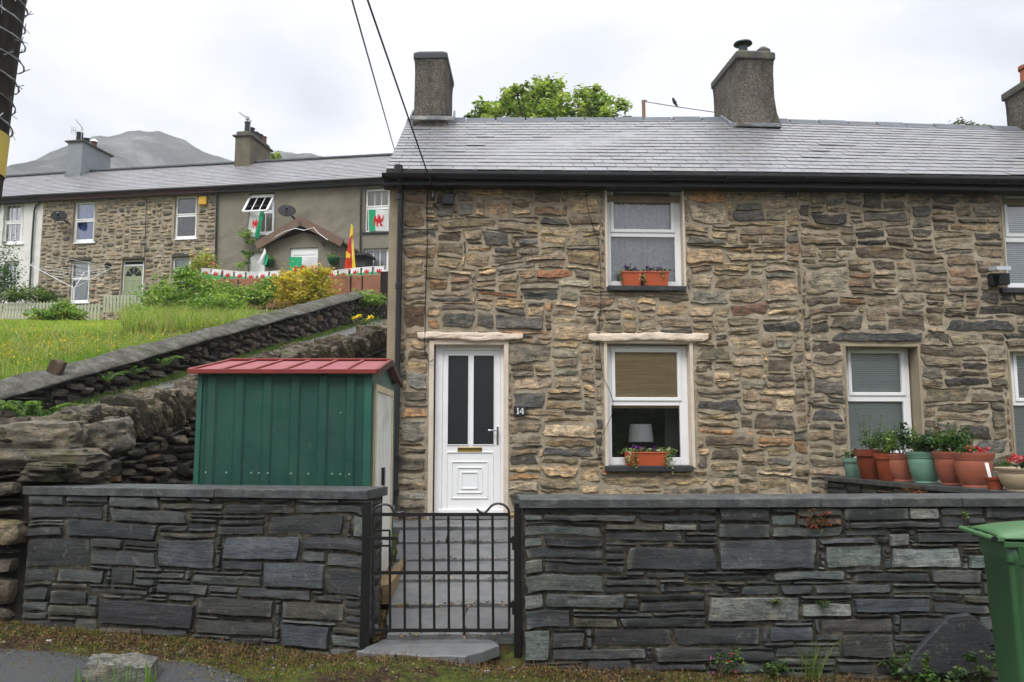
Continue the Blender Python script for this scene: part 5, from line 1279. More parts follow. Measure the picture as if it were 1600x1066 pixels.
# red-leaved creeper over the low wall
rng = np.random.default_rng(77)
def scatter_plant(name, label, cat, base, blobs, n, leaf, pal, seed, group=None, flows=None, per=14, shell=.35, sub=.25, stems=5, **kw):
    rng = np.random.default_rng(seed); base = Vector(base); root = thing(name, label, cat, base, group)
    bl = [((base.x+b[0], base.y+b[1], base.z+b[2]), (b[3], b[4], b[5]), b[6] if len(b) > 6 else 1) for b in blobs]
    C, cid, nc = clump_points(rng, bl, n, shell=shell, sub=sub, perclump=per)
    mk_leaves('foliage', C, leaf, leaf_cols(rng, cid, nc, pal), rng, root, **kw)
    m = MB()
    for k in range(stems):
        b = bl[rng.integers(0, len(bl))]; t_ = Vector(b[0])+Vector(rng.normal(size=3)*np.array(b[1])*.4); m.tube([base, base.lerp(t_, .5)+Vector((0, 0, .1*(t_-base).length)), t_], [.008*max(1, leaf*20), .005*max(1, leaf*20), .002], 5)
    m.build('stem', TWIG, root)
    if flows:
        k, sz, cs = flows; b = bl[0]; Cf = []; Kf = []
        for q in range(k):
            b = bl[rng.integers(0, len(bl))]; d_ = rng.normal(size=3); d_ /= np.linalg.norm(d_); d_[1] = -abs(d_[1]); p = np.array(b[0])+d_*np.array(b[1])*1.05
            Cf.append(p+rng.normal(size=(7, 3))*sz*.3); Kf.append(np.tile(np.array(cs[rng.integers(0, len(cs))]), (7, 1)))
        mk_leaves('flower', np.concatenate(Cf), sz, np.concatenate(Kf), rng, root, mat=PETAL, aspect=.9)
    return root
RED = [(.22, .03, .02), (.30, .07, .03), (.12, .06, .02), (.30, .14, .05)]
q = FW.pt(FW.uv(1440, 765, .07)[0], .08, zw-.02)
scatter_plant('creeper', 'red-leaved creeper trailing over the low wall below the pots', 'creeper', q, [(-.12, -.02, -.04, .12, .04, .06), (.05, -.02, -.10, .2, .05, .05), (.3, -.05, -.08, .12, .04, .03)], 230, .028, RED, 21)

# planters on the sills
def trough(F, px, d0, d1, label, seed, trail, n):
    a = rect(F, *px, d1); root = thing('window_box', label, 'window box', F.pt((a[0]+a[2])/2, (d0+d1)/2, a[1]), 'terracotta window boxes on the sills')
    m = MB(); s = .02; z0, z1 = a[1], a[3]; w_ = .006
    bq = lambda u0, u1, e0, e1, z: [F.pt(u0, e1, z), F.pt(u1, e1, z), F.pt(u1, e0, z), F.pt(u0, e0, z)]
    b = bq(a[0]+s, a[2]-s, d0+s, d1-s, z0); tp = bq(a[0]+.004, a[2]-.004, d0+.004, d1-.004, z1-.018); r1 = bq(a[0]-.004, a[2]+.004, d0-.004, d1+.004, z1-.018); r2 = bq(a[0]-.004, a[2]+.004, d0-.004, d1+.004, z1); i1 = bq(a[0]+.008, a[2]-.008, d0+.008, d1-.008, z1); i2 = bq(a[0]+.012, a[2]-.012, d0+.012, d1-.012, z1-.03)
    V = b+tp+r1+r2+i1+i2; fs = [(3, 2, 1, 0)]+[(L*4+k, L*4+(k+1) % 4, (L+1)*4+(k+1) % 4, (L+1)*4+k) for L in range(5) for k in range(4)]+[(20, 21, 22, 23)]
    m.add(V, fs)
    m.build('trough', simple('trough_clay%d' % seed, 'b4532f', .5, var=.1, bump=.1), root, bev=.003)
    m = MB()
    for q_ in np.linspace(.12, .88, 6): u = a[0]+(a[2]-a[0])*q_; m.box(F, u-.02, u+.02, d1-.012, d1-.006+.004, z0+.02, z1-.045)
    rng = np.random.default_rng(seed); W = a[2]-a[0]
    bl = [((F.pt(a[0]+W*k, (d0+d1)/2, z1+.02)), (.09, .05, .03), 1) for k in np.linspace(.1, .9, 6)]
    bl = [(tuple(b_[0]), b_[1], 1) for b_ in bl]
    for (fr_, dz, wt) in trail: bl.append((tuple(F.pt(a[0]+W*fr_, d1+.02, z1-dz/2)), (.035, .025, dz/2+.02), wt))
    C, cid, nc = clump_points(rng, bl, n, shell=.2, sub=.35, perclump=10)
    mk_leaves('foliage', C, .026, leaf_cols(rng, cid, nc, [(.16, .24, .06), (.28, .34, .16), (.07, .13, .03), (.45, .50, .32)]), rng, root, aspect=.8)
    Cf = []
    for (fr_, k, hz) in ((.22, 4, .055), (.30, 3, .05), (.66, 4, .05), (.45, 2, .06)):
        c_ = np.array(F.pt(a[0]+W*fr_, (d0+d1)/2+.02, z1+hz)); Cf.append(c_+rng.normal(size=(k*5, 3))*.016)
    Cf = np.concatenate(Cf); mk_leaves('pansy', Cf, .026, np.tile(np.array((.13, .02, .22)), (len(Cf), 1))*rng.uniform(.5, 1.5, (len(Cf), 1)), rng, root, mat=PETAL, aspect=.9)
    m = MB()
    for b_ in bl: m.tube([Vector(b_[0])+Vector((0, .03, -.04)), Vector(b_[0])], [.004, .002], 5)
    m.build('stem', STEM, root)
    return root
trough(FC, (972, 424, 1003.5, 446), -.11, .055, 'shorter terracotta window box with purple pansies on the upper sill', 61, [(-.05, .10, .8), (.95, .12, 1)], 240)
trough(FC, (1004.5, 424, 1046, 446), -.11, .055, 'longer terracotta window box beside the shorter one on the upper sill', 63, [(.05, .14, 1), (.7, .08, .5)], 240)
trough(FC, (978, 706.5, 1048, 728), -.11, .065, 'terracotta window box with trailing variegated ivy on the lower sill', 62, [(.05, .12, 1), (.2, .18, 1.8), (.93, .15, 1.2), (1.03, .16, .8)], 760)
# table lamp behind the lower window
lp = FC.pt(FC.uv(1001.5, 700, -.345)[0], -.345, o2[1]+.005); root = thing('table_lamp', 'table lamp with white drum shade inside the lower window', 'table lamp', lp)
a = rect(FC, 981.5, 663, 1020.5, 690.5, -.345); R_ = (a[2]-a[0])/2; m = MB(); c0 = Vector((lp.x, lp.y, a[1]))
m.lathe(c0, [(R_, 0), (R_*.84, a[3]-a[1])], 48); m.build('lamp_shade', simple('lamp_shade', 'f6f6f2', .9, var=.02, bump=0), root)
m = MB(); m.lathe(lp, [(.06, 0), (.065, .02), (.02, .05), (.045, .10), (.03, .14), (.008, .16), (.008, a[1]-lp.z+.03)], 18); m.build('base', simple('lamp_base', '9c9c98', .4, var=.05), root, smooth=True)

# ------------------------------------------------------------------ wheelie bin
BGREEN = simple('bin_green', '375e39', .42, var=.08, scale=2.5, bump=.12, bscale=90, dirt='4a5a3a', dirt_amt=.35)
BLID = simple('bin_lid_green', '416b42', .38, var=.08, scale=2.5, bump=.1, bscale=90, dirt='6a7a58', dirt_amt=.3)
yB = 4.85; q = P(1575, 850, yB); aB = R(-14)
FBn = Frame((q.x, q.y, 0), aB); zg = float(road_z(q.x)); bin_ = thing('wheelie_bin', 'green plastic wheelie bin standing against the slate wall', 'wheelie bin', FBn.pt(.3, -.25, zg))
# u: from its back (left) to its front (right); side faces the camera
zt = P(1540, 846, yB).z; WB, LBt, LBb = .52, .66, .50
m = MB(); lv = [(zg+.07, .055, LBb, .05), (zg+.25, .048, LBb+.03, .045), (zt-.14, .015, LBt-.02, .012), (zt-.12, .0, LBt, .0), (zt, -.005, LBt+.01, -.005)]
V = []
for (z, a_, b_, ins) in lv:
    cr_ = .05; pts = []
    for (cx, cy, s0) in ((b_-cr_, -ins-cr_, 0), (b_-cr_, -WB+ins+cr_, 1), (a_+cr_, -WB+ins+cr_, 2), (a_+cr_, -ins-cr_, 3)):
        for k in range(5):
            an = math.pi/2-(s0*math.pi/2)-k/4*math.pi/2; pts.append((cx+math.cos(an)*cr_, cy+math.sin(an)*cr_))
    V += [FBn.pt(u, d, z) for u, d in pts]
N = 20; fs = [(k*N+i, (k+1)*N+i, (k+1)*N+(i+1) % N, k*N+(i+1) % N) for k in range(len(lv)-1) for i in range(N)]+[tuple(range(N))]
m.add(V, fs); body = m.build('body', BGREEN, bin_); smooth_by_angle(body, 35)
sm = body.modifiers.new('solid', 'SOLIDIFY'); sm.thickness = .004
m = MB()
for a_ in (.06, .30): m.hexa([FBn.pt(a_, 0.0, zt-.14), FBn.pt(a_+.02, 0, zt-.14), FBn.pt(a_+.02, -.03, zt-.16), FBn.pt(a_, -.03, zt-.16), FBn.pt(a_-.02, .035, zt-.02), FBn.pt(a_+.05, .035, zt-.02), FBn.pt(a_+.05, -.02, zt-.02), FBn.pt(a_-.02, -.02, zt-.02)])
ring(m, Frame(FBn.pt(0, 0, 0), aB), (-.02, zt-.03, LBt+.03, zt-.0), (-.019, zt-.029, LBt+.029, zt-.001), -.0, .03) if 0 else m.box(FBn, -.03, LBt+.03, -.01, .028, zt-.035, zt)
m.box(FBn, -.03, LBt+.03, -WB-.028, -WB+.01, zt-.035, zt); m.box(FBn, LBt, LBt+.03, -WB, 0, zt-.035, zt)
m.build('rim', BGREEN, bin_, bev=.006)
# lid, humped, hinged at the back
n1, n2 = 18, 12; V = []; fs = []
for i in range(n1+1):
    s = i/n1; u = -.05+s*(LBt+.13)
    for j in range(n2+1):
        t_ = j/n2; d = .035-t_*(WB+.07); z = zt+.012+.075*(math.sin(math.pi*min(1, max(0, s*.96+.02)))**.6)*(1-abs(2*t_-1)**4)*.9
        V.append(FBn.pt(u, d, z))
for i in range(n1):
    for j in range(n2): k = i*(n2+1)+j; fs.append((k, k+n2+1, k+n2+2, k+1)[::-1])
m = MB().add(V, fs); lid = m.build('lid', BLID, bin_, smooth=True); sm = lid.modifiers.new('solid', 'SOLIDIFY'); sm.thickness = .012; sm.offset = -1
m = MB(); hb = zt+.015
m.tube([FBn.pt(-.085, .035, hb), FBn.pt(-.085, -WB-.035, hb)], .016, 14)
for t_ in (.0, .24, .5, .76, 1.0): m.box(FBn, -.085, -.03, .02-t_*(WB+.06)-.02, .02-t_*(WB+.06)+.02, hb-.012, hb+.010)
m.build('handle', BLID, bin_, smooth=True)
m = MB(); m.tube([FBn.pt(-.085, .034, hb), FBn.pt(-.085, .052, hb)], .0165, 14); m.build('handle_cap', BLACKPL, bin_)
for d in (-.04, -WB+.04):
    m = MB(); ax = Matrix.Rotation(aB, 3, 'Z') @ Matrix.Rotation(math.pi/2, 3, 'X'); m.lathe(FBn.pt(.03, d+.02, zg+.10), [(.07, -.026), (.10, -.02), (.102, .0), (.10, .02), (.07, .026)], 24, axis=ax)
    wh = m.build('wheel', simple('rubber_tyre', '131313', .8, var=.2), bin_, smooth=True)
    m = MB(); m.lathe(FBn.pt(.03, d+.02+.004, zg+.10), [(.06, -.027), (.03, -.032), (.02, -.02)], 16, axis=ax); m.build('hub', BLACKPL, wh)
m = MB(); m.tube([FBn.pt(.03, 0, zg+.10), FBn.pt(.03, -WB, zg+.10)], .012, 10); m.build('axle', BLACKPL, bin_)

# ------------------------------------------------------------------ leaning utility pole with barbed wire
yP = 2.9; a = P(45, 0, yP); b = P(9, 285, yP)
dv = (b-a).normalized(); rpo = .13
# axis is offset to the left of its right-hand edge
off = Vector((-1, .0, 0))*rpo*1.22
top = a+off-dv*3.2; base = a+off; base = base+dv*((base.z-float(road_z(base.x))+.25)/-dv.z)
pol = thing('utility_pole', 'leaning dark wooden utility pole wound with barbed wire', 'utility pole', Vector((base.x, base.y, base.z)))
m = MB(); n = 30; m.tube([base.lerp(top, i/n) for i in range(n+1)], [rpo*(1+.01*math.sin(i*1.7)) for i in range(n+1)], 28)
t = NT('creosoted_wood'); v = t.coord((9, 9, .7)); c = t.ramp(t.noise(3, 6, .7, v), [(.3, (.008, .007, .006)), (.6, (.035, .028, .022)), (.75, (.075, .065, .05))])
t.principled(c, .8, 0, .3, t.bump(t.noise(5, 5, .7, v), .8, .012)); POLEM = t.m
po = m.build('pole', POLEM, pol, smooth=True)
WIRE = simple('galvanised_wire', '9a9a9c', .4, .8, var=.2, bump=0)
m = MB(); rng = random.Random(4); Lp = (top-base).length; axd = (top-base).normalized(); ex = axd.cross(Vector((0, 1, 0))).normalized(); ey = axd.cross(ex)
tA = ((a+off+dv*2.0*.38)-base).length; s0 = ((P(15, 195, yP)+off)-base).dot(axd); s1 = s0+1.7; turns = 22; pts = []
for k in range(turns*20):
    s = s0+(s1-s0)*k/(turns*20)+.012*math.sin(k*.09*math.pi); an = k/20*2*math.pi; rr = rpo+.010+.012*max(0, math.sin(k*.37))
    pts.append(base+axd*(s+.045*math.sin(an+.8))+(ex*math.cos(an)+ey*math.sin(an))*rr)
m.tube(pts, .0022, 5)
m.tube([p+Vector((.004*math.sin(i*1.9), .003*math.cos(i*1.9), .004*math.cos(i*1.9))) for i, p in enumerate(pts)], .0018, 5)
for k in range(0, len(pts)-1, 3):
    p = pts[k]
    for _ in range(2): v_ = Vector((rng.uniform(-1, 1), rng.uniform(-1, 1), rng.uniform(-1, 1))).normalized()*.022; m.tube([p-v_, p+v_], .0015, 4)
m.build('barbed_wire', WIRE, pol)
m = MB(); zc_ = ((P(9, 236, yP)+off)-base).dot(axd); pa = base+axd*(zc_-.075); pb = base+axd*(zc_+.075)
m.tube([pa, pb], rpo+.004, 28, caps=False); sg = m.build('warning_plate', simple('yellow_plate', 'c9b04a', .5, var=.1, dirt='8a7a4a', dirt_amt=.3), pol, smooth=True)
m = MB()
for (a0, a1, h0, h1) in ((-.55, .02, -.045, .03), (.02, .20, -.065, -.045), (.26, .30, -.01, .03)):
    V = []; k_ = 8
    for i in range(k_+1):
        an = a0+(a1-a0)*i/k_; d_ = (Vector((math.cos(an-.75), math.sin(an-.75), 0)))
        d_ = (d_-axd*d_.dot(axd)).normalized(); V += [base+axd*(zc_+h0)+d_*(rpo+.006), base+axd*(zc_+h1)+d_*(rpo+.006)]
    m.add(V, [(2*i, 2*i+2, 2*i+3, 2*i+1) for i in range(k_)])
m.build('plate_marks', BLACKPL, sg)

# ------------------------------------------------------------------ overhead wires
def sagline(a, b, sag, n=20): return [a.lerp(b, i/n)-Vector((0, 0, sag*4*(i/n)*(1-i/n))) for i in range(n+1)]
WR = simple('wire_black', '1a1a1c', .6, var=.1, bump=0)
a = P(575, 2, 6.0); d_ = (a-BRACKET); m = MB(); m.tube([BRACKET]+[BRACKET+d_*s for s in (.33, .66, 1.0, 1.5, 2.2)], .0085, 6)
tag(m.build('overhead_cable', WR), 'thick overhead cable fixed to the bracket at the numbered cottage', 'cable')
a = P(550, 0, 8.0); b = P(618, 240, 18.5); d_ = a-b; m = MB(); m.tube([b-d_*.03]+[b+d_*s for s in (0, .25, .5, .75, 1.0, 1.4, 1.9)], .010, 6)
tag(m.build('overhead_cable', WR), 'thinner overhead cable passing behind the cottage roof corner', 'cable')

# pole and wire with a bird behind the ridge
pb = P(1005.5, 157, 24.0); root = thing('wooden_pole', 'weathered wooden pole rising behind the cottage ridge', 'pole', (pb.x, pb.y, float(gz(pb.x, pb.y))))
m = MB(); m.tube([(pb.x, pb.y, float(gz(pb.x, pb.y))-.2), pb], [.07, .055], 12); m.build('post', simple('grey_wood', '8a6a5c', .9, var=.2, bump=.4), root, smooth=True)
m = MB(); m.tube([pb+Vector((-.06, 0, -.05)), pb+Vector((.1, 0, .0))], .02, 6); m.build('insulator', BLACKPL, root)
e = P(1124, 175, 22.0); m = MB(); m.tube(sagline(pb+Vector((.05, 0, -.04)), e+(e-pb)*.6, .02), .012, 5); tag(m.build('overhead_cable', WR), 'faint cable with a small bird, from wooden pole to chimney', 'cable')
bb = P(1054.5, 163, 23.2); root = thing('bird', 'small dark bird perched on the cable behind the ridge', 'bird', bb)
m = MB(); V, F = boulder(random, (0, 0, 0), (1, 1, 1), n=2, rough=0)
m.tube([bb+Vector((.10, 0, -.10)), bb+Vector((.04, 0, -.02)), bb+Vector((0, 0, .05)), bb+Vector((-.04, 0, .13)), bb+Vector((-.055, 0, .18)), bb+Vector((-.085, 0, .185))], [.008, .03, .055, .04, .032, .006], 10)
m.build('body', simple('bird_feathers', '2a2826', .9, var=.2), root, smooth=True)

# ------------------------------------------------------------------ leaf_litter, rock, weeds along the verge
t = NT('debris'); t.principled(t.attr(), .9, 0, .2); DEB = t.m
rng = np.random.default_rng(12); n = 26000
X = rng.uniform(-4.6, 4.6, n); yw = np.where(X < 0, np.interp(X, [A0.x, A1.x], [A0.y, A1.y]), 6.2)
dY = np.abs(rng.normal(0, .42, n)); Y = yw-.03-dY; keep = Y > 3.9; X, Y = X[keep], Y[keep]; n = len(X)
Z = gz(X, Y)+.012
pal = np.array([(.12, .05, .02), (.20, .10, .04), (.05, .03, .015), (.28, .18, .08), (.08, .09, .02), (.14, .15, .03), (.03, .022, .015)]); cc = pal[rng.choice(len(pal), n, p=[.2, .16, .2, .1, .14, .1, .1])]*rng.uniform(.6, 1.3, (n, 1))
V, F, C = leaf_mesh(np.stack([X, Y, Z], -1), .017, cc*.75, rng, aspect=.4, droop=.1, szvar=.8, upbias=1.2)
n2 = 2600; X = rng.uniform(-4.6, 4.2, n2); yw = np.where(X < 0, np.interp(X, [A0.x, A1.x], [A0.y, A1.y]), 6.2); Y = yw-.04-np.abs(rng.normal(0, .3, n2)); 
V2, F2, C2 = blades(rng, X, Y, gz(X, Y)+.01, .055, .005, np.array([(.15, .085, .035)])*rng.uniform(.5, 1.2, (n2, 1)), lean=2.2)
tag(link('leaf_litter', np.concatenate([V, V2]), np.concatenate([F, F2+len(V)]), DEB, None, False, np.concatenate([C, C2])), 'fallen leaves and stalks along the foot of the garden walls', 'leaf litter', kind='stuff')
# path-side litter
n = 2600; X = rng.uniform(xpx(584, 6.6), xpx(640, 9), n); Y = rng.uniform(6.4, 9.9, n); k = X < (np.interp(Y, [6.4, 10], [xpx(612, 6.4), xpx(632, 10)])); X, Y = X[k], Y[k]
X2 = rng.uniform(xpx(640, 7), xpx(806, 7), 420); Y2 = 6.42+rng.choice([0, .66, 1.33, 1.98, 2.63, 3.2], 420)+rng.normal(0, .04, 420)
X, Y = np.concatenate([X, X2]), np.concatenate([Y, Y2]); n = len(X); Z = np.concatenate([gz(X[:-420], Y[:-420])+.02, pzf(Y2)+.045])
cc = pal[rng.integers(0, 7, n)]*rng.uniform(.7, 1.6, (n, 1)); V, F, C = leaf_mesh(np.stack([X, Y, Z], -1), .028, cc, rng, aspect=.5, upbias=1.5)
tag(link('fallen_leaves', V, F, DEB, None, False, C), 'dead leaves lying in the joints of the slate path', 'leaves', kind='stuff')
# small stones in the gutter
m = []; rs = random.Random(3); VV = []; FF = []; o_ = 0; CC = []
for k in range(420):
    x = rs.uniform(-4.4, 3.6); y = (np.interp(x, [A0.x, A1.x], [A0.y, A1.y]) if x < A1.x else 6.2)-abs(rs.gauss(0, .4))-.05
    if y < 4.2: continue
    s = rs.uniform(.005, .014)*(1.8 if rs.random() < .05 else 1); v_, f_ = boulder(rs, (x, y, float(gz(x, y))+s*.35), (s*1.6, s*1.3, s), rs.uniform(0, 3), 0, k, 1, .2); VV.append(v_); FF.append(f_+o_); o_ += len(v_)
    g_ = rs.choice([(.2, .19, .17), (.12, .12, .12), (.34, .32, .28), (.08, .08, .08)]); CC.append(np.tile(np.array(g_), (len(v_), 1)))
tag(link('gravel', np.concatenate(VV), np.concatenate(FF), DEB, None, True, np.concatenate(CC)), 'loose grit and pebbles at the wall foot', 'gravel', kind='stuff')
# moss and short grass on the verge
rng = np.random.default_rng(5); n = 90000; X = rng.uniform(-5.4, 3.8, n); yw = np.where(X < A1.x, np.interp(X, [A0.x, A1.x], [A0.y, A1.y]), 6.2); yo = np.interp(X, ex, ey)
Y = yo+(yw-yo)*rng.random(n)**1.0-.02; patch = fbm(X*1.3, Y*2.2, 0, 8, 3)+.25*(X < -1.2)-.25*(X > .6)+.1*(Y < (yo+yw)/2); k = (patch > .0)&((X < -.3)|(patch > .15)); X, Y, patch = X[k], Y[k], patch[k]
cc = np.stack([.15+.11*rng.random(len(X)), .17+.09*rng.random(len(X)), .012+.02*rng.random(len(X))], -1); cc *= (1-.45*(rng.random((len(X), 1)) < .35))
V, F, C = blades(rng, X, Y, gz(X, Y), .022, .006, cc, lean=1.0)
tag(link('moss', V, F, LEAF, None, False, C), 'yellow green moss and short grass on the verge', 'moss', kind='stuff')

pr_ = PZ(182, 1062, .02); v_, f_ = boulder(random, (pr_.x+.02, pr_.y, .0), (.42, .3, .30), .2, .1, 6, 4, .13)
tag(link('rock', v_, f_, COTST, None, True, np.tile(np.array((.17, .165, .145)), (len(v_), 1))), 'rounded pale rock at the edge of the road', 'rock')
def grass_tuft(px, py, z, n, h, label, seed, w=.006, spread=.06, group=None, lean=.5, col=((.12, .22, .03), (.07, .15, .02))):
    rng = np.random.default_rng(seed); p = PZ(px, py, z) if not isinstance(px, Vector) else px
    X = p.x+rng.normal(0, spread, n); Y = p.y+rng.normal(0, spread, n); cc = np.array(col)[rng.integers(0, len(col), n)]*rng.uniform(.7, 1.3, (n, 1))
    V, F, C = blades(rng, X, Y, np.full(n, p.z), h, w, cc, lean=lean); return tag(link('grass_tuft', V, F, LEAF, None, False, C), label, 'grass tuft', group)
grass_tuft(165, 1075, .05, 46, .17, 'bright grass blades growing round the rock by the road', 31, spread=.16)
grass_tuft(232, 1074, .05, 7, .15, 'few broad grass blades right of the rock', 32, w=.013, spread=.02)
grass_tuft(95, 1080, .05, 16, .10, 'sparse grass blades left of the rock', 33, spread=.12)
wy = 6.13
def wallfoot(px, py=1045, Y=wy): q = P(px, py, Y); return Vector((q.x, Y, float(gz(q.x, Y))))
grass_tuft(wallfoot(1270), 0, 0, 60, .34, 'long arching grass tuft at the foot of the right slate wall', 34, w=.006, spread=.05, lean=1.0, col=((.10, .16, .03), (.16, .20, .05)))
WEED = [(.07, .13, .03), (.12, .18, .05), (.04, .09, .02)]
m = MB(); fr_ = Frame((0, 6.10, 0)); pp_ = [fr_.uv(a, b) for a, b in ((1402, 1052), (1440, 1004), (1480, 962), (1512, 958), (1545, 985), (1545, 1052))]; m.prism(fr_, [pp_[k] for k in (0, 5, 4, 3, 2, 1)], -.02, .03)
m.color((.035, .037, .04)); m.c = [(.035, .037, .04)]*len(m.v); tag(m.build('slate_slab', SLST, bev=.01), 'dark pointed slate slab leaning on the wall behind the wheelie bin', 'slate slab')
scatter_plant('weed', 'small leafy weed below the bin end of the slate wall', 'weed', wallfoot(1412), [(0, 0, .12, .13, .08, .10)], 240, .04, WEED, 41)
scatter_plant('weed', 'dark broad-leaved weed beside the wheelie bin wheel', 'weed', wallfoot(1500, Y=5.9), [(0, 0, .1, .16, .1, .09), (.15, 0, .2, .1, .08, .1)], 260, .045, [(.04, .08, .02), (.07, .11, .03), (.12, .15, .05)], 42)
scatter_plant('weed', 'weed rosette with a tall leaf at the wall foot', 'weed', wallfoot(1452, Y=5.95), [(0, 0, .08, .08, .05, .07), (-.02, 0, .18, .025, .02, .06)], 160, .045, WEED, 43)
scatter_plant('weed', 'low green weed left of the long grass tuft', 'weed', wallfoot(1216), [(0, 0, .07, .12, .06, .05)], 140, .035, WEED, 44)
scatter_plant('weed', 'weed with tiny pink flowers at the slate wall foot', 'weed', wallfoot(1125), [(0, 0, .1, .10, .05, .08), (.12, 0, .12, .06, .04, .08)], 190, .03, WEED, 45, flows=(5, .02, [(.45, .05, .12), (.35, .1, .25)]))
def wallspot(px, py, d=.03): return FR.pt(FR.uv(px, py, d)[0], d, FR.uv(px, py, d)[1])
scatter_plant('weed', 'red-leaved weed growing from the wall joint under the coping', 'weed', wallspot(1272, 800), [(0, -.01, -.03, .10, .03, .05), (.02, -.01, -.09, .16, .03, .04)], 260, .022, RED+[(.10, .10, .02)], 46)
scatter_plant('weed', 'yellow green sprig in the wall below the coping joint', 'weed', wallspot(1507, 803), [(0, -.01, .0, .02, .015, .03)], 40, .022, GR2, 47)
scatter_plant('weed', 'small green weed rooted in a slate joint above the grass', 'weed', wallspot(1283, 941), [(0, -.015, -.01, .07, .03, .02)], 110, .022, WEED, 48)
scatter_plant('weed', 'small green weed in the slate joint beside the pale block', 'weed', wallspot(1211, 938), [(0, -.015, -.01, .06, .03, .02)], 70, .022, WEED, 49)
# ------------------------------------------------------------------ dry-stone walls of the lane
DRY = stone_mat('dry_stone', grain=1.2, lichen=.35, rough=.88, streak=(2.5, 2.5, 10), moss=.35, dark=(.014, .013, .011))
COPST = stone_mat('coping_stone', grain=1.3, lichen=.40, rough=.9, streak=(4, 4, 6), moss=.65, contrast=.9)
DARKFILL = simple('wall_hearting', '1a1612', .98, var=.4, bump=.8)
PAL_D = [((.13, .105, .075), 5), ((.08, .068, .052), 6), ((.055, .05, .043), 5), ((.18, .15, .11), 3), ((.10, .10, .085), 3), ((.17, .10, .055), 1.4), ((.24, .21, .17), 1)]
def path_fn(pts):
    pts = np.array(pts, float); seg = np.diff(pts, axis=0); L = np.hypot(seg[:, 0], seg[:, 1]); S = np.concatenate([[0], np.cumsum(L)])
    def at(s): return np.interp(s, S, pts[:, 0]), np.interp(s, S, pts[:, 1])
    def nrm(s, e=.25):
        x0, y0 = at(np.asarray(s)-e); x1, y1 = at(np.asarray(s)+e); dx, dy = x1-x0, y1-y0; l = np.hypot(dx, dy)+1e-9
        return dy/l, -dx/l
    return S[-1], at, nrm
def dry_wall(root, pts, ztopf, zbotf, seed, pal=PAL_D, batter=.06, thick=.45, mat=None, res=.05, cw=.06, ch=.045, wr=(2, 8, 4), skew=.0):
    L, at, nrm = path_fn(pts)
    ss = np.linspace(0, L, 60); xx, yy = at(ss); zb = np.array([zbotf(a, b) for a, b in zip(xx, yy)]); zt = np.array([ztopf(a, b) for a, b in zip(xx, yy)])
    z0 = zb.min()-.05; H = (zt-z0).max()
    zti = lambda s: np.interp(s, ss, zt); zbi = lambda s: np.interp(s, ss, zb)
    rects = pack(L, H, cw, ch, wr, (1, 5, [5, 8, 7, 3, 1.5]), lambda x, y: y+z0 > zti(x)-.01 or y+z0 < zbi(x)-.2, (), random.Random(seed))
    def fm(x, y, d):
        px_, py_ = at(x); nx_, ny_ = nrm(x); dd = d-batter*y
        return np.stack([px_+nx_*dd, py_+ny_*dd, z0+y], -1)
    SV, SF, SC = stone_mesh(rects, fm, pal, gap=.016, bulge=.07, edge=.02, seed=seed, res=res, corner=.22, jitter=.16, depthvar=.035, sink=.05, slope=.03, lam=.012, colvar=.2)
    st = link('stonework', SV, SF, mat or DRY, root, False, SC); smooth_by_angle(st, 45)
    # the dark fill behind
    V = []; fs = []; n = 60
    for s, x, y, a, b in zip(ss, xx, yy, zb, zt):
        nx_, ny_ = nrm(s); f = -.045; bk = -thick
        hh = b-z0
        V += [(x+nx_*f, y+ny_*f, a-.3), (x+nx_*(f-batter*hh), y+ny_*(f-batter*hh), b), (x+nx_*bk, y+ny_*bk, b), (x+nx_*bk, y+ny_*bk, a-.3)]
    for i in range(n-1):
        for k in range(4): p = 4*i+k; q = 4*i+(k+1) % 4; fs.append((p, q, q+4, p+4))
    fs += [(0, 3, 2, 1), (4*n-4, 4*n-3, 4*n-2, 4*n-1)]
    link('core', V, fs, DARKFILL, root)
    return L, at, nrm
TA_Y = [7.0, 8.5, 10, 13, 17, 24]; TA_Z = [1.30, 1.48, 1.78, 2.50, 3.42, 4.9]
pa_ = [(-3.80, 7.05), (-3.6, 8.5), (-3.39, 10), (-2.6, 13.5), (-1.82, 17), (-.9, 21), (-.3, 24)]
rw = thing('dry_stone_wall', 'rough dry-stone retaining wall with upright coping stones climbing behind the shed', 'stone wall', (-3.6, 8.5, .3))
LW_, atw, nrw = dry_wall(rw, pa_, lambda x, y: float(np.interp(y, TA_Y, TA_Z)), lambda x, y: float(min(.135*(y-6.3), .5)), 71, res=.045)
rs = random.Random(9); VV = []; FF = []; CC = []; o_ = 0; s = .12; k = 0
while s < LW_-.2:
    x, y = atw(s); nx_, ny_ = nrw(s); zt_ = float(np.interp(y, TA_Y, TA_Z)); th = rs.uniform(.07, .16); hh = rs.uniform(.28, .50); dp = rs.uniform(.36, .5)
    ang = math.atan2(ny_, nx_)+math.pi/2
    v_, f_ = boulder(rs, (x-nx_*.22, y-ny_*.22, zt_+hh*.36), (th*1.25, dp, hh), ang+rs.uniform(-.2, .2), rs.uniform(-.75, -.35), 50+k, 4, .26, True)
    VV.append(v_); FF.append(f_+o_); o_ += len(v_); g_ = np.array(rs.choice([(.15, .125, .085), (.11, .095, .07), (.20, .17, .12), (.10, .075, .05)]))*rs.uniform(.8, 1.2); CC.append(np.tile(g_, (len(v_), 1)))
    s += th*rs.uniform(1.1, 1.6); k += 1
link('coping', np.concatenate(VV), np.concatenate(FF), COPST, rw, False, np.concatenate(CC)); smooth_by_angle(bpy.data.objects['coping.003'] if 'coping.003' in bpy.data.objects else rw.children[-1], 40)
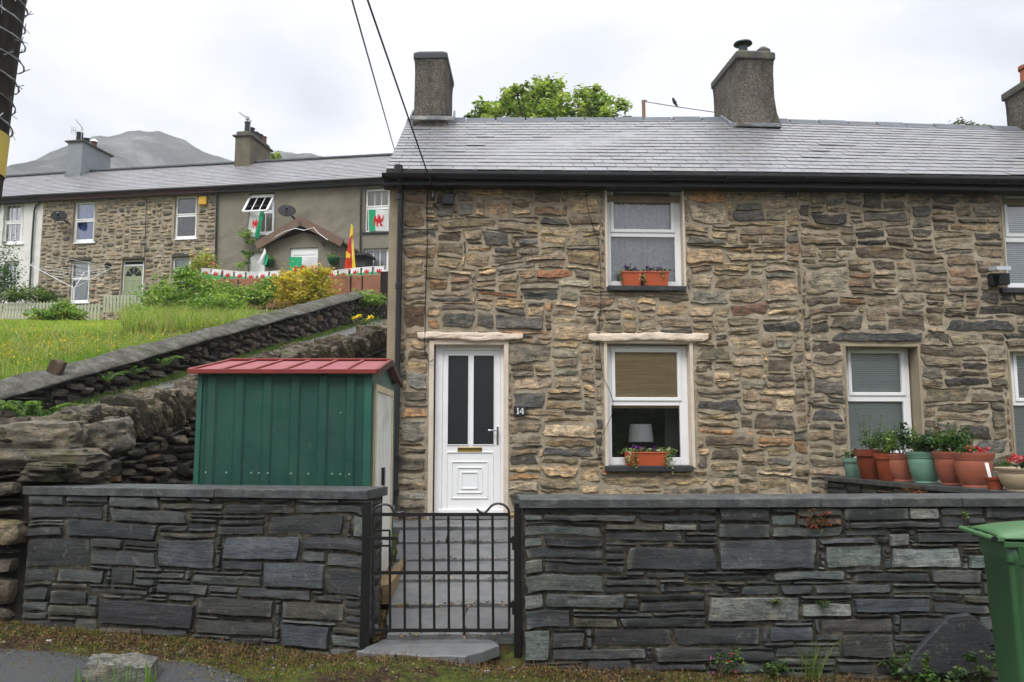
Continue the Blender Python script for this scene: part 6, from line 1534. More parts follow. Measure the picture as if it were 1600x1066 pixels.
# its return along the road, seen at the left edge
rw2 = thing('dry_stone_wall', 'rough wall end with a large boulder and flat slab on top, at the left edge', 'stone wall', (-4.6, 7.1, .1))
x9 = P(38, 800, 6.98).x
dry_wall(rw2, [(-11, 8.6), (-8.2, 7.9), (-5.5, 7.2), (x9, 6.98)], lambda x, y: P(20, 722, 7.0).z, lambda x, y: .0, 83, cw=.07, ch=.05, wr=(3, 8, 5), batter=.03)
VV = []; FF = []; o_ = 0; CC = []
def put(v_, f_, g_):
    global o_
    VV.append(v_); FF.append(f_+o_); o_ += len(v_); CC.append(np.tile(np.array(g_), (len(v_), 1)))
q = P(45, 713, 7.05); put(*boulder(rs, (q.x-.1, q.y+.22, q.z-.02), (1.15, .5, .17), .08, 0, 201, 4, .10), (.15, .13, .095))
q = P(52, 686, 7.15); put(*boulder(rs, (q.x, q.y+.15, q.z), (.62, .42, .26), .1, -.05, 204, 4, .16), (.20, .175, .125))
q = P(150, 690, 7.6); put(*boulder(rs, (q.x, q.y+.1, q.z), (.50, .5, .30), .3, -.3, 207, 4, .2), (.19, .17, .13))
q = P(-60, 700, 7.3); put(*boulder(rs, (q.x, q.y+.15, q.z), (.7, .5, .28), .1, 0, 205, 4, .16), (.2, .18, .14))
for (bx, by, bw, bh, bd) in ((70, 742, .30, .10, 7.12), (108, 738, .26, .12, 7.2), (140, 744, .24, .09, 7.25), (85, 728, .34, .07, 7.1), (130, 727, .3, .08, 7.3), (160, 732, .24, .14, 7.4), (20, 830, .20, .17, 7.02)):
    q = P(bx, by, bd); put(*boulder(rs, (q.x, q.y, q.z), (bw, .3, bh), .1, .05, int(bx), 3, .22), (.26, .20, .12) if by > 800 else (.09, .075, .055))
cq = link('coping', np.concatenate(VV), np.concatenate(FF), COPST, rw2, False, np.concatenate(CC)); smooth_by_angle(cq, 45)

lw_ = thing('dry_stone_wall', 'long stone wall with sloping cement cap on the field side of the lane', 'stone wall', (-5.2, 12, 2))
ly = np.linspace(7.7, 27.5, 16); fh = lambda y: float(np.interp(y, [8, 11, 16, 22], [.3, .4, .55, .72]))
dry_wall(lw_, [(float(xb(y)), y) for y in ly], lambda x, y: float(lane_z(y))+fh(y), lambda x, y: float(lane_z(y))-.05, 91, batter=.03, cw=.07, ch=.05, wr=(2, 7, 4), res=.07, pal=[(c_, w_) for c_, w_ in PAL_D]+[((.20, .17, .13), 3)])
V = []; fs = []; Ys = np.arange(7.7, 27.5, .12); K = 7
for i, y in enumerate(Ys):
    x = float(xb(y)); zt_ = float(lane_z(y))+fh(y); e = float(fbm(y*1.3, 0, 0, 4, 3))
    for k in range(K):
        s = k/(K-1); w_ = .05-s*.34; zz = zt_+.012+.13*s**.8
        V.append((x+w_+.05*e+.02*float(vnoise(y*3, k*.7, 0, 2)), y, zz+.04*float(fbm(y*2.2, k*.4, 0, 6, 3))))
    V += [(x-.46, y, zt_-.1), (x+.05, y, zt_-.01)]
K2 = K+2
for i in range(len(Ys)-1):
    for k in range(K2): p = i*K2+k; q = i*K2+(k+1) % K2; fs.append((p, p+K2, q+K2, q))
fs += [tuple(range(K2)), tuple(range(len(Ys)*K2-1, (len(Ys)-1)*K2-1, -1))]
t = NT('cement_cap'); v = t.coord()
c = t.ramp(t.noise(5, 7, .75, v), [(.32, (.045, .043, .035)), (.5, (.10, .095, .08)), (.68, (.19, .185, .16))])
c = t.mix(t.ramp(t.noise(1.1, 6, .75, v), [(.5, 0.0), (.62, .75)]), c, (.055, .06, .03))
c = t.mix(t.ramp(t.noise(14, 5, .75, v), [(.60, 0.0), (.66, .6)]), c, (.32, .32, .27))
t.principled(c, .95, 0, .2, t.bump(t.noise(16, 6, .75, v), 1, .03)); CEM = t.m
cpo = link('cement_cap', V, fs, CEM, lw_, True)
# broken post by the cap
q = P(82, 592, 11.2); st_ = MB(); 
v_, f_ = boulder(random, (q.x, q.y, q.z-.02), (.17, .15, .50), .2, .25, 14, 3, .22); tag(link('tree_stump', v_, f_, TWIG, None, False, None), 'short brown stump standing behind the cement-capped wall', 'stump')

# ------------------------------------------------------------------ the field: grass, flowers
rng = np.random.default_rng(3)
def field_pts(n, y0, y1, pw=1.6):
    Y = y0+(y1-y0)*rng.random(n)**pw; xl = -.70*Y-.5; xr = xb(Y)-.40; X = xl+(xr-xl)*rng.random(n); return X, Y
GM = leaf_mat('grass_blade', trans=.4, rough=.6)
X, Y = field_pts(270000, 7.5, 27.5, 1.25); k = X < xb(Y)-.4; X, Y = X[k], Y[k]
pn = fbm(X*.55, Y*.55, 0, 2, 3); pn2 = fbm(X*.2+9, Y*.25, 0, 5, 2)
a = np.array((.24, .36, .04)); b = np.array((.40, .46, .07)); c3 = np.array((.13, .22, .035)); dr_c = np.array((.42, .38, .18))
cc = a[None]*np.ones((len(X), 1)); m1 = np.clip(pn*3+.5, 0, 1)[:, None]; cc = cc*(1-m1)+b*m1; m2 = np.clip(-pn2*3, 0, .8)[:, None]; cc = cc*(1-m2)+c3*m2
md = (rng.random(len(X)) < .06)[:, None]; cc = np.where(md, dr_c, cc)*1.15*rng.uniform(.6, 1.35, (len(X), 1))
hgt = (.15+.14*np.clip(pn2+.4, 0, 1)+.10*rng.random(len(X)))*np.interp(Y, [8, 14, 20, 25], [1, .8, .5, .35])
V, F, C = blades(rng, X, Y, gz(X, Y)-.02, hgt, .010+.0006*Y, cc, lean=.75)
X5, Y5 = field_pts(7000, 8, 21, 1.1); k5 = (fbm(X5*.7, Y5*.7, 1, 19, 3) > -.05)&(X5 < xb(Y5)-.4); X5, Y5 = X5[k5], Y5[k5]; V5, F5, C5 = blades(rng, X5, Y5, gz(X5, Y5), rng.uniform(.3, .55, len(X5))*np.interp(Y5, [8, 15, 21], [1, .7, .4]), .007+.0004*Y5, np.array([(.40, .42, .14), (.30, .40, .08), (.38, .28, .14)])[rng.integers(0, 3, len(X5))], lean=.8)
F = np.concatenate([F, F5+len(V)]); V = np.concatenate([V, V5]); C = np.concatenate([C, C5])
Y6 = rng.uniform(16.5, 22, 26000); X6 = rng.uniform(-.42, -.24, 26000)*Y6; k6 = (X6 < xb(Y6)-.4)&(fbm(X6*.8, Y6*.8, 5, 29, 3) > -.15); X6, Y6 = X6[k6], Y6[k6]
V6, F6, C6 = blades(rng, X6, Y6, gz(X6, Y6), rng.uniform(.25, .6, len(X6)), .02, np.array([(.26, .38, .06), (.36, .42, .09), (.16, .26, .04), (.42, .40, .18)])[rng.integers(0, 4, len(X6))]*rng.uniform(.7, 1.2, (len(X6), 1)), lean=.8)
F = np.concatenate([F, F6+len(V)]); V = np.concatenate([V, V6]); C = np.concatenate([C, C6])
tag(link('grass', V, F, GM, None, False, C), 'long meadow grass covering the sloping field', 'grass', kind='stuff')
X, Y = field_pts(3000, 8, 22, 1.1); k = (fbm(X*.5, Y*.5, 3, 12, 3) > -.02); X, Y = X[k], Y[k]; Z = gz(X, Y)+rng.uniform(.22, .42, len(X))
V, F, C = leaf_mesh(np.repeat(np.stack([X, Y, Z], -1), 2, 0), .024, np.tile(np.array((.80, .56, .02)), (2*len(X), 1))*rng.uniform(.7, 1.1, (2*len(X), 1)), rng, aspect=.95, droop=0)
tag(link('buttercup_flowers', V, F, PETAL, None, False, C), 'yellow buttercups scattered through the meadow grass', 'wild flowers', kind='stuff')
# rough growth on the lane verges and along the wall
X = []; Y = []
yv = rng.uniform(9, 27, 9000); X = xb(yv)+.05+np.abs(rng.normal(0, .12, 9000)); V, F, C = blades(rng, X, yv, lane_z(yv)+.02, .10, .012, np.array([(.10, .15, .03)])*rng.uniform(.5, 1.5, (9000, 1)), lean=.9)
yv2 = rng.uniform(9, 24, 5000); X2 = xa(yv2)-.52-np.abs(rng.normal(0, .12, 5000)); V2, F2, C2 = blades(rng, X2, yv2, lane_z(yv2)+.02, .12, .012, np.array([(.14, .17, .04)])*rng.uniform(.5, 1.5, (5000, 1)), lean=.9)
tag(link('verge_grass', np.concatenate([V, V2]), np.concatenate([F, F2+len(V)]), GM, None, False, np.concatenate([C, C2])), 'short grass along both edges of the lane', 'grass', kind='stuff')

FERN = [(.10, .19, .035), (.16, .27, .06), (.06, .12, .025)]
def fern(label, base, n, L, seed, cat='fern'):
    rng = np.random.default_rng(seed); base = Vector(base); root = thing('fern', label, cat, base, 'ferns growing on the lane walls'); C = []; m = MB(); cid = []
    for k in range(n):
        a = rng.uniform(0, 6.28); d = Vector((math.cos(a), math.sin(a)*.7, 0)); l = L*rng.uniform(.6, 1.1); pts = []
        for i in range(9):
            s = i/8; pts.append(base+d*l*s*.9+Vector((0, 0, l*(1.25*s-.8*s*s))))
        m.tube(pts, [.004]*8+[.001], 4)
        for i in range(60):
            s = rng.uniform(.12, 1)*8; j = int(min(s, 7)); p = pts[j].lerp(pts[j+1], s-j); w_ = .11*L*2*(1-s/8)+.01; sd_ = d.cross(Vector((0, 0, 1)))*rng.choice((-1, 1))*w_*rng.uniform(.2, 1); C.append(tuple(p+sd_)); cid.append(k)
    m.build('stem', STEM, root); mk_leaves('frond', np.array(C), .045*L/.4, leaf_cols(rng, np.array(cid), n, FERN), rng, root, aspect=.35)
fern('large bright fern on the wall top at the left edge', P(50, 668, 8.3), 15, .52, 1)
fern('dark fern growing from the field wall above the lane', P(252, 575, 13.2)+Vector((.05, -.05, 0)), 9, .34, 2)
fern('small fern on the wall face below the cement cap', P(165, 598, 11.9)+Vector((.05, -.05, 0)), 9, .34, 3)
fern('fern tuft in the joint of the field wall nearer the shed', P(205, 588, 12.5)+Vector((.05, -.05, 0)), 7, .26, 4)
# yellow poppies on the verge by the cottage corner
base = P(567, 503, 21.5); root = thing('poppies', 'clump of yellow poppies beside the lane near the downpipe', 'poppies', base)
m = MB(); C = []; L_ = []
for (px_, py_) in ((552, 498), (558, 496.5), (563, 494), (577, 496), (582, 495), (571, 500)):
    q = P(px_, py_, 21.5); m.tube([base+Vector((0, 0, -.1)), base.lerp(q, .6), q], .006, 5); C += [tuple(np.array(q)+rng.normal(size=3)*.02) for _ in range(9)]
C = np.array(C); mk_leaves('flower', C, .075, np.tile(np.array((.9, .68, .03)), (len(C), 1)), rng, root, mat=PETAL, aspect=1.0)
L_ = np.array([tuple(np.array(base)+rng.normal(size=3)*np.array((.3, .1, .1))) for _ in range(160)]); mk_leaves('foliage', L_, .08, np.tile(np.array((.10, .18, .05)), (160, 1))*rng.uniform(.6, 1.3, (160, 1)), rng, root); m.build('stem', STEM, root)
# ------------------------------------------------------------------ the terrace up the slope
Lq = P(65, 480, 29.5); Rq = P(605, 440, 27.0)
angT = math.atan2(Rq.y-Lq.y, Rq.x-Lq.x); FT = Frame((Lq.x, Lq.y, 0), angT)
def TU(px, d=0, py=350): return FT.uv(px, py, d)[0]
def TZ(px, py, d=0): return FT.uv(px, py, d)[1]
TST = stone_mat('terrace_stone', grain=1.2, lichen=.2, rough=.9, streak=(2, 2, 9))
WHITEW = simple('limewashed_wall', 'dcdad4', .9, var=.06, scale=1.5, bump=.6, bscale=14, dirt='a9a598', dirt_amt=.3)
GREYR = simple('pebbledash', '807b6d', .95, var=.14, scale=1.2, bump=.8, bscale=30, dirt='565143', dirt_amt=.5)
uA, uB, uC, uD = TU(-190), TU(66), TU(338), TU(690)
PE = [(-190, 322), (0, 311), (66, 305.5), (315, 293.5), (340, 292), (606, 277.5), (690, 273)]; PR = [(-190, 290), (6, 278), (155, 267.5), (330, 260), (424, 252), (616, 243), (700, 238)]
def eavez(px, d=.2): return TZ(px, np.interp(px, *zip(*PE))-1.5, d)
def ridgez(px, d=-2.9): return TZ(px, np.interp(px, *zip(*PR)), d)
TB = 5.7
DRAB = simple('dark_interior', '1c1d1f', .9, var=.1, bump=0)
def house(name, label, u0, u1, holes, stone=None, wallm=None, px0=0, px1=0):
    h = thing(name, label, 'house', FT.pt((u0+u1)/2, 0, TB)); z1 = min(eavez(px0), eavez(px1))
    zt = max(eavez(px0), eavez(px1))
    V1, F1 = wall_face(FT, u0, u1, TB-.6, zt, holes, 3, step=.25, amp=.012)
    sh = MB(); sh.box(FT, u0, u0+.3, -5.6, -.02, TB-.6, z1); sh.box(FT, u1-.3, u1, -5.6, -.02, TB-.6, z1); sh.box(FT, u0+.3, u1-.3, -5.6, -5.3, TB-.6, z1); sh.box(FT, u0+.3, u1-.3, -5.3, -.3, TB+2.35, TB+2.5)
    for q in holes:
        sh.box(FT, q[0]-.1, q[0]-.002, -.4, -.03, q[1]-.1, q[3]+.1); sh.box(FT, q[2]+.002, q[2]+.1, -.4, -.03, q[1]-.1, q[3]+.1); sh.box(FT, q[0], q[2], -.4, -.03, q[3]+.002, q[3]+.1); sh.box(FT, q[0], q[2], -.4, -.03, q[1]-.1, q[1]-.002)
    V, Fc, C = merge((V1, F1, np.array((.3, .3, .3))), (np.array([tuple(p) for p in sh.v]), sh.f, np.array((.3, .3, .3))))
    wl = link('wall', V, Fc, wallm, h, False, C)
    if stone:
        W, H = u1-u0, zt-TB+.6
        hs = [(q[0]-u0-.03, q[1]-TB+.57, q[2]-u0+.03, q[3]-TB+.63) for q in holes]
        rects = pack(W, H, .08, .06, (2, 8, 4), (1, 4, [4, 8, 6, 3]), lambda x, y: any(a[0] < x < a[2] and a[1] < y < a[3] for a in hs) or y > H-.06, (), random.Random(5))
        SV, SF, SC = stone_mesh(rects, frame_map(Frame(FT.pt(u0, 0, TB-.6), angT)), [((.42, .34, .22), 5), ((.34, .28, .19), 6), ((.26, .22, .16), 5), ((.16, .145, .12), 3), ((.48, .40, .28), 3), ((.38, .26, .15), 1)], gap=.04, bulge=.035, edge=.02, seed=6, res=.12, corner=.2, jitter=.12, depthvar=.012)
        link('stonework', SV, SF, TST, wl, True, SC)
    return h, wl
def hole(a, b, c, d): return rect(FT, a, b, c, d, 0)
hw = [hole(5, 317, 36, 381), hole(6, 408, 28, 463)]
hs_ = [hole(114, 315, 148, 379), hole(272.5, 306, 308, 373), hole(109, 407, 140, 473), hole(189, 405, 224, 487), hole(268, 401, 300, 440)]
hr = [hole(389, 300, 429, 366), hole(570, 294, 610, 362.5), hole(568, 388, 608, 432), hole(388, 394, 417, 430)]
H1, H1w = house('white_house', 'whitewashed end house of the upper terrace with multi-pane windows', uA, uB-.003, hw, wallm=WHITEW, px0=-190, px1=66)
H2, H2w = house('stone_house', 'rubble stone house in the upper terrace with sage green door', uB, uC, hs_, stone=1, wallm=MORTAR, px0=66, px1=338)
H3, H3w = house('rendered_house', 'grey rendered house with gabled porch and flags in the upper terrace', uC+.003, uD, hr, wallm=GREYR, px0=338, px1=690)
for (h, a, b, u0, u1, sd) in ((H1, -190, 66, uA, uB-.003, 1), (H2, 66, 338, uB, uC, 2), (H3, 338, 690, uC+.003, uD, 3)):
    eL, eR = FT.pt(u0, .22, eavez(a)), FT.pt(u1, .22, eavez(b)); rL, rR = FT.pt(u0, -2.9, ridgez(a*.93+68)), FT.pt(u1, -2.9, ridgez(b*.93+68))
    ro = slate_roof('roof', eL, eR, rL, rR, 15, .30, h, 40+sd, base=(.22, .215, .22), thick=.010, var=.10)
    m = MB(); n = max(2, int((u1-u0)/.5))
    for i in range(n): m.bar(rL.lerp(rR, i/n)+Vector((0, 0, .03)), rL.lerp(rR, (i+.97)/n)+Vector((0, 0, .03)), .22, .08)
    m.build('ridge_tiles', RIDGE, ro, bev=.02)
    m = MB(); e1, e2 = FT.pt(u0, .30, eavez(a)-.06), FT.pt(u1, .30, eavez(b)-.06); m.tube([e1, e2], .06, 10)
    m.build('gutter', BLACKPL, h)
    m = MB(); dn = Vector((0, 0, -.16)); a1, a2 = FT.pt(u0, .2, eavez(a)-.06), FT.pt(u1, .2, eavez(b)-.06); b1, b2 = FT.pt(u0, -.05, eavez(a)-.06), FT.pt(u1, -.05, eavez(b)-.06)
    m.hexa([a1+dn, a2+dn, b2+dn, b1+dn, a1, a2, b2, b1]); m.build('fascia', simple('fascia_%d' % sd, ['17181a', '4a2622', '1b1c1e'][sd-1], .5, var=.1), h)
    g = MB()
    for u in (u0+.02, u1-.3):
        z0 = eavez(a)-.3; zR_ = rL.z-.12; g.add([FT.pt(u, 0, z0), FT.pt(u+.25, 0, z0), FT.pt(u+.25, -5.6, z0), FT.pt(u, -5.6, z0), FT.pt(u, -2.9, zR_), FT.pt(u+.25, -2.9, zR_)], [(0, 3, 2, 1), (0, 1, 5, 4), (2, 3, 4, 5), (1, 2, 5), (0, 4, 3)])
    g.build('gable', GREYR, h)
def twin(parent, o, panes, bars=0, sash=0, cur=None, d=-.1, sill=True, fm=None):
    w_, oo, pp = window(parent, FT, o, panes, d=d, sash=sash, bars=bars, fmat=fm)
    if cur is not None: curtain(FT, (oo[0], oo[1], oo[2], oo[3]), d-.14, 'curtain', cur, w_, folds=5, amp=.02)
    if sill: slab_px(parent, FT, (o[0]-.5, o[3], o[2]+.5, o[3]+2), -.15, .05, UPVC)
    return w_, oo, pp
CURT = simple('pale_curtain', 'b9b29a', .9, var=.15); CURW = simple('white_curtain', 'd8d8d6', .9, var=.05); CURT_T = simple('teal_curtain', '8fa6a0', .9, var=.1)
twin(H1, (5.5, 317.5, 35.5, 380.5), [(9.5, 321, 33, 345), (9, 350.5, 31.5, 377)], bars=2, cur=CURW); twin(H1, (6, 408.5, 27.5, 462.5), [(9, 412, 26, 436), (9, 440, 25, 460)], bars=2)
twin(H2, (114.5, 315.5, 147.5, 378.5), [(121, 319, 147, 342), (119.5, 347, 145.5, 374)], cur=simple('blue_blind', '6f8fd6', .7, var=.05)); twin(H2, (273, 306.5, 307.5, 372.5), [(278, 310, 306, 334), (277, 339, 305, 369)])
twin(H2, (109.5, 407.5, 139.5, 472.5), [(114, 411, 138, 434), (113, 438, 137.5, 469)], cur=CURT_T); twin(H2, (268.5, 401.5, 299.5, 439.5), [(273, 405, 296, 420), (273, 424, 296, 437)], cur=CURT_T)
twin(H3, (570.5, 294.5, 609.5, 362), [(575, 299, 607, 321.5), (573.5, 327.5, 607, 360)], bars=2, cur=CURT, sill=False); slab_px(H3, FT, (566, 362, 612, 364.5), -.1, .06, SLATESILL)
twin(H3, (568.5, 388.5, 607.5, 429), [(573, 392, 604, 422)], bars=2, cur=CURW, sash=None); twin(H3, (388.5, 394.5, 416.5, 429), [(391.5, 398, 400, 426), (404, 398, 413, 426)], sash=None, bars=0, cur=CURW)
w_, oo, pp = twin(H3, (390, 304, 428.5, 365.5), [(394, 307, 425, 329), (394, 334, 425, 362)], sash=None, bars=2, cur=CURT)
# the top light swung out
m = MB(); tl = FT.pt(oo[0]+.02, -.06, oo[3]-.1); tr = FT.pt(oo[2]-.02, -.06, oo[3]-.1); bl_ = FT.pt(oo[0]+.02, .42, oo[3]-.72); br_ = FT.pt(oo[2]-.02, .42, oo[3]-.72)
for a, b in ((tl, tr), (bl_, br_), (tl, bl_), (tr, br_)): m.bar(a, b, .07, .05)
for s in (1/3, 2/3): m.bar(tl.lerp(tr, s), bl_.lerp(br_, s), .025, .02)
sh_ = m.build('open_sash', UPVC, w_); m = MB(); off = Vector((0, 0, .004)); m.hexa([bl_, br_, tr, tl, bl_+off, br_+off, tr+off, tl+off]); m.build('pane_glass', GLASS, w_)
# stone house door: sage green with a fanned light
GD = simple('sage_paint', '8f9a78', .5, var=.06, bump=.1)
q = rect(FT, 189.5, 405.5, 223.5, 486.5, -.1); m = MB(); zt_ = TZ(206, 409, -.1); zt2 = TZ(206, 416, -.1); ring(m, FT, q, (q[0]+.09, q[1], q[2]-.04, zt_), -.16, -.1); m.box(FT, q[0]+.09, q[2]-.04, -.16, -.105, zt2, zt2+.06); dd = m.build('door', UPVC, H2)
m = MB(); m.box(FT, q[0]+.09, q[2]-.04, -.15, -.12, q[1], zt2); m.build('leaf', GD, dd)
m = MB(); m.box(FT, q[0]+.1, q[2]-.05, -.14, -.13, zt2+.06, zt_); 
cu_ = (q[0]+.09+q[2]-.04)/2; zc_ = TZ(206, 432, -.1)
for k in range(4):
    a0, a1 = math.pi*(k+.08)/4, math.pi*(k+.92)/4; rr = .31; m.prism(FT, [(cu_+.08*math.cos(a0), zc_+.08*math.sin(a0)), (cu_+rr*math.cos(a0), zc_+rr*math.sin(a0)*1.1), (cu_+rr*math.cos(a1), zc_+rr*math.sin(a1)*1.1), (cu_+.08*math.cos(a1), zc_+.08*math.sin(a1))], -.119, -.115)
m.build('fanlight', DRAB, dd)
m = MB()
for (x0, x1) in ((.12, .44), (.5, .82)):
    a_, b_ = q[0]+.09+(q[2]-q[0]-.13)*x0, q[0]+.09+(q[2]-q[0]-.13)*x1; ring(m, FT, (a_, q[1]+.15, b_, zc_-.12), (a_+.03, q[1]+.18, b_-.03, zc_-.15), -.12, -.112)
m.build('moulding', GD, dd)
for px in ((190, 402, 224, 405), (268, 397, 300, 401), (107, 402.5, 142, 406.5)): slab_px(H2, FT, px, -.1, .05, simple('slate_lintel', '4a463e', .9, var=.2, bump=.4), name='lintel')
def pipe(parent, pts, r=.035, d=.08, mat=BLACKPL): m = MB(); m.tube([FT.pt(*FT.uv(a, b, d)[:1], d, FT.uv(a, b, d)[1]) for a, b in pts], r, 8); return m.build('downpipe', mat, parent, smooth=True)
pipe(H1, [(65.5, 309), (65, 314), (56, 322), (53.5, 330), (50, 380), (47, 440), (45.5, 470)], mat=simple('green_black_pipe', '1c2b28', .4, var=.1)); pipe(H3, [(342, 297), (339, 302), (338, 350), (337, 400), (336.5, 440)]); pipe(H3, [(564, 288), (564, 296), (563.5, 340), (563, 400)], r=.03)
pipe(H2, [(229, 306), (228, 340), (226, 400), (225, 440)], r=.012, mat=CAB)
# chimneys
def tchim(parent, px0, px1, pyt, pycap, pyb, dep, d0, mat, name='chimney', side=0):
    u0, u1 = FT.uv(px0, pyt, d0)[0], FT.uv(px1, pyt, d0)[0]; zt = TZ((px0+px1)/2, pyt, d0); zc = TZ((px0+px1)/2, pycap, d0); zb = TZ((px0+px1)/2, pyb, d0)-.4
    m = MB(); m.box(FT, u0, u1, d0-dep, d0, zb, zt); c = m.build(name, mat, parent, bev=.02)
    m = MB(); m.box(FT, u0-.08, u1+.08, d0-dep-.12, d0+.08, zt, zt+.06); m.build('band', ROUGH2, c, bev=.01)
    m = MB(); m.box(FT, u0+.02, u1-.02, d0-dep, d0-.02, zt+.06, zc); m.build('cap', ROUGH2, c, bev=.05)
    return c, u0, u1, zc, zb
cA, u0, u1, zc, zb = tchim(H1, 106, 129, 222, 218.5, 279, 1.75, -2.3, simple('grey_cement', '83888c', .9, var=.1, scale=2, bump=.3, dirt='6c7072', dirt_amt=.4)); uc = (u0+u1)/2+.05
m = MB(); m.lathe(FT.pt(uc+.02, -2.45, zc-.02), [(.13, 0), (.12, .32), (.14, .34)], 12); m.build('chimney_pot', DRAB, cA, smooth=True)
m = MB(); m.lathe(FT.pt(uc+.02, -2.85, zc-.02), [(.12, 0), (.11, .24), (.13, .26)], 12); m.build('chimney_pot', DRAB, cA, smooth=True)
m = MB(); m.lathe(FT.pt(uc+.02, -3.3, zc-.02), [(.12, 0), (.11, .26), (.12, .27)], 12); cp_ = m.build('chimney_pot', simple('red_pot', '5a332c', .8), cA, smooth=True); m = MB(); m.lathe(FT.pt(uc+.02, -3.3, zc+.26), [(.16, 0), (.14, .05), (.05, .12)], 14); m.build('cowl', UPVC, cp_, smooth=True)
m = MB(); m.box(FT, u0-.03, u1+.03, -2.3, -2.24, zb+.34, zb+.62); m.build('flashing', LEAD, cA)
m = MB(); m.box(FT, u1, u1+.05, -3.1, -2.3, zb+.42, zb+.5); m.build('flashing', LEAD, cA)
cB, v0, v1, zc2, zb2 = tchim(H3, 367.5, 391, 213, 204, 266, 1.75, -2.4, simple('stained_cement', '66604f', .92, var=.3, scale=2.5, bump=.5, dirt='3a362e', dirt_amt=.6)); vc = (v0+v1)/2+.1
for k, (dd_, hh, rr) in enumerate(((-2.55, .36, .11), (-2.9, .26, .12), (-3.25, .22, .12), (-3.6, .26, .12), (-3.95, .3, .11))):
    m = MB(); m.lathe(FT.pt(vc, dd_, zc2-.03), [(rr, 0), (rr*.9, hh), (rr*1.15, hh+.02), (rr*.9, hh+.05)], 12); m.build('chimney_pot', simple('pot_clay_%d' % k, '6a3a30' if k == 4 else '26272a', .8), cB, smooth=True)
m = MB(); m.lathe(FT.pt(vc-.05, -2.62, zc2+.2), [(.04, 0), (.04, .28), (.07, .3), (.07, .42)], 10); m.build('flue', CHROME, cB, smooth=True)
def aerial(parent, px, py, d, tipx, tipy, pole_dy, name='aerial'):
    a = FT.pt(FT.uv(px, py, d)[0], d, TZ(px, py, d)); b = FT.pt(FT.uv(tipx, tipy, d)[0], d, TZ(tipx, tipy, d)); m = MB(); m.tube([a-Vector((0, 0, pole_dy)), a], .018, 6); e = a+(a-b)*.12; m.tube([e, b], .012, 5)
    n = 7
    for k in range(n): p = a.lerp(b, k/n*1.0); hw_ = .16-.008*k; up_ = Vector((0, -.85, .3)).normalized(); m.tube([p-up_*hw_, p+up_*hw_], .006, 4)
    m.build(name, WIRE, parent)
aerial(cA, 128, 199, -2.35, 118, 187, 1.0); aerial(cB, 391, 188, -2.55, 373, 175.5, .5)
a = FT.pt(FT.uv(112, 203, -2.4)[0], -2.4, TZ(112, 203, -2.4)); b = FT.pt(FT.uv(124, 206, -2.4)[0], -2.4, TZ(124, 206, -2.4)); m = MB(); m.tube([a, b], .012, 5)
for s in (0, .25, .5): p = a.lerp(b, s); m.tube([p-Vector((0, 0, .15)), p+Vector((0, 0, .15))], .008, 4)
m.build('aerial', WIRE, cA)
def dish(parent, px, py, wpx, col):
    u, z = FT.uv(px, py, .45); s = (FT.pt(u, .45, z)-EYE).dot(fw)/FOC; r = wpx*s/2; ax = Matrix.Rotation(angT, 3, 'Z') @ Matrix.Rotation(R(62), 3, 'X') @ Matrix.Rotation(R(18), 3, 'Y')
    c = FT.pt(u, .42, z); m = MB(); prof = [(r*k/6, .12*(k/6)**2*r*2) for k in range(1, 7)]+[(r*1.02, .24*r+.01), (r*.98, .24*r-.0)]
    m.lathe(c, [(.004, 0)]+prof, 22, axis=ax, sx=1, sy=.85); d_ = m.build('satellite_dish', simple('dish_grey', col, .9, var=.1, bump=0), parent, smooth=True)
    m = MB(); f = c+(ax @ Vector((0, 0, r*.95))); m.tube([c+(ax @ Vector((0, -r*.8, .15*r))), f], .014, 6); m.tube([f, f+(ax @ Vector((0, 0, -.12)))], .035, 8); m.tube([c, FT.pt(u+.1, .02, z-.12)], .03, 6); m.build('arm', BLACKPL, d_)
dish(H3, 448, 331.5, 27, '2a2b2d'); dish(H2, 92, 339.5, 24, '1c1d1f')
m = MB(); q = rect(FT, 310, 307, 322.5, 320, .1); m.box(FT, q[0], q[2], .02, .12, q[1], q[3]); m.build('alarm_box', simple('alarm_yellow', 'd8a52e', .5, var=.05), H2, bev=.03)
m = MB(); q = rect(FT, 324, 303, 334, 321, .1); m.box(FT, q[0]+.1, q[2], .02, .05, q[3]-.04, q[3]); m.tube([FT.pt(q[2]-.02, .03, q[1]), FT.pt(q[0]+.05, .35, q[3]), FT.pt(q[2]-.02, .03, q[3])], .015, 5); m.build('hook_bracket', BLACKPL, H2)
m = MB(); q = rect(FT, 164.5, 411, 171.5, 421, .12); m.hexa([FT.pt(*p) for p in ((q[0]+.05, .16, q[1]), (q[2]-.05, .16, q[1]), (q[2]-.05, .06, q[1]), (q[0]+.05, .06, q[1]), (q[0], .2, q[3]-.06), (q[2], .2, q[3]-.06), (q[2], .02, q[3]-.06), (q[0], .02, q[3]-.06))]); m.box(FT, q[0]+.03, q[2]-.03, .0, .15, q[3]-.06, q[3]); m.build('wall_lantern', BLACKPL, H2)

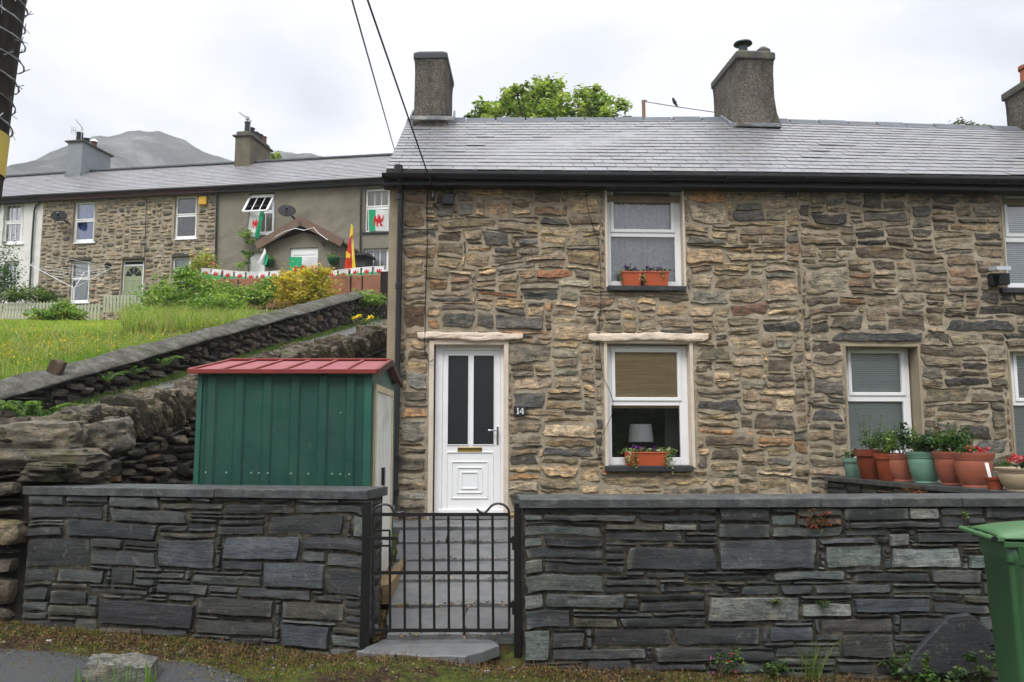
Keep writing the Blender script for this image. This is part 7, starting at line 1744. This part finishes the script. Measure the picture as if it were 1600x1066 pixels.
# porch of the rendered house
PD = 1.3; q = rect(FT, 402, 385, 530, 470, PD); zpk = TZ(475, 348.5, PD); zel = TZ(410, 385, PD); zer = TZ(560, 389, PD); upk = FT.uv(475, 348, PD)[0]; u0 = FT.uv(410, 385, PD)[0]; u1 = FT.uv(536, 385, PD)[0]; u2 = FT.uv(562, 388, PD)[0]
dl = rect(FT, 452, 387, 496, 460, PD)
m = MB(); F2 = FT
m.prism(FT, [(u0+.1, zel+.02), (u0+.1, TB-.3), (dl[0], TB-.3), (dl[0], dl[3]), (upk, zpk-.3)], PD-.25, PD)
m.prism(FT, [(upk, zpk-.3), (dl[0], dl[3]), (dl[2], dl[3]), (dl[2], TB-.3), (u1-.1, TB-.3), (u1-.1, zel+.02)], PD-.25, PD)
m.box(FT, u0+.1, u0+.3, 0, PD-.25, TB-.3, zel+.02); m.box(FT, u1-.3, u1-.1, 0, PD-.25, TB-.3, zel+.02)
pw = m.build('porch', GREYR, H3)
m = MB(); th = .05; zer2 = zel
for (ua, ub, za, zb__) in ((u0-.05, upk, zel-.03, zpk), (u1+.05, upk, zel-.03, zpk)):
    a, b = FT.pt(ua, PD+.25, za), FT.pt(ub, PD+.25, zb__); c_, d_ = FT.pt(ub, 0, zb__), FT.pt(ua, 0, za); T = Vector((0, 0, .07))
    pr4 = [a, b, c_, d_]; m.hexa(pr4+[p+T for p in pr4]) if ua < ub else m.hexa([b, a, d_, c_]+[p+T for p in (b, a, d_, c_)])
m.build('porch_roof', simple('brown_tile', '6a5448', .8, var=.15, scale=4, bump=.4), pw)
m = MB()
for (ua, ub) in ((u0-.08, upk), (u1+.08, upk)):
    m.bar(FT.pt(ua, PD+.27, zel-.05), FT.pt(ub, PD+.27, zpk-.0), .05, .26)
m.build('bargeboard', simple('brown_board', '6e5647', .7, var=.2), pw)
m = MB(); m.box(FT, u1-.1, u2, 0, .7, TB-.3, zer-.1); m.box(FT, u1-.1, u2+.1, 0, .85, zer-.1, zer-.02); m.build('meter_store', simple('dark_cladding', '3a3a38', .8, var=.2), pw)
m = MB(); ring(m, FT, dl, (dl[0]+.10, dl[1], dl[2]-.10, dl[3]-.22), PD-.12, PD-.06); m.box(FT, dl[0]+.1, dl[2]-.1, PD-.1, PD-.08, dl[1], dl[3]-.22); pdoor = m.build('porch_door', UPVC, pw)
m = MB(); ring(m, FT, (dl[0]+.2, dl[1]+.2, dl[2]-.2, dl[3]-.32), (dl[0]+.24, dl[1]+.24, dl[2]-.24, dl[3]-.36), PD-.08, PD-.065); m.build('moulding', UPVC, pdoor)
# fairy-light cable over the porch
m = MB(); m.tube([FT.pt(FT.uv(a, b, PD+.3)[0], PD+.3, TZ(a, b, PD+.3)) for a, b in ((430, 370), (445, 362), (462, 357), (475, 360), (490, 356), (498, 365), (512, 375))], .012, 5); m.build('light_cable', UPVC, pw)
m = MB(); m.tube([FT.pt(FT.uv(a, b, PD+.05)[0], PD+.1, TZ(a, b, PD+.05)) for a, b in ((504, 379), (507, 386), (510, 380), (506, 378))], .02, 5); m.build('hook', BLACKPL, pw)

# ---- flags
FM = NT('flag_cloth'); c = FM.attr(); p_ = FM.principled(c, .8, 0, .2, FM.bump(FM.noise(3, 3, .6), .2, .02)); tr = FM.n('ShaderNodeBsdfTranslucent'); FM.l(c, tr.inputs['Color']); mx = FM.n('ShaderNodeMixShader'); mx.inputs[0].default_value = .25; FM.l(p_.outputs[0], mx.inputs[1]); FM.l(tr.outputs[0], mx.inputs[2]); FM.l(mx.outputs[0], FM.out.inputs[0]); FM = FM.m
W_, G_, R_, Y_ = (.80, .80, .80), (.03, .42, .20), (.62, .03, .04), (.85, .62, .05)
DRAGON = [(-.46, -.05), (-.50, .12), (-.40, .30), (-.30, .38), (-.22, .30), (-.26, .18), (-.12, .12), (-.06, .42), (.10, .48), (.04, .34), (.18, .38), (.12, .24), (.26, .26), (.20, .10), (.34, .12), (.44, .28), (.38, .40), (.52, .36), (.50, .16), (.42, -.02), (.28, -.12), (.34, -.26), (.46, -.34), (.30, -.40), (.16, -.34), (.14, -.18), (-.02, -.16), (-.08, -.30), (.02, -.42), (-.18, -.42), (-.22, -.26), (-.20, -.10), (-.34, -.06), (-.42, -.24), (-.36, -.36), (-.52, -.34), (-.54, -.16)]
def flag(label, corners, bands, d, emblem=None, seed=1, group='flags and bunting at the rendered house', wav=.03, name='flag', F=FT, erot=0, frac=None):
    "corners px TL TR BR BL; bands: list of (fraction, colour) along TL->TR"
    co = [F.pt(F.uv(*c_, d)[0], d, F.uv(*c_, d)[1]) for c_ in corners]; root = thing(name, label, 'flag', min(co, key=lambda p: p.z), group)
    S = lambda s, t: co[0].lerp(co[1], s).lerp(co[3].lerp(co[2], s), t)+F.n*(wav*math.sin(s*7+t*3+seed)+wav*.6*math.sin(s*15+seed*2)*t)
    m = MB(); s0 = 0
    for f_, c_ in bands:
        s1 = s0+f_; m.color(c_); k = 6
        for i in range(k):
            for j in range(10):
                a, b = s0+(s1-s0)*i/k, s0+(s1-s0)*(i+1)/k; c0, c1 = j/10, (j+1)/10
                m.add([S(a, c1), S(b, c1), S(b, c0), S(a, c0)], [(0, 1, 2, 3)])
        s0 = s1
    o = m.build('cloth', FM, root, smooth=True)
    if emblem:
        cx, cy, sx, sy = emblem; m = MB(); m.color(R_); cr_, sr_ = math.cos(erot), math.sin(erot)
        pts = [S(cx+(a*cr_-b*sr_)*sx, cy-(a*sr_+b*cr_)*sy)+F.n*.012 for a, b in DRAGON]
        n = len(pts); m.add(pts+[p-F.n*.004 for p in pts], [tuple(range(n))]); o = m.build('emblem', FM, root)
        md = o.modifiers.new('tri', 'TRIANGULATE')
    return root
flag('red dragon flag hanging out of the open upstairs window', [(392.3, 327.8), (414, 329), (403.5, 372.5), (386.7, 368.5)], [(.66, W_), (.34, G_)], .30, (.5, .52, .55, .42), 1, erot=0)
flag('red dragon flag in the upper window nearest the cottage', [(575, 327.5), (607, 328), (607, 361), (575, 361)], [(.04, W_), (.33, G_), (.63, W_)], -.02, (.52, .52, .50, .66), 2, wav=.015)
flag('red dragon flag hung across the white porch door', [(451.7, 401.5), (496, 401.5), (496, 426), (451.7, 426)], [(.46, G_), (.54, W_)], PD+.03, (.5, .82, .7, .62), 3, wav=.02)
flag('small white and green flag on a stick at the porch corner', [(413, 387), (419, 400), (416, 415), (403, 412)], [(.55, W_), (.45, G_)], PD+.5, None, 4)
# red and yellow banner on a pole
root = flag('tall red and yellow banner hanging by the porch', [(548.5, 352), (551, 352), (557, 425), (538, 422)], [(.30, (.75, .06, .03)), (.35, (.80, .10, .03)), (.35, Y_)], PD+.7, None, 5, wav=.05)
m = MB(); q_ = FT.pt(FT.uv(549, 350, PD+.7)[0], PD+.68, TZ(549, 350, PD+.7)); m.tube([q_, q_+Vector((.1, 0, -2.2))], .012, 6); m.build('pole', UPVC, root)
m = MB(); m.color(Y_); dY = PD+.76
for pts in (((548.5, 352), (551, 352), (551.5, 366), (546, 372)), ((541, 392), (548, 398), (546, 404), (540, 402))):
    m.add([FT.pt(FT.uv(a, b, dY)[0], dY, TZ(a, b, dY)) for a, b in pts], [(3, 2, 1, 0)])
m.build('emblem', FM, root)

# bunting
def bunt(label, pts, n, d, seed):
    root = thing('bunting', label, 'bunting', FT.pt(FT.uv(*pts[0], d)[0], d, TZ(*pts[0], d)), 'flags and bunting at the rendered house')
    q = [FT.pt(FT.uv(*p, d)[0], d, TZ(*p, d)) for p in pts]; m = MB(); m.tube(q, .008, 5); m.build('string', UPVC, root)
    Lc = [0];
    for a, b in zip(q, q[1:]): Lc.append(Lc[-1]+(b-a).length)
    at = lambda s: Vector([float(np.interp(s*Lc[-1], Lc, [p[i] for p in q])) for i in range(3)])
    rs_ = random.Random(seed)
    for k in range(n):
        s0, s1 = (k+.08)/n, (k+.90)/n; a, b = at(s0), at(s1); h = Vector((0, 0, -.30)); sw = FT.n*rs_.uniform(-.06, .08)+FT.u*rs_.uniform(-.05, .05); m = MB()
        m.color(W_).add([a+h*.52+sw*.5, b+h*.52+sw*.5, b, a], [(0, 1, 2, 3)]); m.color(G_).add([a+h+sw, b+h+sw, b+h*.52+sw*.5, a+h*.52+sw*.5], [(0, 1, 2, 3)]); m.color(R_)
        c_ = (a+b)/2+h*.5+sw*.5+FT.n*.01; w2 = (b-a).length*.62; n_ = len(DRAGON); m.add([c_+FT.u*(x*w2*.8)+Vector((0, 0, y*.2)) for x, y in DRAGON], [tuple(range(n_))]); m.build('pennant', FM, root)
bunt('bunting of little dragon flags along the garden wall, left run', [(312, 419), (335, 421), (365, 424), (400, 426), (440, 423)], 7, 3.2, 1)
bunt('bunting of little dragon flags along the garden wall, right run', [(510, 425), (530, 422), (555, 419), (580, 417), (602, 416)], 5, 3.2, 2)
# terracotta block wall
TB_ = simple('terracotta_block', '93614a', .85, var=.2, scale=2, bump=.4, dirt='7c5a48', dirt_amt=.5)
Fg = FT; root = thing('terrace_garden_wall', 'low terracotta block wall in front of the rendered house', 'garden wall', FT.pt(FT.uv(440, 440, 3.4)[0], 3.4, 5.5)); m = MB()
zwt = lambda px: TZ(px, np.interp(px, [310, 430, 610], [437, 434, 428]), 3.4)
pxs = [302, 330, 372, 415, 441, 476, 512, 548, 566, 600]; 
for i, (a, b) in enumerate(zip(pxs, pxs[1:])):
    ua, ub = FT.uv(a, 435, 3.4)[0]+.02, FT.uv(b, 435, 3.4)[0]-.02; m.box(FT, ua, ub, 3.1, 3.4, zwt(a)-.9, zwt((a+b)/2))
m.build('block', TB_, root, bev=.02); m = MB()
for a in pxs: u = FT.uv(a, 435, 3.4)[0]; m.box(FT, u-.018, u+.018, 3.12, 3.38, zwt(a)-.9, zwt(a)-.04)
m.build('pier', DARKFILL, root)
# dark gate pier at the lane
m = MB(); q = rect(FT, 594, 424, 607, 455, 3.6); m.box(FT, q[0], q[2], 3.2, 3.6, q[1]-1, q[3]); tag(m.build('gate_pier', DARKFILL, bev=.02), 'dark stone pier at the right end of the terracotta wall', 'pier')

# picket fences
def picket(label, F, px0, px1, topf, botf, d, pitch=.115):
    u0, u1 = F.uv(px0, 480, d)[0], F.uv(px1, 480, d)[0]; root = thing('picket_fence', label, 'fence', F.pt((u0+u1)/2, d, F.uv(px0, botf(px0), d)[1]), 'picket fences of the upper terrace'); m = MB(); n = int((u1-u0)/pitch)
    for i in range(n):
        u = u0+pitch*i; px = px0+(px1-px0)*i/n; zt = F.uv(px, topf(px), d)[1]; zb = F.uv(px, botf(px), d)[1]-.25
        m.prism(F, [(u, zb), (u+.075, zb), (u+.075, zt-.05), (u+.0375, zt), (u, zt-.05)], d, d+.018)
    m.build('picket', PICK, root); m = MB()
    for s in (.25, .75):
        za = F.uv(px0, topf(px0)*(1-s)+botf(px0)*s, d)[1]; zb = F.uv(px1, topf(px1)*(1-s)+botf(px1)*s, d)[1]; m.bar(F.pt(u0, d-.02, za), F.pt(u1, d-.02, zb), .035, .07)
    m.build('rail', PICK, root)
PICK = simple('picket_paint', 'a9ad93', .8, var=.12, bump=.2, dirt='80806a', dirt_amt=.4)
lf_ = lambda a, b, c, d: (lambda x: a+(b-a)*(x-c)/(d-c))
picket('longest pale picket fence in front of the white house', FT, -60, 94, lf_(473, 471, 0, 94), lf_(488, 487, 0, 94), 3.0)
picket('short low pale picket fence beside the clothes dryer', FT, 121, 161, lf_(476, 473, 121, 161), lf_(492, 496, 121, 161), 3.6)
picket('pale picket fence below the sage green door', FT, 161.5, 222, lf_(461, 460, 161, 222), lf_(476, 474, 161, 222), 3.0)
# rotary clothes dryer
q = FT.pt(FT.uv(116, 453, 2.2)[0], 2.2, TZ(116, 453, 2.2)); zg_ = float(gz(q.x, q.y)); root = thing('clothes_dryer', 'rotary clothes dryer with open arms before the stone house', 'clothes dryer', (q.x, q.y, zg_))
m = MB(); m.tube([(q.x, q.y, zg_-.1), q+Vector((0, 0, .1))], .025, 8); m.build('pole', UPVC, root); tips = []
for (du, dn, dz) in ((-1.45, .3, .82), (1.05, -.4, .78), (.35, 1.1, .80), (-.5, -1.1, .80)):
    t_ = q+FT.u*du+FT.n*dn+Vector((0, 0, dz)); tips.append(t_); m = MB(); m.tube([q+Vector((0, 0, .05)), t_], .010, 6); m.build('arm', CHROME if du > 0 else UPVC, root)
m = MB(); order = [0, 2, 1, 3]
for s in (.55, .7, .85, 1.0):
    for i in range(4): m.tube([q.lerp(tips[order[i]], s), q.lerp(tips[order[(i+1) % 4]], s)], .005, 4)
m.build('line', UPVC, root)
# green hose reel / hammock end near the bush
# hanging baskets
for (px_, py_, lab) in ((419, 412, 'green hanging basket left of the porch door'), (521, 409, 'green hanging basket right of the porch door')):
    q = FT.pt(FT.uv(px_, py_, PD+.2)[0], PD+.2, TZ(px_, py_, PD+.2)); root = thing('hanging_basket', lab, 'hanging basket', q-Vector((0, 0, .15)), 'hanging baskets on the porch')
    m = MB(); m.lathe(q-Vector((0, 0, .12)), [(.04, 0), (.12, .04), (.18, .16), (.20, .20), (.20, .24)], 16); m.build('bowl', simple('basket_green', '1f5a3c', .5, var=.1), root, smooth=True)
    m = MB()
    for a in range(3): m.tube([q+Vector((.18*math.cos(a*2.1), .18*math.sin(a*2.1), .1)), q+Vector((0, 0, .62))], .006, 4)
    m.tube([q+Vector((0, 0, .62)), q+Vector((0, 0, .70)), q-FT.n*.24+Vector((0, 0, .70)), q-FT.n*.24+Vector((0, 0, .3))], .012, 5); m.build('chain', BLACKPL, root)
    rg = np.random.default_rng(int(px_)); C = np.array(q)+np.array((0, 0, .16))+rg.normal(size=(140, 3))*np.array((.10, .10, .05)); mk_leaves('foliage', C, .07, np.array([GR2[k] for k in rg.integers(0, 3, 140)]), rg, root)

# ------------------------------------------------------------------ shrubs and trees
def shrub(name, label, cat, px, py_base, Y, blobs, n, leaf, pal, seed, per=22, group=None, **kw):
    "blobs in px: (dx, dy up, rx, ry, depth factor) converted to metres at the plant's distance"
    q = P(px, py_base, Y); s = (q-EYE).dot(fw)/FOC; z = float(gz(q.x, q.y)); b_ = Vector((q.x, q.y, q.z)); bl = [(b[0]*s, (b[4] if len(b) > 4 else 0)*s, b[1]*s, b[2]*s, (b[2]+b[3])/2*s, b[3]*s, b[2]*b[3]) for b in blobs]
    base = Vector((q.x, q.y, min(z, q.z))); off = q.z-base.z; bl = [(b[0], b[1], b[2]+off, *b[3:]) for b in bl]
    return scatter_plant(name, label, cat, base, bl, n, leaf, pal, seed, per=per, group=group, **kw)
YG = [(.50, .44, .06), (.62, .50, .07), (.36, .36, .05), (.55, .36, .06)]
BG = [(.16, .28, .045), (.23, .36, .06), (.09, .18, .03), (.30, .40, .08)]
shrub('shrub', 'yellow-leaved acer bush above the lane wall', 'shrub', 475, 492, 22.5, [(0, 45, 40, 28), (-18, 28, 28, 24), (22, 30, 30, 24), (5, 62, 24, 12), (30, 66, 14, 10), (-30, 55, 16, 12)], 5200, .10, YG, 51, shell=.3)
shrub('shrub', 'large mixed green bush left of the yellow bush', 'shrub', 285, 515, 21.5, [(-25, 46, 42, 30), (20, 58, 40, 32), (55, 35, 40, 28), (0, 84, 20, 16), (-52, 26, 28, 22), (20, 25, 55, 20), (80, 30, 22, 20)], 8200, .10, BG, 52, shell=.3)
shrub('shrub', 'yellow green bush with pink flowers near the bunting', 'shrub', 317, 440, 25.2, [(0, 28, 20, 20), (-10, 15, 18, 16), (14, 14, 14, 14)], 1700, .09, [(.30, .34, .06), (.20, .28, .05), (.40, .38, .08)], 53, shell=.3, flows=(10, .08, [(.6, .15, .2)]))
shrub('shrub', 'loose green shrub between yellow bush and gate pier', 'shrub', 556, 462, 24.2, [(0, 16, 40, 16), (-22, 20, 22, 14), (28, 6, 22, 12)], 3200, .09, BG, 54, shell=.3)
shrub('shrub', 'dark green shrub at the foot of the white house', 'shrub', 50, 474, 26.5, [(0, 14, 36, 15), (-28, 10, 20, 12), (26, 8, 22, 10)], 2400, .09, [(.10, .17, .03), (.16, .22, .05), (.05, .09, .02)], 55, shell=.3)
shrub('shrub', 'dark climbing bush at the left edge of the photo', 'shrub', 2, 474, 27.0, [(0, 60, 22, 40), (-14, 30, 26, 30), (8, 35, 14, 20)], 1800, .09, [(.04, .10, .03), (.07, .15, .05)], 56, shell=.4)
shrub('shrub', 'broad-leaved green weed clump before the picket fences', 'shrub', 100, 510, 22.5, [(0, 22, 20, 18), (-28, 15, 24, 12), (16, 12, 16, 12)], 1500, .12, BG, 57, shell=.3)
shrub('climber', 'thin climber growing up the rendered wall left of the porch', 'climber', 378, 440, 27.6, [(2, 78, 14, 8), (8, 66, 10, 7), (6, 45, 10, 7), (-2, 28, 9, 8), (3, 10, 10, 8)], 900, .09, BG, 58, shell=.2)
shrub('shrub', 'green plants trailing over the lane wall beyond the yellow bush', 'shrub', 572, 480, 22.6, [(0, 14, 30, 10), (-20, 6, 20, 8)], 1500, .09, BG, 59, shell=.3)
for k, (px_, py_, Y_, w2) in enumerate(((330, 486, 20.5, 40), (385, 472, 22.0, 36), (225, 505, 19.5, 22), (420, 462, 23.2, 30), (345, 466, 23.4, 34))):
    shrub('shrub', ['green undergrowth right of the large mixed bush', 'weedy green growth left of the yellow bush foot', 'low green growth at the left of the mixed bush', 'leafy growth hiding the foot of the terracotta wall behind the yellow bush', 'leafy growth against the terracotta wall behind the mixed bush'][k], 'shrub', px_, py_, Y_, [(0, 10, w2, 16), (w2*.5, 8, w2*.6, 12)], 1800, .09, BG, 63+k, shell=.3)

TG = [(.24, .34, .055), (.33, .43, .085), (.13, .21, .035), (.40, .47, .11), (.09, .15, .03)]
def tree(label, px, Y, blobs, n, leaf, seed, pal=TG, group='trees behind the cottages'):
    rng = np.random.default_rng(seed); q = P(px, 200, Y); z = float(gz(q.x, q.y)); root = thing('tree', label, 'tree', (q.x, q.y, z), group); s = (P(px, 170, Y)-EYE).dot(fw)/FOC
    bl = []
    for (bx, by, rx, ry) in blobs: p = P(bx, by, Y+rng.uniform(-.8, .8)); bl.append((tuple(p), (rx*s, (rx+ry)/2*s, ry*s*1.15), rx*ry))
    C, cid, nc = clump_points(rng, bl, n, shell=.35, sub=.13, perclump=26); mk_leaves('crown', C, leaf, leaf_cols(rng, cid, nc, pal, .3), rng, root, aspect=.45)
    m = MB(); c0 = Vector((q.x, q.y, z)); top = Vector(bl[0][0]); m.tube([c0-Vector((0, 0, .3)), c0.lerp(top, .35), c0.lerp(top, .75), top], [.24, .18, .13, .07], 10)
    fk = c0.lerp(top, .6)
    for b in bl: t_ = Vector(b[0]); md = fk.lerp(t_, .5)+Vector((0, 0, .2)); m.tube([fk, md, t_, t_+(t_-md)*.1], [.09, .06, .03, .01], 7)
    for b in bl:
        for _ in range(5): e = rng.normal(size=3); e /= np.linalg.norm(e); t_ = Vector(b[0]); m.tube([t_, t_+Vector(e*np.array(b[1])*.6)], [.03, .006], 5)
    m.build('trunk', TWIG, root, smooth=True)
tree('bright green broad-leaved tree rising behind the cottage ridge', 855, 23.5, [(855, 200, 60, 40), (770, 178, 38, 24), (812, 165, 40, 30), (850, 160, 40, 34), (905, 172, 42, 28), (945, 180, 36, 26), (740, 190, 18, 12), (975, 192, 16, 10), (862, 140, 24, 18), (808, 148, 22, 18), (928, 155, 22, 16)], 11500, .15, 71)
tree('treetop just showing over the right end of the roof', 1500, 26, [(1500, 212, 36, 18), (1480, 210, 22, 15), (1530, 212, 22, 14)], 2600, .14, 72, pal=[(.10, .12, .04), (.14, .16, .05), (.08, .09, .04)])
tree('small treetop beside the stained chimney of the upper terrace', 428, 36, [(430, 250, 12, 14), (424, 262, 12, 10)], 900, .16, 73)
